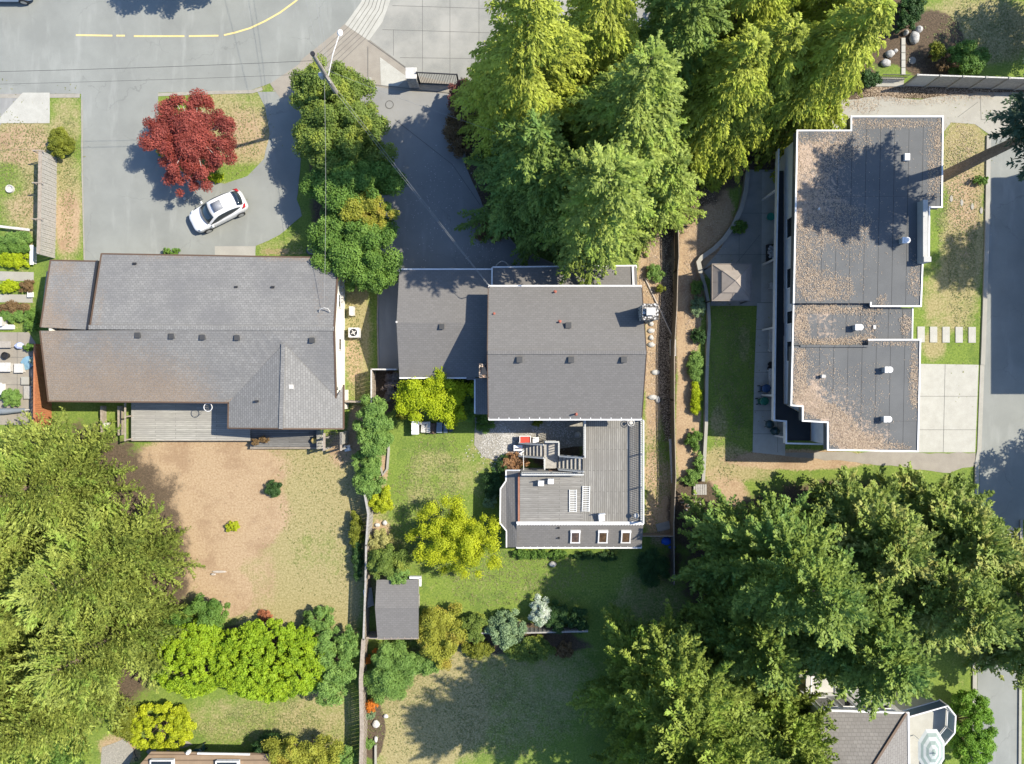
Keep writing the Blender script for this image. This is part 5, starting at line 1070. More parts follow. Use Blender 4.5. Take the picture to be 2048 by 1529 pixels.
# strip between wire fence and retaining wall
GS = 'small plants along the curved retaining wall'
for i, (x, y, rx, ry, m, lab) in enumerate(((1393, 578, 14, 17, lm_mid, 'green plant at the bend of the retaining wall'), (1397, 615, 15, 22, lm_pale, 'pale yellowish plant left of the gazebo'), (1398, 672, 14, 16, lm_dark, 'dark round plant alone below the gazebo level'),
        (1392, 735, 12, 40, lm_mid, 'long green ground cover strip by the lawn'), (1392, 800, 10, 36, lm_lime, 'lime ground cover strip by the lawn'), (1388, 880, 16, 22, lm_green, 'dark green shrub at the lower retaining wall'), (1398, 930, 10, 24, lm_mid, 'green plants at the lower end of the retaining wall'), (1380, 958, 18, 18, lm_mid, 'green shrub above the grey pallet'),
        (1308, 545, 19, 18, lm_mid, 'yellow green shrub beside the east chimney path'), (1322, 578, 12, 8, lm_oliv, 'small yellow plant near the long pole'), (1478, 455, 18, 14, lm_green, 'green shrub on the shaded patio by the curved wall'))):
    leafy(x, y, rx, ry, .35, .35, 180 + i, m, lab, 'garden_plant', 'plant', GS, leaf=.13, cover=1.7, **T)
# left garden
GG = 'vegetable rows in the left garden'
for i, (x, y, rx, ry, m, lab) in enumerate(((35, 478, 38, 12, lm_mid, 'topmost green row below the white rail'), (20, 497, 50, 9, lm_green, 'darker row second from the top'), (30, 522, 34, 15, lm_lime, 'bright lime row above the upper white path'), (18, 573, 20, 14, lm_lime, 'bright lime block between the two white paths'), (55, 573, 16, 12, lm_bronze, 'bronze plants beside the lime block'), (25, 616, 42, 9, lm_bronze, 'bronze row below the lower white path'),
        (25, 633, 34, 11, lm_mid, 'green plants above the white tarp'), (64, 640, 14, 24, lm_green, 'green plants against the house end'), (60, 695, 12, 8, lm_green, 'small dark shrub beside the blue cloth'))):
    leafy(x, y, rx, ry, .35, .35, 200 + i, m, lab, 'garden_row', 'plants', GG, leaf=.13, cover=1.8, ragged=.12, **T)
# top right corner garden
leafy(1822, 18, 36, 26, 1.0, .9, 221, lm_dark, 'dark shrub at the top edge right of the golden conifers', leaf=.16, cover=2, **T)
leafy(1808, 48, 22, 16, .8, .6, 226, lm_dark, 'smaller dark shrub above the white rocks', leaf=.16, cover=2, **T)
leafy(1932, 122, 42, 32, 1.0, .9, 222, lm_green, 'broad dark green shrub above the panel fence', leaf=.15, cover=2.2, **T)
leafy(1900, 128, 22, 20, .9, .6, 227, lm_bronze, 'bronze tinged shrub above the panel fence', leaf=.15, cover=1.6, **T)
leafy(1872, 103, 20, 18, .9, .7, 223, lm_oliv, 'olive yellow shrub on the dark mulch', leaf=.15, cover=1.8, **T)
leafy(1735, 158, 26, 16, .6, .5, 224, lm_dark, 'dark shrub under the conifers beside the iron fence', leaf=.15, cover=2, **T)
leafy(1960, 360, 16, 9, .4, .3, 225, lm_green, 'small green shrub beneath the leaning pine trunk', leaf=.14, cover=1.6, **T)
leafy(1940, 1462, 42, 84, 1.6, 1.4, 228, leafmat('foliage_privet', (.06, .15, .012), (.22, .38, .04), .28, .7), 'bright green hedge between the white terrace and the right road', 'hedge', 'hedge', None, leaf=.16, cover=2.2, ncl=150, cr=.18, shell=1, ragged=.08, **T)
leafy(925, 190, 30, 28, 1.8, 1.2, 229, leafmat('foliage_plum', (.10, .03, .025), (.27, .10, .08), .25), 'plum red shrub between the iron gate and the dark conifer', leaf=.15, cover=1.8, tr=.05)
leafy(985, 455, 40, 30, .5, .4, 230, lm_bronze, 'low brown shrub under the dark conifer by the driveway', leaf=.15, cover=1.5, **T)
leafy(915, 260, 24, 60, .8, .6, 231, lm_bronze, 'brown undergrowth shrub at the driveway edge', leaf=.15, cover=1.5, **T)
# ---------------------------------------------------------------- objects
# ---- white car
m_carw = plain('car_white', (.66, .66, .67), .25, spec=.5, coat=.6)
m_tyre = plain('tyre_rubber', (.02, .02, .02), .9)
m_rim = plain('alloy', (.55, .56, .58), .3, metal=.8)
m_redl = plain('tail_light_red', (.35, .01, .015), .25)
m_head = plain('headlight_glass', (.6, .63, .66), .12, spec=.8)
m_carglass = plain('car_glass', (.012, .02, .028), .06, spec=.9)
def make_car(name, label, px, py, heading, paint, L_=4.45, W_=1.84, group=None):
    c = G(px, py); root = thing(name, label, 'car', (*c, .02), None, 0); root.rotation_euler = (0, 0, heading); ORG[root] = Vector((0, 0, 0))
    def grid(stations, prof):
        mb = MB(); vs = []; n = len(prof(*stations[0]))
        for s_ in stations: vs += prof(*s_)
        mb.add(vs, [(i * n + k, i * n + k + 1, (i + 1) * n + k + 1, (i + 1) * n + k) for i in range(len(stations) - 1) for k in range(n - 1)] + [tuple(range(n))[::-1], tuple((len(stations) - 1) * n + k for k in range(n))])
        return mb
    h = L_ / 2
    # x, halfwidth, top height, bottom height
    body = [(h, .42, .62, .35), (h - .05, .62, .70, .26), (h - .22, .80, .78, .22), (h - .6, .885, .88, .20), (h - 1.15, .91, .96, .19), (h - 1.7, .915, 1.0, .19), (0, .92, 1.0, .19), (-.8, .92, 1.02, .19), (-1.4, .91, 1.04, .2), (-h + .45, .87, 1.03, .24), (-h + .15, .78, .98, .3), (-h + .02, .62, .86, .36), (-h, .5, .7, .42)]
    def pb_(x, w_, t_, b_):
        return [(x, s * w_ * f, b_ + (t_ - b_) * g) for s, f, g in ((-1, .9, 0), (-1, 1, .22), (-1, 1.0, .6), (-1, .955, .86), (-1, .86, .965), (-1, .55, 1.0), (0, 0, 1.02), (1, .55, 1.0), (1, .86, .965), (1, .955, .86), (1, 1.0, .6), (1, 1, .22), (1, .9, 0))]
    mb = grid(body, pb_); mb.f = [tuple(reversed(f)) for f in mb.f]
    b = mb.build('body', paint, root, smooth=True); sm = b.modifiers.new('sub', 'SUBSURF'); sm.levels = 2; sm.render_levels = 2
    cab = [(h - 1.12, .70, .92, .9), (h - 1.5, .74, 1.18, .9), (h - 2.0, .72, 1.49, .9), (h - 2.4, .70, 1.565, .9), (-.5, .69, 1.58, .9), (-1.2, .67, 1.54, .9), (-1.62, .64, 1.42, .9), (-h + .22, .60, 1.05, .9)]
    def pc(x, w_, t_, b_):
        return [(x, s * w_ * f, b_ + (t_ - b_) * g) for s, f, g in ((-1, 1.14, 0), (-1, 1.07, .45), (-1, .97, .86), (-1, .84, .985), (-1, .45, 1.02), (0, 0, 1.03), (1, .45, 1.02), (1, .84, .985), (1, .97, .86), (1, 1.07, .45), (1, 1.14, 0))]
    mb = grid(cab, pc); mb.f = [tuple(reversed(f)) for f in mb.f]
    b = mb.build('cabin', paint, root, smooth=True); sm = b.modifiers.new('sub', 'SUBSURF'); sm.levels = 2; sm.render_levels = 2
    def patch(rows, nm, m, lab=None):
        mb = MB(); n = len(rows[0]); mb.add([p for r in rows for p in r], [(i * n + k, i * n + k + 1, (i + 1) * n + k + 1, (i + 1) * n + k) for i in range(len(rows) - 1) for k in range(n - 1)])
        o = mb.build(nm, m, root, lab, smooth=True); so = o.modifiers.new('th', 'SOLIDIFY'); so.thickness = .02; so.offset = 0; return o
    def arcrow(x, w_, z, bow, dz=.0, n=9): return [(x + bow * (1 - (2 * k / (n - 1) - 1) ** 2), w_ * (2 * k / (n - 1) - 1), z + .05 * (1 - (2 * k / (n - 1) - 1) ** 2)) for k in range(n)]
    patch([arcrow(h - 1.20, .70, 1.0, .16), arcrow(h - 1.46, .68, 1.18, .13), arcrow(h - 1.75, .64, 1.36, .10), arcrow(h - 1.95, .60, 1.475, .08)], 'windscreen', m_carglass)
    patch([arcrow(-h + .19, .56, 1.12, -.12), arcrow(-h + .36, .56, 1.32, -.11), arcrow(-h + .52, .56, 1.455, -.10)], 'rear_window', m_carglass)
    for s in (-1, 1):
        rows = []
        for x, f0, f1 in ((h - 1.4, .2, .34), (h - 1.85, .08, .72), (h - 2.3, .04, .9), (-.4, .04, .92), (-1.0, .1, .9), (-1.5, .3, .76), (-1.75, .5, .6)):
            w_ = np.interp(-x, [-(h - 1.12), -(h - 1.5), -(h - 2.0), -(h - 2.4), .5, 1.2, 1.62, h - .22], [.70, .74, .72, .70, .69, .67, .64, .60]); tt = np.interp(-x, [-(h - 1.12), -(h - 1.5), -(h - 2.0), -(h - 2.4), .5, 1.2, 1.62, h - .22], [.92, 1.18, 1.49, 1.565, 1.58, 1.54, 1.42, 1.05])
            row = []
            for q in range(5):
                g = f0 + (f1 - f0) * q / 4; f = np.interp(g, [0, .45, .86], [1.14, 1.07, .97]); row.append((x, s * (w_ * f + .012), .9 + (tt - .9) * g))
            rows.append(row)
        patch(rows, 'side_window', m_carglass)
        m1 = MB().rock((h - 1.5, s * .99, 1.02), (.08, .13, .07), 3).build('wing_mirror', paint, root, smooth=True)
        patch([[(h - .25, s * .66, .74), (h - .3, s * .80, .74)], [(h - .5, s * .70, .86), (h - .62, s * .84, .85)]], 'headlight', m_head)
        patch([[(-h + .03, s * .50, .96), (-h + .12, s * .78, .98)], [(-h + .10, s * .50, 1.05), (-h + .42, s * .82, 1.05)]], 'tail_light', m_redl)
        for x in (h - .85, -h + .85):
            w_ = MB().tube([(x, s * .74, .33), (x, s * .95, .33)], .335, 24).build('wheel', m_tyre, root)
            r_ = MB().tube([(x, s * .93, .33), (x, s * .965, .33)], .22, 20).build('rim', m_rim, root); r_.parent = w_
    patch([[(h - 2.2, -.36, 1.60), (h - 2.2, .0, 1.625), (h - 2.2, .36, 1.60)], [(h - 2.95, -.36, 1.61), (h - 2.95, .0, 1.635), (h - 2.95, .36, 1.61)]], 'sunroof', m_sun if 'm_sun' in globals() else m_carglass)
    MB().box((-h + .66, 0, 1.47), (.12, 1.06, .05)).build('spoiler', paint, root, bevel=.015)
    return root
t = NT('striped_sunblind'); sp = t.n('ShaderNodeSeparateXYZ'); t.l(t.tc.outputs['Object'], sp.inputs[0]); fr = t.math('FRACT', t.math('MULTIPLY', sp.outputs['Y'], 14))
m_sun = t.finish(t.mix(t.rng(fr, .4, .6), (.30, .31, .34), (.12, .125, .14)), .5)
ang = math.atan2(-50, -100)
make_car('parked_car', 'white hatchback with striped sunroof parked on the left driveway', 443, 427, ang, m_carw)
make_car('parked_car', 'pale blue car cut by the top left corner on the road', 18, -14, math.pi * 1.0, plain('car_pale_blue', (.52, .60, .70), .3, coat=.5))

# ---- utility pole with lamp and wires
m_polew = mottled('pole_wood', (.20, .17, .14), (.36, .33, .30), 5, .9, 20, .5)
m_wire = plain('cable_black', (.03, .03, .03), .6)
m_wirep = plain('cable_pale', (.22, .22, .22), .5)
pb = G(700, 231); PH = 10.2
UP = thing('utility_pole', 'weathered wooden utility pole with street lamp rising out of the olive tree', 'utility pole', (*pb, 0))
MB().tube([(*pb, 0), (*pb, 5), (*pb, PH)], [.19, .165, .125], 14).build('pole', m_polew, UP)
MB().cyl((*pb, PH - .02), .15, .1, 12).build('pole_cap', m_dark, UP)
lp = P(680, 66, 7.6); at = Vector((*pb, 6.6))
MB().tube([at, at.lerp(lp, .5) + Vector((0, 0, .25)), lp + Vector((0, 0, .02))], [.04, .035, .03], 8).build('lamp_arm', m_white, UP)
MB().lathe((lp.x, lp.y, lp.z - .1), [(.08, 0), (.17, .04), (.19, .1), (.13, .17), (.04, .2)], 16, 1, 1.25).build('lamp_head', m_white, UP)
MB().cyl((pb[0] - .28, pb[1] - .05, 6.9), .16, .5, 12).build('transformer', m_stonew, UP)
MB().box((*pb, 7.3), (.1, 1.5, .1), .6).build('crossarm', m_polew, UP)
for q in (-.6, 0, .6): MB().cyl((pb[0] - q * math.sin(.6), pb[1] + q * math.cos(.6), 7.35), .04, .12, 8).build('insulator', m_stonew, UP)
def wire(a, b, sag, label, m=None, r=.009, n=14):
    a = Vector(a); b = Vector(b); pts = [a.lerp(b, k / n) - Vector((0, 0, sag * 4 * (k / n) * (1 - k / n))) for k in range(n + 1)]
    o = MB().tube(pts, r, 5).build('overhead_wire', m or m_wire, origin=tuple(a)); props(o, label, 'wire', 'overhead wires from the utility pole'); return o
top = Vector((*pb, 7.4)); WG = 0
wire(top, P(-700, 178, 7.6), .5, 'upper black wire running left across the road edge to the picture edge')
wire(top + Vector((.1, 0, .9)), P(430, -700, 9), .4, 'leftmost pale wire running from the pole to the top edge', m_wirep)
wire(top + Vector((.2, 0, .2)), P(548, -500, 8), .4, 'middle pale wire running from the pole to the top edge', m_wirep)
wire(top + Vector((.3, 0, .1)), P(566, -500, 8), .4, 'rightmost pale wire running from the pole to the top edge', m_wirep)
wire(top, (X0 + .02, Y1 + .03, ZE + .78), .5, 'upper of the twin cables from the pole to the main house', m_wirep, .010)
wire(top - Vector((.15, .1, .25)), (X0 - .06, Y1 + .06, ZE + .70), .6, 'lower of the twin cables from the pole to the main house', m_wirep, .010)
wire(top - Vector((.1, 0, .3)), P(648, 616, 4.8), .4, 'pale cable from the pole down to the left bungalow roof', m_wirep, .012)
wire(top + Vector((.2, .1, .3)), P(1010, 270, 8.2), .3, 'thin pale cable from the pole into the tall conifers', m_wirep, .008)
wire(top + Vector((0, 0, 1.9)), P(-700, 150, 10), .6, 'topmost wire running left over the road', m_wire, .012)

# ---- stone pillar with iron gate
gp = G(829, 168); GZ = 1.5
pl = thing('gate_pillar', 'square white stone pillar at the left end of the iron gate', 'pillar', (*gp, 0))
MB().box((gp[0], gp[1], .88), (.72, .72, 1.76)).build('shaft', m_stone, pl); MB().box((gp[0], gp[1], 1.83), (.84, .84, .14)).build('cap', m_stonew, pl, bevel=.02)
gt = thing('iron_gate', 'black iron sliding gate with vertical bars across the concrete drive', 'gate', (gp[0] + .45, gp[1], 0))
ga = Vector((gp[0] + .42, gp[1], 0)); gb = Vector((*G(918, 172), 0))
mb = MB(); 
for z in (.12, 2.0): mb.bar(ga + Vector((0, 0, z)), gb + Vector((0, 0, z)), .07, .08)
mb.bar(ga, ga + Vector((0, 0, 2.05)), .09, .09); mb.bar(gb, gb + Vector((0, 0, 2.05)), .09, .09); mb.build('frame', m_dark, gt)
mb = MB()
for k in range(24): q = ga.lerp(gb, (k + .5) / 24); mb.bar(q + Vector((0, 0, .15)), q + Vector((0, 0, 1.98)), .03, .03)
mb.build('bars', m_dark, gt)
bx = G(740, 161); solo(MB().box((*bx, .12), (.3, .22, .24)).box((*bx, .25), (.34, .26, .03)), 'utility_box', m_conc, 'small pale utility box on the tan pavement right of the olive tree', 'utility box', (*bx, 0))

# ---- fences
def board_fence(label, pts, h, m, mcap=None, group='board fences between the yards', name='board_fence', gap=.15, post=2.4, capw=.14, rail_side=0, every=1, strut=False):
    ws = [Vector((*G(*p), 0)) for p in pts]; root = thing(name, label, 'fence', tuple(ws[0]), group); U = Vector((0, 0, 1)); first = True
    for a, b in zip(ws, ws[1:]):
        L_ = (b - a).length; n = max(1, round(L_ / post)); d = (b - a).normalized()
        for k in range(n):
            p, q = a.lerp(b, k / n), a.lerp(b, (k + 1) / n); MB().box(p + U * (h / 2 + .03), (.1, .1, h + .06)).build('post', m, root)
            mb = MB(); nb = max(1, int((q - p).length / gap)); s_ = Vector((-d.y, d.x, 0))
            for i in range(nb):
                c = p.lerp(q, (i + .5) / nb); r_ = mn.noise(c * 3) * .03; mb.bar(c + s_ * .045 * (1 if i % 2 else .4), c + s_ * .045 * (1 if i % 2 else .4) + U * (h - .05 + r_), .02 if abs(d.z) > 2 else gap * .9, .02) if False else mb.box(c + s_ * .045 * (1 if i % 2 else .5) + U * ((h - .05 + r_) / 2), (gap * .94, .018, h - .05 + r_), math.atan2(d.y, d.x))
            for z in (.35, h - .35): mb.bar(p + U * z - s_ * .02, q + U * z - s_ * .02, .04, .09)
            if strut: MB().bar(p + U * (h + .07) + s_ * .35, p + U * (h + .07) - s_ * .55, .07, .05).bar(p + U * .1 - s_ * .5, p + U * (h + .05) - s_ * .5, .07, .07).build('brace', m_wood, root)
            mb.build('panel', m, root)
        MB().bar(a + U * (h + .03), b + U * (h + .03), capw, .045).build('cap_rail', mcap or m, root)
    MB().box(ws[-1] + U * (h / 2 + .03), (.1, .1, h + .06)).build('post', m, root)
    return root
board_fence('grey board fence with tan cap beside the left driveway strip', [(113, 318), (112, 380), (111, 450), (109, 516)], 1.85, m_woodgrey, m_wood, strut=True, capw=.24)
board_fence('weathered board fence beside the mossy west end of the left roof', [(128, 552), (116, 655)], 1.9, m_wood, m_wood)
board_fence('rust red board fence at the lower west corner of the left house', [(103, 692), (102, 860)], 1.9, m_woodred, m_woodred)
board_fence('grey board fence between sandy yard and middle yard above the shed', [(738, 975), (746, 1020), (742, 1080)], 1.8, m_woodgrey, m_woodgrey)
board_fence('grey board fence between hedge yard and shed', [(742, 1080), (741, 1150), (737, 1262)], 1.8, m_wood, m_woodgrey)
board_fence('tan topped board fence running to the bottom edge', [(737, 1262), (732, 1340), (734, 1440), (731, 1560)], 1.8, m_wood, m_wood, capw=.3)
board_fence('white topped corner fence below the single storey wing', [(752, 812), (752, 740), (802, 740)], 1.8, m_wood, m_stonew, capw=.1)
board_fence('short dark fence joining the bungalow to the shrub row', [(692, 802), (730, 803)], 1.5, m_wood, m_wood)
board_fence('low fence along the south border of the middle yard', [(740, 1264), (840, 1264)], 1.3, m_wood, m_wood)
board_fence('low grey fence behind the south border shrubs', [(915, 1258), (1040, 1257), (1172, 1254)], 1.0, m_woodgrey, m_woodgrey, capw=.1)
# narrow wire-and-rail fence on the right of the main house
def rail_fence(label, pts, h, m, group, name='rail_fence', post=2.6):
    ws = [Vector((*G(*p), 0)) for p in pts]; root = thing(name, label, 'fence', tuple(ws[0]), group); U = Vector((0, 0, 1))
    for a, b in zip(ws, ws[1:]):
        L_ = (b - a).length; n = max(1, round(L_ / post)); mb = MB(); s_ = Vector((-(b - a).normalized().y, (b - a).normalized().x, 0))
        for k in range(n): MB().box(a.lerp(b, k / n) + U * (h / 2), (.09, .09, h)).build('post', m, root)
        mb.bar(a + U * h, b + U * h, .05, .06); mb.build('top_rail', m_wood, root)
        mb = MB()
        for z in np.arange(.1, h - .05, .17): mb.bar(a + U * z, b + U * z, .02, .155)
        mb.build('panel', m, root)
    MB().box(ws[-1] + U * (h / 2), (.09, .09, h)).build('post', m, root)
rail_fence('brown fence beside the bare earth bed below the tall conifers', [(1348, 430), (1350, 520), (1348, 545)], 1.3, m_fencebr, 'thin fences right of the main house')
rail_fence('brown fence along the earth strip right of the main house roof', [(1348, 545), (1346, 620), (1341, 700), (1341, 800)], 1.3, m_fencebr, 'thin fences right of the main house')
rail_fence('brown fence along the earth strip right of the deck', [(1341, 800), (1342, 870), (1344, 950), (1340, 1040), (1341, 1160)], 1.3, m_fencebr, 'thin fences right of the main house')
rail_fence('short dark fence between annexe corner and the long thin fence', [(1275, 1066), (1341, 1066)], 1.2, m_fencebr, 'thin fences right of the main house')
# tall grey panel fence at the top right
PF = thing('panel_fence', 'tall grey panel fence with slanting posts at the top right', 'fence', (*G(1806, 173), 0)); U = Vector((0, 0, 1))
fa_, fb_ = Vector((*G(1806, 172), 0)), Vector((*G(2160, 184), 0)); n = 8; FH = 1.95
for k in range(n + 1):
    p = fa_.lerp(fb_, k / n); MB().box(p + U * (FH / 2 + .04) + Vector((0, -.03, 0)), (.14, .16, FH + .08)).build('post', m_woodgrey, PF)
    if k < n:
        q = fa_.lerp(fb_, (k + 1) / n); mb = MB(); mb.box((p + q) / 2 + U * (FH / 2 - .02), ((q - p).length - .14, .05, FH - .08), math.atan2((q - p).y, (q - p).x))
        mb.build('panel', mottled('fence_panel', (.36, .36, .35), (.44, .44, .43), 3, .8, 20, .2) if k == 0 else PF.children[1].data.materials[0], PF)
        for z in (.5, 1.4): pass
MB().bar(fa_ + U * FH, fb_ + U * FH, .1, .05).build('cap_rail', m_stonew, PF)
ir = thing('iron_fence', 'low black iron fence on a concrete kerb beneath the golden conifers', 'fence', (*G(1755, 162), 0)); a, b = Vector((*G(1752, 161), .1)), Vector((*G(1806, 162), .1)); mb = MB()
for z in (.15, .5, .95): mb.bar(a + U * z, b + U * z, .04, .04)
for k in range(16): q = a.lerp(b, (k + .5) / 16); mb.bar(q, q + U * 1.0, .02, .02)
mb.build('bars', m_dark, ir); MB().bar(a - U * .05, b - U * .05, .3, .2).build('kerb', m_conc, ir)
solo(kerb('x', [(1750, 168), (1806, 168)], .5, .12, m_conc), 'concrete_kerb', m_conc, 'concrete kerb below the iron fence', 'kerb', (*G(1780, 168), 0))
bs = thing('slab_row', 'narrow row of pale slabs leading up to the round stone from the iron fence', 'slab row', (*G(1806, 110), 0))
for k in range(5): MB().box((*G(1806, 84 + k * 15), .04), (.3, .54, .07)).build('slab', m_conc_white, bs)
def rocks(lab, lst, cat='rock', name='rock', group=None, m=None):
    for i, (x, y, a, b, c, l2) in enumerate(lst):
        g = G(x, y); solo(MB().rock((*g, c * .5), (a, b, c), i * 7 + int(x) % 50), name, m or m_stone, l2, cat, (*g, 0), group, smooth=True)
rocks('', [(1826, 78, .36, .5, .35, 'largest pale boulder on the dark mulch, lower one of the pair'), (1835, 62, .28, .3, .3, 'upper pale boulder of the pair on the dark mulch'), (1778, 110, .35, .3, .25, 'flat grey rock right of the golden conifers, upper one'), (1770, 128, .4, .3, .25, 'flat grey rock above the iron fence'), (1790, 103, .18, .16, .15, 'small grey rock between slab row and conifers'), (1809, 68, .2, .2, .3, 'round stone at the top end of the slab row')], group='pale rocks in the top right garden')
g = G(1824, 122); solo(MB().lathe((*g, .01), [(.28, 0), (.28, .05), (.22, .06)], 20), 'round_paver', m_conc_tan, 'round tan stepping disc on the dark mulch', 'paving stone', (*g, 0))
rocks('', [(755, 1050, .22, .17, .15, 'left one of the two white stones above the straw yellow shrub'), (770, 1046, .2, .2, .15, 'right one of the two white stones above the straw yellow shrub'), (826, 1340, .22, .18, .2, 'upper white stone at the lawn edge south of the shed'), (824, 1350, .15, .15, .12, 'lower white stone at the lawn edge south of the shed'), (752, 1447, .3, .3, .18, 'large white stone above the mulch bed'), (772, 1432, .2, .18, .15, 'white stone below the soft green shrub'), (752, 1478, .15, .25, .15, 'white stone at the lower end of the mulch bed'), (1105, 1128, .3, .22, .2, 'grey stone on the shaded lawn below the annexe'), (1155, 870, .26, .26, .2, 'round pale stone in the dark bed west of the deck')], group='loose garden stones', m=m_stonew)
rocks('', [(1302, 648 + i * 14, .2 + .1 * (i % 2), .2, .12, l) for i, l in enumerate(('first pale rock below the stone chimney', 'second pale rock below the stone chimney', 'third pale rock below the stone chimney', 'fourth pale rock below the stone chimney'))] + [(1310, 745, .35, .22, .12, 'pale rock in the strip level with the deck roof ridge'), (1305, 795, .4, .2, .12, 'flat pale rock above the deck level'), (1315, 800, .2, .3, .12, 'narrow pale rock beside the flat one')], group='rocks in the strip beside the main house')
solo(kerb('x', [(722, 1529), (1, 1)], .1, .1, m_conc) if False else kerb('x', [(752, 1488), (752, 1560)], .14, .25, m_conc), 'concrete_edging', m_conc, 'straight pale edging right of the bottom fence', 'edging', (*G(752, 1520), 0))
solo(kerb('x', [(762, 935), (766, 950), (775, 938), (778, 900), (776, 880)], .16, .18, m_conc), 'bed_edging', m_conc, 'curved pale edging of the small bed right of the shrub row', 'edging', (*G(772, 920), 0))
# ---- retaining wall
rw = [(1492, 348), (1488, 385), (1479, 420), (1463, 455), (1445, 480), (1425, 500), (1400, 518), (1394, 526), (1399, 548), (1408, 575), (1414, 605), (1416, 650), (1413, 700), (1411, 760), (1410, 850), (1406, 925), (1404, 962)]
RW = thing('retaining_wall', 'long curved pale concrete retaining wall left of the gazebo', 'wall', (*G(1410, 600), 0))
kerb('x', rw[:9], .34, .45, m_conc).build('upper_section', m_conc, RW); kerb('x', rw[8:], .24, .40, m_conc).build('lower_section', m_conc, RW)
# ---- gazebo
gz = thing('gazebo', 'beige canvas gazebo with two tier hip roof on the shaded patio', 'gazebo', (*G(1452, 562), 0))
gc = P(1466, 564, 2.6); gx = gc.x; gy = gc.y; hw = 1.45; hh = 1.36
c0, c1_, c2_, c3 = (gx - hw, gy + hh, 2.25), (gx + hw, gy + hh, 2.25), (gx + hw, gy - hh, 2.25), (gx - hw, gy - hh, 2.25); s_ = .52; zt = 2.75
t0, t1, t2, t3 = [(gx + a * hw * s_, gy + b * hh * s_, zt) for a, b in ((-1, 1), (1, 1), (1, -1), (-1, -1))]
MB().slab([c0, c1_, t1, t0], .02).slab([c1_, c2_, t2, t1], .02).slab([c2_, c3, t3, t2], .02).slab([c3, c0, t0, t3], .02).build('lower_canopy', m_canvas, gz)
k2 = .6; u = [(gx + a * hw * k2, gy + b * hh * k2, 2.76) for a, b in ((-1, 1), (1, 1), (1, -1), (-1, -1))]; ap = (gx, gy, 3.2)
MB().slab([u[0], u[1], ap], .02).slab([u[1], u[2], ap], .02).slab([u[2], u[3], ap], .02).slab([u[3], u[0], ap], .02).build('upper_canopy', m_canvas, gz)
mb = MB()
for q in u: mb.bar(Vector(q) + Vector((0, 0, .015)), Vector(ap) + Vector((0, 0, .02)), .03, .02)
for q, r_ in zip((c0, c1_, c2_, c3), (t0, t1, t2, t3)): mb.bar(Vector(q) + Vector((0, 0, .012)), Vector(r_) + Vector((0, 0, .012)), .03, .02)
mb.bar((gx - hw, gy, 2.27), (gx - hw * s_, gy, zt + .01), .025, .015).bar((gx + hw, gy, 2.27), (gx + hw * s_, gy, zt + .01), .025, .015).bar((gx, gy + hh, 2.27), (gx, gy + hh * s_, zt + .01), .025, .015).bar((gx, gy - hh, 2.27), (gx, gy - hh * s_, zt + .01), .025, .015)
mb.build('seams', plain('canvas_seam', (.22, .19, .17), .9), gz)
for a in (-1, 1):
    for b in (-1, 1): MB().box((gx + a * (hw - .06), gy + b * (hh - .06), 1.12), (.08, .08, 2.24)).build('post', m_dark, gz)
MB().bar(c0, c1_, .03, .18).bar(c1_, c2_, .03, .18).bar(c2_, c3, .03, .18).bar(c3, c0, .03, .18).build('valance', m_canvas, gz)
# ---- bins, patio things
m_blue = plain('blue_plastic', (.02, .055, .13), .4); m_greenp = plain('green_plastic', (.012, .12, .075), .4); m_teal = plain('dark_teal_plastic', (.015, .05, .06), .35)
def wheelie(px, py, m, label, rz, s=1.0, grp='bins on the walkway beside the flat roofed building'):
    g = G(px, py); r_ = thing('wheeled_bin', label, 'bin', (*g, 0), grp, rz); ORG[r_] = Vector((0, 0, 0))
    b = MB(); b.add([(x * q, y * q, z) for z, q in ((.05, .8), (.95, 1)) for x, y in ((-.27 * s, -.24 * s), (.27 * s, -.24 * s), (.27 * s, .24 * s), (-.27 * s, .24 * s))], [(3, 2, 1, 0), (4, 5, 6, 7), (0, 1, 5, 4), (1, 2, 6, 5), (2, 3, 7, 6), (3, 0, 4, 7)]); b.build('body', m, r_, bevel=.03)
    MB().lathe((0, 0, .96), [(.37 * s, 0), (.38 * s, .03), (.32 * s, .08), (.1, .11)], 8, .95, .85).build('lid', m, r_)
    MB().bar((-.4 * s, -.2, .98), (-.4 * s, .2, .98), .04, .04).bar((-.3 * s, -.18, .95), (-.4 * s, -.2, .98), .04, .04).bar((-.3 * s, .18, .95), (-.4 * s, .2, .98), .04, .04).build('handle', m_dark, r_)
    for y in (-.22, .22): MB().tube([(-.28 * s, y - .03, .1), (-.28 * s, y + .03, .1)], .1, 12).build('wheel', m_tyre, r_)
wheelie(1524, 777, m_blue, 'navy blue wheeled bin with round lid on the walkway', .1)
wheelie(1520, 802, m_greenp, 'green wheeled bin with round lid on the walkway', .15)
wheelie(405, 1493, m_teal, 'dark teal bin on the grass above the brown metal roof', math.pi + .35, 1.1, None)
g = G(1532, 848); bb = thing('kettle_grill', 'round dark teal kettle grill near the lower end of the walkway', 'grill', (*g, 0))
MB().lathe((*g, .55), [(.05, 0), (.26, .08), (.33, .24), (.30, .36), (.16, .46), (.03, .48)], 20).build('bowl', m_teal, bb, smooth=True)
for k in range(3): a_ = k * 2.094; MB().bar((g[0] + .1 * math.cos(a_), g[1] + .1 * math.sin(a_), .6), (g[0] + .3 * math.cos(a_), g[1] + .3 * math.sin(a_), .03), .03, .03).build('leg', m_dark, bb)
g = G(1547, 862); solo(MB().rock((*g, .35), (.32, .34, .4), 4), 'covered_barbecue', m_teal, 'smaller dark wrapped barbecue below the kettle grill', 'barbecue', (*g, 0), smooth=True)
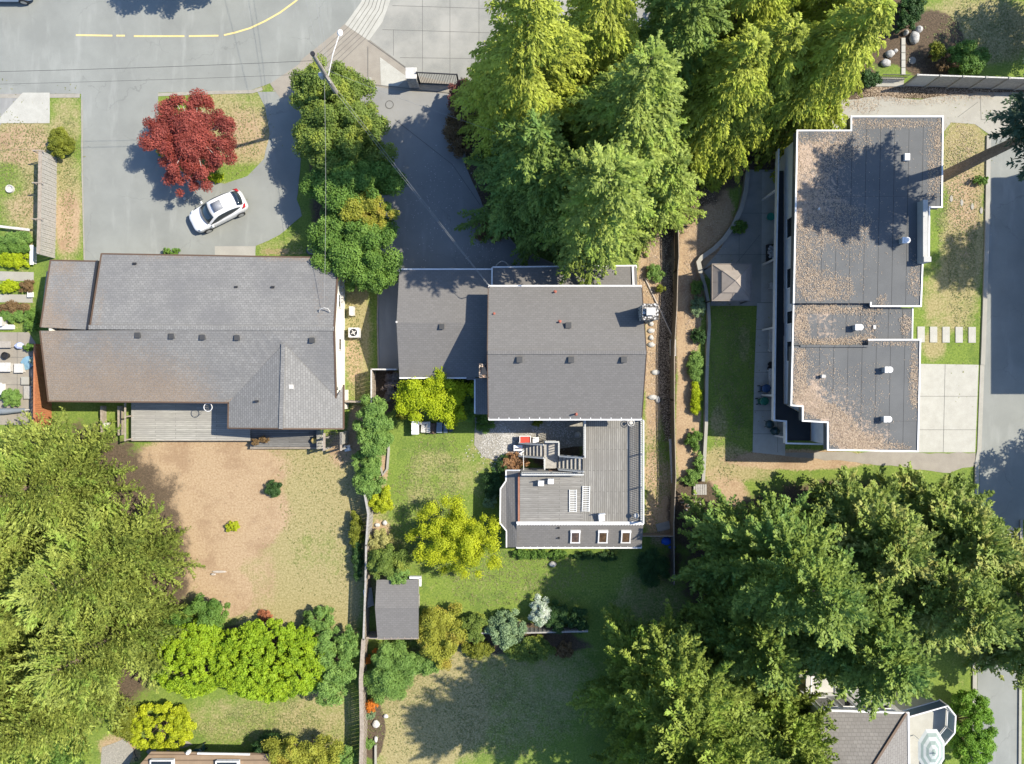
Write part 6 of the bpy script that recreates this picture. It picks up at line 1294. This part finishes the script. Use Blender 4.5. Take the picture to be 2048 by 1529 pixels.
for px, py, wd, ln, hz, lab, mm in ((1545, 680, .42, 1.9, .5, 'upper white bench against the flat roofed building wall', m_stonew), (1544, 765, .42, 2.1, .5, 'lower white bench against the flat roofed building wall', m_stonew)):
    g = G(px - 6, py); o = thing('garden_bench', lab, 'bench', (*g, 0), 'white benches along the walkway'); MB().box((*g, hz), (wd, ln, .06)).build('seat', mm, o, bevel=.01)
    for sy in (-1, 1): MB().box((g[0], g[1] + sy * (ln / 2 - .15), hz / 2 - .02), (wd - .08, .08, hz - .06)).build('leg', mm, o)
for px, py, lab in ((1542, 729, 'upper dark round pot beside the walkway wall'), (1541, 737, 'lower dark round pot beside the walkway wall')):
    g = G(px - 4, py); solo(MB().lathe((*g, .03), [(.12, 0), (.19, .3), (.2, .32), (.16, .32), (.15, .25)], 16), 'plant_pot', m_dark, lab, 'pot', (*g, 0), 'dark pots on the walkway')
g = G(1539, 508); cl = clump_cloud(.3, .6, .35, 300, leaf=.14, cover=1.2, low=0); root = thing('flower_tub', 'tub of white and yellow flowers at the patio wall', 'flower tub', (*g, 0))
MB().box((*g, .22), (.6, 1.3, .44)).build('tub', m_dark, root); Cn = cl[0].copy(); Cn[:, 2] += .55
me = leaf_mesh('flowers', Cn, *cl[1:6], leafmat('white_petals', (.30, .32, .34), (.75, .74, .8), .2, 3)); o = bpy.data.objects.new('flowers', me); C.objects.link(o); o.parent = root
g = G(1538, 436); solo(MB().lathe((*g, .03), [(.2, 0), (.28, .35), (.3, .38), (.25, .36)], 16), 'teal_planter', plain('teal_glaze', (.02, .22, .17), .4), 'teal round planter on the shaded patio near the building', 'planter', (*g, 0))
g = G(1541, 573); solo(MB().box((*g, .4), (.4, .45, .06)).box((g[0] + .18, g[1], .62), (.06, .45, .5)).box((g[0], g[1] + .18, .2), (.36, .05, .38)).box((g[0], g[1] - .18, .2), (.36, .05, .38)), 'patio_chair', m_stonew, 'white patio chair against the building right of the gazebo', 'chair', (*g, 0))
# ---- AC unit and rack beside left house
g = G(712, 667); ac = thing('heat_pump', 'white heat pump with round black fan beside the cream wall', 'heat pump', (*g, 0))
MB().box((*g, .45), (.78, .74, .8)).build('case', m_white, ac, bevel=.02); MB().lathe((*g, .852), [(.29, 0), (.29, .03), (.24, .03), (.24, .005)], 24).build('fan_guard', m_dark, ac)
MB().cyl((*g, .853), .1, .03, 12).box((*g, .862), (.42, .07, .01), .5).box((*g, .864), (.42, .07, .01), 2.1).build('fan', m_stonew, ac)
g = G(707, 624); rk = thing('metal_rack', 'small grey metal rack against the cream wall', 'rack', (*g, 0)); mb = MB()
for z in (.3, .7): mb.box((*g, z), (.36, .7, .03))
mb.build('shelf', m_stonew, rk)
for a in (-1, 1):
    for b in (-1, 1): MB().box((g[0] + a * .17, g[1] + b * .34, .37), (.03, .03, .74)).build('leg', m_woodgrey, rk)
g = G(697, 896); solo(MB().box((*g, .4), (.45, .45, .05), .2).box((g[0] + .1, g[1] + .2, .62), (.45, .05, .45), .2).box((g[0] - .15, g[1], .2), (.04, .4, .4), .2).box((g[0] + .18, g[1], .2), (.04, .4, .4), .2), 'garden_chair', m_white, 'white garden chair below the pergola', 'chair', (*g, 0))
# hoop under left eave
c = P(416, 815, 3.0); hp = thing('basketball_hoop', 'round white hoop standing out over the shaded back deck', 'hoop', (c.x, c.y, .6)); 
MB().tube([(c.x + .3 * math.cos(a), c.y + .3 * math.sin(a), 3.0) for a in [k * math.pi / 12 for k in range(25)]], .028, 6, cap=False).build('ring', m_white, hp)
MB().tube([(c.x, c.y + .75, .65), (c.x, c.y + .72, 3.0)], .05, 8).bar((c.x, c.y + .7, 2.98), (c.x, c.y + .3, 3.0), .06, .04).build('pole', m_woodgrey, hp)
mb = MB()
for k in range(10): a = k * math.pi / 5; mb.bar((c.x + .3 * math.cos(a), c.y + .3 * math.sin(a), 2.98), (c.x + .17 * math.cos(a + .3), c.y + .17 * math.sin(a + .3), 2.55), .012, .012)
mb.build('net', m_woodgrey, hp)
# potted plants and sundries on the dark deck
for px, py, lab in ((512, 884, 'tan dried plants at the left end of the dark deck strip'), (528, 880, 'second dried plant on the dark deck strip')):
    leafy(px, py, 10, 8, .75, .2, 310 + px, lm_bronze, lab, 'potted_plant', 'plant', leaf=.12, cover=1.3, trunk=False)
g = P(627, 882, .9); solo(MB().rock((g.x, g.y, .7), (.28, .24, .22), 9), 'terracotta_pot', mottled('dry_moss', (.30, .22, .07), (.42, .32, .12), 5), 'tan mossy pot at the right end of the dark deck strip', 'pot', (g.x, g.y, .45), smooth=True)
g = G(207, 840); 
for i, (x, lab) in enumerate(((206, 'left timber raised bed side below the left roof'), (240, 'thin timber raised bed side beside the bleached deck'))):
    solo(kerb('x', [(x + 5, 812), (x + 6, 870)], .14, .6, m_wood), 'timber_edging', m_wood, lab, 'edging', (*G(x, 840), 0), 'timber edgings by the bleached deck')
g = G(218, 852); solo(MB().box((*g, .3), (.3, .5, .5)).box((*g, .57), (.2, .3, .12)), 'gas_bottle_box', m_stonew, 'small pale box between the two timber edgings', 'box', (*g, 0), bevel=.02)
# ---- deck furniture
m_whp = plain('white_plastic', (.78, .78, .78), .35)
m_offw = plain('offwhite_metal', (.66, .66, .64), .5)
for px, py, lab in ((1082, 967, 'left white plastic chair on the roof deck'), (1101.5, 963, 'right white plastic chair on the roof deck')):
    g = P(px, py, DZ + .45); r_ = thing('deck_chair', lab, 'chair', (g.x, g.y, DZ), 'white chairs on the roof deck'); g = (g.x, g.y)
    MB().box((*g, DZ + .42), (.42, .4, .04)).build('seat', m_whp, r_, bevel=.01); MB().box((g[0], g[1] + .19, DZ + .6), (.42, .04, .36)).build('backrest', m_whp, r_, bevel=.01)
    for a in (-1, 1):
        for b in (-1, 1): MB().box((g[0] + a * .18, g[1] + b * .17, DZ + .2), (.035, .035, .4)).build('leg', m_whp, r_)
for px, py, rz, lab, n in ((1146, 1002, 0, 'left white slatted lounger base on the roof deck', 13), (1172, 998, -.03, 'right white slatted lounger base on the roof deck, slightly askew', 14)):
    g = P(px, py, DZ + .1); r_ = thing('slatted_lounger', lab, 'lounger', (g.x, g.y, DZ), 'white slatted loungers on the roof deck'); g = (g.x, g.y); L_ = 1.62 if n == 13 else 1.85; mb = MB()
    for k in range(n): mb.box((g[0] + rz * (k - n / 2) * .12, g[1] + (k - (n - 1) / 2) * L_ / (n - .3), DZ + .13), (.48, .04, .025), rz)
    mb.build('slats', m_offw, r_)
    for a in (-1, 1): MB().box((g[0] + a * .25, g[1], DZ + .1), (.045, L_, .05), rz).build('side_rail', m_offw, r_)
    for a in (-1, 1):
        for b in (-1, 1): MB().box((g[0] + a * .25 - rz * b, g[1] + b * .7, DZ + .04), (.04, .04, .08)).build('leg', m_offw, r_)
g = P(1203, 1035, DZ + .4); r_ = thing('folding_chair', 'white padded chair tilted beside the deck edge', 'chair', (g.x, g.y, DZ))
MB().box((g.x, g.y, DZ + .42), (.42, .6, .06), .1, Matrix.Rotation(.25, 3, 'X')).build('seat', m_whp, r_, bevel=.02); MB().box((g.x + .02, g.y + .28, DZ + .62), (.42, .06, .42), .1).build('backrest', m_whp, r_, bevel=.02)
for a in (-1, 1): MB().bar((g.x + a * .18, g.y - .25, DZ), (g.x + a * .18, g.y + .25, DZ + .5), .03, .03).build('leg', m_offw, r_)
g = P(1272, 1031, DZ + .4); solo(MB().lathe((g.x, g.y, DZ), [(.05, 0), (.05, .4), (.17, .5), (.2, .56), (.12, .6)], 16), 'bird_bath', m_stonew, 'round white bird bath in the lower right corner of the deck', 'bird bath', (g.x, g.y, DZ), smooth=True)
g = P(1262, 846, DZ + .5); solo(MB().tube([(g.x + .24 * math.cos(a), g.y + .24 * math.sin(a), DZ + .5) for a in [k * math.pi / 8 for k in range(17)]], .03, 6).lathe((g.x, g.y, DZ), [(.1, 0), (.04, .4), (.14, .5), (.1, .52)], 12), 'wire_plant_stand', m_stonew, 'round white wire stand at the top right corner of the deck', 'stand', (g.x, g.y, DZ))
# ---- below the deck: red tray table, white chairs, trellis
g = G(1050, 879); r_ = thing('cart', 'white rimmed cart with red tray near the stairs', 'cart', (*g, 0)); 
MB().box((*g, .62), (.78, .55, .05)).build('tray', plain('red_plastic', (.52, .05, .03), .5), r_)
MB().box((g[0], g[1] + .29, .66), (.86, .05, .12)).box((g[0], g[1] - .29, .66), (.86, .05, .12)).box((g[0] + .41, g[1], .66), (.05, .53, .12)).box((g[0] - .41, g[1], .66), (.05, .53, .12)).build('rim', m_whp, r_, bevel=.01)
for a in (-1, 1):
    for b in (-1, 1): MB().box((g[0] + a * .34, g[1] + b * .22, .3), (.04, .04, .6)).build('leg', m_offw, r_)
for px, py, lab, rz in ((1071, 880, 'white garden chair right of the red cart', 0), (1040, 908, 'white garden chair tilted above the rust leaved shrub', .6)):
    g = G(px, py); r_ = thing('garden_chair', lab, 'chair', (*g, 0), 'white chairs by the stairs'); MB().box((*g, .42), (.46, .46, .05), rz).build('seat', m_whp, r_, bevel=.01)
    MB().box((g[0] + .2 * math.sin(rz), g[1] + .22 * math.cos(rz), .62), (.46, .05, .4), -rz * 0 + rz).build('backrest', m_whp, r_)
    for a in (-1, 1):
        for b in (-1, 1): MB().box((g[0] + a * .17, g[1] + b * .17, .2), (.04, .04, .4)).build('leg', m_whp, r_)
g = G(1036, 895); r_ = thing('side_table', 'white table with small jars beside the gravel pad', 'table', (*g, 0)); MB().box((*g, .6), (.66, .42, .04)).build('tabletop', m_whp, r_)
for a in (-1, 1):
    for b in (-1, 1): MB().box((g[0] + a * .28, g[1] + b * .16, .29), (.04, .04, .58)).build('leg', m_whp, r_)
for i, (dx, mm, lab) in enumerate(((-.15, m_dark, 'left dark jar on the white table'), (.0, m_dark, 'middle dark jar on the white table'), (.16, m_terra, 'right red jar on the white table'))): solo(MB().cyl((g[0] + dx, g[1] - .02, .62), .045, .12, 10), 'jar', mm, lab, 'jar', (g[0] + dx, g[1], .62), 'jars on the white table')
tr_ = thing('trellis', 'white upright lattice trellis right of the rust leaved shrub', 'trellis', (*G(1046, 925), 0)); a = Vector((*G(1046, 905), 0)); b = Vector((*G(1047, 938), 0)); mb = MB()
for k in range(8): q = a.lerp(b, k / 7); mb.bar(q, q + U * 1.5, .03, .03)
for k in range(8): mb.bar(a + U * (.1 + k * .2), b + U * (.1 + k * .2), .03, .03)
mb.build('lattice', m_offw, tr_)
# white boxes by the lime tree
g = G(833, 852); r_ = thing('storage_box', 'tall white storage box casting a dark shadow left of the lime tree boxes', 'box', (*g, 0)); MB().box((*g, .4), (.5, 1.2, .8)).build('body', m_stonew, r_, bevel=.02); MB().box((g[0], g[1] + .15, .83), (.54, .9, .05)).build('lid', m_whp, r_, bevel=.01); MB().box((g[0], g[1] - .47, .83), (.54, .26, .05)).build('lid', m_whp, r_, bevel=.01)
for i, (x, y, wd, ln, mm, lab) in enumerate(((848, 857, .34, .6, m_stonew, 'first low white slab beside the tall white box'), (858, 856, .3, .7, m_stonew, 'second low white slab beside the tall white box'), (850, 846, .9, .2, m_stonew, 'flat white strip above the low slabs'), (880, 855, .45, .8, plain('blue_grey_slab', (.16, .20, .25), .5), 'blue grey slab below the lime green shrub'), (892, 856, .3, .7, plain('blue_grey_slab_dark', (.10, .14, .18), .5), 'darker blue grey slab below the lime green shrub'), (902, 856, .3, .55, plain('blue_black', (.04, .055, .07), .5), 'black slab at the right end of the low row'))):
    g = G(x, y); solo(MB().box((*g, .25), (wd, ln, .5), .05 * (i % 3 - 1)), 'garden_crate', mm, lab, 'crate', (*g, 0), 'low crates below the lime tree', bevel=.02)
g = G(865, 857); solo(MB().box((*g, .15), (.55, .8, .3)), 'compost_bed', m_soil, 'brown square bed between white and blue grey slabs', 'raised bed', (*g, 0))
# ---- sundries right strip
def pole3(a, b, r_, z, m, label, name, cat, grp=None, flat=None):
    a = Vector((*G(*a), z)); b = Vector((*G(*b), z)); mb = MB(); mb.bar(a, b, flat, .08) if flat else mb.tube([a, b], r_, 8); solo(mb, name, m, label, cat, ((a + b) / 2)[:2] + (0,), grp)
pole3((1289, 556), (1344, 672), .05, .08, m_barkpale, 'long thin pole lying slantwise below the tall conifers', 'wooden_pole', 'pole')
pole3((1341, 878), (1346, 966), 0, .1, m_stonew, 'long white board lying beside the thin brown fence', 'white_board', 'board', flat=.3)
pole3((0, 455), (68, 463), 0, .5, m_stonew, 'white rail at the top of the vegetable garden', 'garden_rail', 'rail', flat=.18)
g = G(1345, 696); solo(MB().box((g[0] - .2, g[1], .1), (.05, 1.25, .2)).box((g[0] + .2, g[1], .1), (.05, 1.25, .2)).box((g[0], g[1] + .6, .1), (.36, .05, .2)).box((g[0], g[1] - .6, .1), (.36, .05, .2)), 'empty_frame', m_stonew, 'small pale rectangular frame beside the thin brown fence', 'frame', (*g, 0))
g = G(1326, 1053); solo(MB().box((*g, .05), (1.05, .62, .06), .25), 'paving_slab', m_conc_grey, 'grey slab lying askew near the annexe corner', 'slab', (*g, 0), bevel=.01)
g = G(1399, 979); pt_ = MB()
for k in range(6): pt_.box((g[0] - .42 + k * .17, g[1], .16), (.14, .8, .03))
for k in (-1, 0, 1): pt_.box((g[0], g[1] + k * .35, .08), (1.0, .09, .12))
solo(pt_, 'wooden_pallet', m_woodgrey, 'grey wooden pallet at the end of the retaining wall', 'pallet', (*g, 0))
g = G(1400, 1007); solo(MB().cyl((*g, 0), .16, .4, 14), 'tree_stump', m_barkpale, 'pale cut tree stump below the pallet', 'stump', (*g, 0))
g = G(1331, 1082); solo(MB().rock((*g, .2), (.42, .28, .25), 17), 'blue_tarp_bundle', plain('tarp_blue', (.01, .10, .50), .5), 'bright blue tarp bundle beside the short dark fence', 'tarp', (*g, 0))
g = G(1343, 1094); solo(MB().rock((*g, .12), (.3, .16, .15), 21), 'blue_tarp_scrap', plain('tarp_blue_dark', (.01, .06, .30), .5), 'smaller dark blue tarp scrap below the bundle', 'tarp', (*g, 0))
rocks('', [(1376, 1012, .14, .12, .12, 'left pale rubble stone below the dark rail'), (1384, 1016, .12, .12, .1, 'right pale rubble stone below the dark rail'), (1372, 1020, .1, .1, .1, 'lowest pale rubble stone below the dark rail')], group='rubble below the pallet')
pole3((1358, 1003), (1402, 1001), .05, .5, m_wood, 'dark horizontal rail below the grey pallet', 'timber_rail', 'rail')
solo(MB().rock((*G(440, 1143), .12), (.6, .1, .08), 3), 'driftwood', m_barkpale, 'bleached piece of wood at the cypress edge, left one', 'wood piece', (*G(440, 1143), 0), 'bleached wood pieces'); solo(MB().rock((*G(428, 1148), .12), (.2, .1, .1), 5), 'driftwood', m_barkpale, 'small bleached chip of wood at the cypress edge', 'wood piece', (*G(428, 1148), 0), 'bleached wood pieces')
# left patio
cv = G(27, 823); u_ = thing('folded_parasol', 'long grey furled parasol lying across the left patio edge', 'parasol', (*cv, 0)); a, b = Vector((*G(-25, 825), .45)), Vector((*G(58, 820), .45))
MB().tube([a, a.lerp(b, .5), b], [.17, .24, .14], 12).build('cover', plain('grey_cloth', (.17, .19, .21), .8), u_); MB().tube([b, b + Vector((.35, .02, 0))], .05, 8).build('pole', m_stonew, u_); MB().box((cv[0] - .2, cv[1], .12), (.1, .3, .24)).box((cv[0] + .8, cv[1], .12), (.1, .3, .24)).build('leg', m_stonew, u_)
for i, (x, y, w_, d_, h_, mm, lab) in enumerate(((8, 645, .7, .7, .7, m_stonew, 'white garden cabinet at the left edge above the patio'), (18, 655, 1.1, .35, .3, m_white, 'long white trough beside the garden cabinet'), (12, 735, 1.3, .7, .45, m_stonew, 'white patio table at the left edge'), (44, 737, .7, .7, .4, m_stonew, 'white square stool right of the patio table'), (6, 778, .5, .9, .5, m_white, 'bright white box near the round clipped shrub'), (16, 690, 1.0, .5, .4, mottled('grey_bench_wood', (.25, .22, .19), (.33, .30, .26)), 'grey wooden bench on the left patio'), (56, 762, .6, .6, .35, m_conc, 'pale square block below the blue cloth'), (60, 785, .6, 1.0, .3, m_woodgrey, 'grey wooden step by the lower left house end'), (70, 512, .3, 1.5, .4, m_white, 'tall white slab beside the top lime row'), (64, 590, .35, .45, .3, m_white, 'small white block at the end of the lower white path'))):
    g = G(x, y); r_ = thing(('garden_cabinet', 'trough', 'patio_table', 'stool', 'storage_box', 'garden_bench', 'concrete_block', 'garden_step', 'white_slab', 'white_block')[i], lab, ('cabinet', 'trough', 'table', 'stool', 'box', 'bench', 'block', 'step', 'slab', 'block')[i], (*g, 0)); MB().box((*g, h_ - .03), (w_, d_, .06)).build('top', mm, r_, bevel=.01)
    MB().box((*g, (h_ - .06) / 2), (w_ * .86, d_ * .86, h_ - .065)).build('base', mm, r_)
g = G(45, 692); solo(MB().rock((*g, .3), (.3, .25, .3), 31), 'cushion', plain('blue_white_cloth', (.45, .50, .72), .8), 'blue and white cushion heap on the left patio', 'cushion', (*g, 0))
g = G(58, 725); solo(MB().rock((*g, .12), (.5, .55, .12), 33), 'blue_sheet', plain('pale_blue_sheet', (.16, .28, .36), .7), 'teal blue sheet spread on the left patio', 'sheet', (*g, 0))
g = G(68, 722); leafy(68, 722, 9, 9, .4, .3, 330, lm_white, 'white flowers in a pot on the teal blue sheet', 'flower_pot', 'plant', leaf=.1, cover=1.4, trunk=False)
g = G(16, 712); solo(MB().lathe((*g, .03), [(.2, 0), (.28, .35), (.25, .36), (.22, .2)], 16), 'fire_bowl', m_dark, 'dark round bowl below the grey bench', 'bowl', (*g, 0))
g = G(22, 379); solo(MB().lathe((*g, .0), [(.3, 0), (.3, .2), (.24, .2), (.22, .08), (.02, .08)], 20), 'fire_ring', m_stonew, 'round stone ring in the green patch of the far left lawn', 'stone ring', (*g, 0))
g = G(371, 399); solo(MB().rock((*g, .1), (.11, .11, .12), 41), 'white_stone', m_stonew, 'small white stone on the asphalt beside the car', 'stone', (*g, 0))
g = G(268, 1496); solo(MB().tube([(*g, .05), (g[0] + .1, g[1] - .35, .1), (g[0] + .22, g[1] - .7, .1)], .025, 6).tube([(g[0] + .22 + .13 * math.sin(a), g[1] - .72 - .13 * math.cos(a) - .1, .1) for a in [k * math.pi / 6 for k in range(13)]], .025, 6), 'garden_tool', m_dark, 'dark long handled tool with a ring lying on the gravel', 'garden tool', (*g, 0))
# glass panel by shed
a, b = Vector((*G(734, 1172), 0)), Vector((*G(738, 1206), 0)); pn = thing('leaning_panel', 'pale framed panel leaning against the fence left of the shed', 'panel', tuple(a)); q = Vector((.42, -.06, 0))
MB().slab([a + U * 1.2, b + U * 1.2, b + q + U * .3, a + q + U * .3], .04).build('sheet', mottled('pale_panel', (.36, .38, .38), (.46, .48, .48), 3, .4), pn); MB().bar(a + U * 1.22, b + U * 1.22, .06, .06).bar(b + U * 1.22, b + q + U * .32, .05, .05).bar(a + U * 1.22, a + q + U * .32, .05, .05).build('frame', m_white, pn)
# ---- striped parasol
m_parw = plain('parasol_white', (.40, .42, .40), .8)
g = P(1866, 1504, 6.5); pr = thing('parasol', 'open white and grey striped octagonal parasol on the terrace', 'parasol', (g.x, g.y, 4.2)); 
for k in range(6):
    r0, r1 = 1.35 * (6 - k) / 6, 1.35 * (5 - k) / 6 + .001; z0_, z1_ = 6.3 + .06 * k, 6.3 + .06 * (k + 1); vs = []
    for r_, z in ((r0, z0_), (r1 if k < 5 else .02, z1_)): vs += [(g.x + r_ * math.cos(a) * .72, g.y + r_ * math.sin(a) * 1.15, z) for a in [math.pi / 8 + j * math.pi / 4 for j in range(8)]]
    mb = MB(); mb.add(vs, [(j, (j + 1) % 8, 8 + (j + 1) % 8, 8 + j) for j in range(8)]); o = mb.build('canopy_band', m_parw if k % 2 == 0 else plain('parasol_grey_green', (.22, .27, .245), .8), pr)
MB().cyl((g.x, g.y, 4.25), .03, 2.6, 8).build('pole', m_offw, pr)
# ---- leaf litter on the flat roof and ground ("stuff")
def litter(name, label, z, blobs, n, seed, size=.065, m=None, inside=None):
    rg = np.random.default_rng(seed); pts = []; tot = sum(b[2] * b[3] * b[4] for b in blobs)
    for (x, y, rx, ry, wgt) in blobs:
        k = int(n * rx * ry * wgt / tot); a = rg.random(k) * 2 * math.pi; r_ = rg.random(k) ** .55 * np.where(rg.random(k) < .1, 1.5, .9) * (1 + .35 * np.sin(a * 3 + x) * .6) ; px = x + rx * r_ * np.cos(a) + rg.normal(0, 2, k); py = y + ry * r_ * np.sin(a) + rg.normal(0, 2, k); pts.append(np.stack([px, py], 1))
    p = np.vstack(pts)
    if inside is not None: p = p[inside(p[:, 0], p[:, 1])]
    k = (CAMH - z) / FPX; n = len(p); Cn = np.stack([(p[:, 0] - 1024) * k, (764.5 - p[:, 1]) * k, z + .012 + .03 * rg.random(n)], 1)
    D = np.stack([rg.normal(0, 1, n), rg.normal(0, 1, n), rg.normal(0, .2, n)], 1); N = np.stack([rg.normal(0, .25, n), rg.normal(0, .25, n), np.ones(n)], 1)
    me = leaf_mesh(name, Cn, D, N, size * rg.uniform(.6, 1.5, n), size * .6 * rg.uniform(.6, 1.4, n), rg.random(n), m or lm_fallen); o = bpy.data.objects.new(name, me); C.objects.link(o); props(o, label, 'fallen leaves', None, 'stuff')
lm_fallen = leafmat('fallen_leaf', (.20, .14, .095), (.56, .44, .32), .1, 6)
def inA(x, y): return ((x > 1592) & (x < 1884) & (y > 264) & (y < 606)) & ~((x > 1842) & (y > 400)) | ((x > 1590) & (x < 1840) & (y > 500) & (y < 611)) | ((x > 1706) & (x < 1884) & (y > 238) & (y < 300))
litter('leaf_litter', 'fallen brown leaves on the upper part of the flat roof', TZ, [(1680, 290, 60, 40, 1.2), (1760, 248, 130, 12, 1.6), (1630, 330, 45, 70, 1.0), (1625, 430, 40, 90, 1.1), (1660, 440, 80, 60, 1), (1700, 480, 50, 40, .5), (1610, 530, 26, 60, 1.2), (1630, 562, 45, 32, 1.6), (1670, 575, 48, 24, 1.7), (1640, 592, 60, 12, 1.3), (1868, 330, 16, 90, 1.5), (1878, 270, 10, 40, 1.4), (1828, 560, 12, 45, 1.3), (1765, 600, 12, 12, 1.5), (1730, 420, 70, 140, .02), (1800, 300, 60, 60, .02), (1597, 400, 8, 200, 1.2), (1680, 520, 120, 80, .04)], 17000, 1, inside=inA)
litter('leaf_litter', 'fallen brown leaves on the narrow lower middle part of the flat roof', TZ - .33, [(1602, 655, 20, 36, 1.7), (1640, 618, 60, 12, 1.4), (1720, 622, 60, 9, .9), (1660, 685, 70, 8, 1.5), (1720, 678, 40, 8, 1.4), (1812, 650, 12, 22, 1.4), (1742, 650, 14, 22, .6), (1700, 650, 110, 32, .04)], 5000, 2, inside=lambda x, y: (x > 1589) & (x < 1823) & (y > 610) & (y < 690))
def inC(x, y): return (x > 1586) & (x < 1838) & (y > 684) & (y < 899) & ~((x < 1608) & (y > 808)) & ~((x < 1659) & (y > 838)) & ~((x < 1740) & (y < 697))
litter('leaf_litter', 'fallen brown leaves on the lower part of the flat roof', TZ, [(1600, 745, 18, 50, 1.4), (1604, 790, 26, 30, 1.7), (1635, 820, 36, 26, 1.4), (1665, 835, 34, 26, 1.3), (1690, 865, 40, 34, 1.7), (1720, 885, 60, 20, 1.8), (1760, 893, 60, 10, 1.3), (1828, 760, 9, 70, 1.5), (1640, 750, 50, 60, .16), (1700, 800, 90, 90, .07), (1600, 705, 14, 15, 1.0), (1790, 688, 46, 5, 1)], 14000, 3, inside=inC)
litter('leaf_litter', 'fallen leaves on the ground below the panel fence', .03, [(1850, 182, 150, 10, 1.4), (1950, 188, 100, 8, 1.2), (1770, 185, 60, 16, 1.5), (1720, 210, 50, 16, .8), (1850, 200, 120, 10, .4), (1925, 290, 40, 50, .5), (1925, 400, 46, 120, .25)], 7000, 4)
litter('leaf_litter', 'bark chips and leaves in the strip right of the main house', .01, [(1312, 560, 36, 60, .8), (1330, 700, 20, 180, 1.2), (1305, 760, 14, 120, .8), (1320, 960, 30, 60, .5), (1385, 620, 20, 160, .8), (1400, 450, 50, 70, .4), (1310, 490, 34, 40, 1)], 9000, 5, .08)
litter('leaf_litter', 'pale blossom specks on the shaded middle driveway', .025, [(850, 420, 60, 120, .3), (960, 500, 60, 40, .6), (900, 350, 60, 80, .2)], 260, 6, .09, m_stonew)
litter('gravel_stones', 'loose pebbles on the gravel pad and around its rim', .02, [(1000, 885, 50, 36, .6), (1020, 890, 22, 34, 1.3), (1010, 935, 24, 16, .6), (1100, 870, 60, 30, .4)], 2600, 7, .1, m_stonew)
litter('grass_tufts', 'scattered dry and green tufts over the lawns', .0, [(860, 1010, 90, 160, .7), (650, 1050, 100, 200, .2), (1020, 1150, 170, 60, .8), (930, 1420, 200, 120, .6), (1460, 760, 46, 200, .8), (1920, 450, 46, 220, .9), (480, 270, 60, 80, .5), (40, 330, 80, 120, .8), (135, 350, 22, 150, .8), (1960, 60, 90, 80, .9), (540, 1450, 150, 50, .9), (710, 700, 18, 120, .8), (1310, 950, 22, 120, .6)], 22000, 8, .12, leafmat('grass_tuft', (.08, .12, .025), (.27, .25, .11), .2, 1.2))
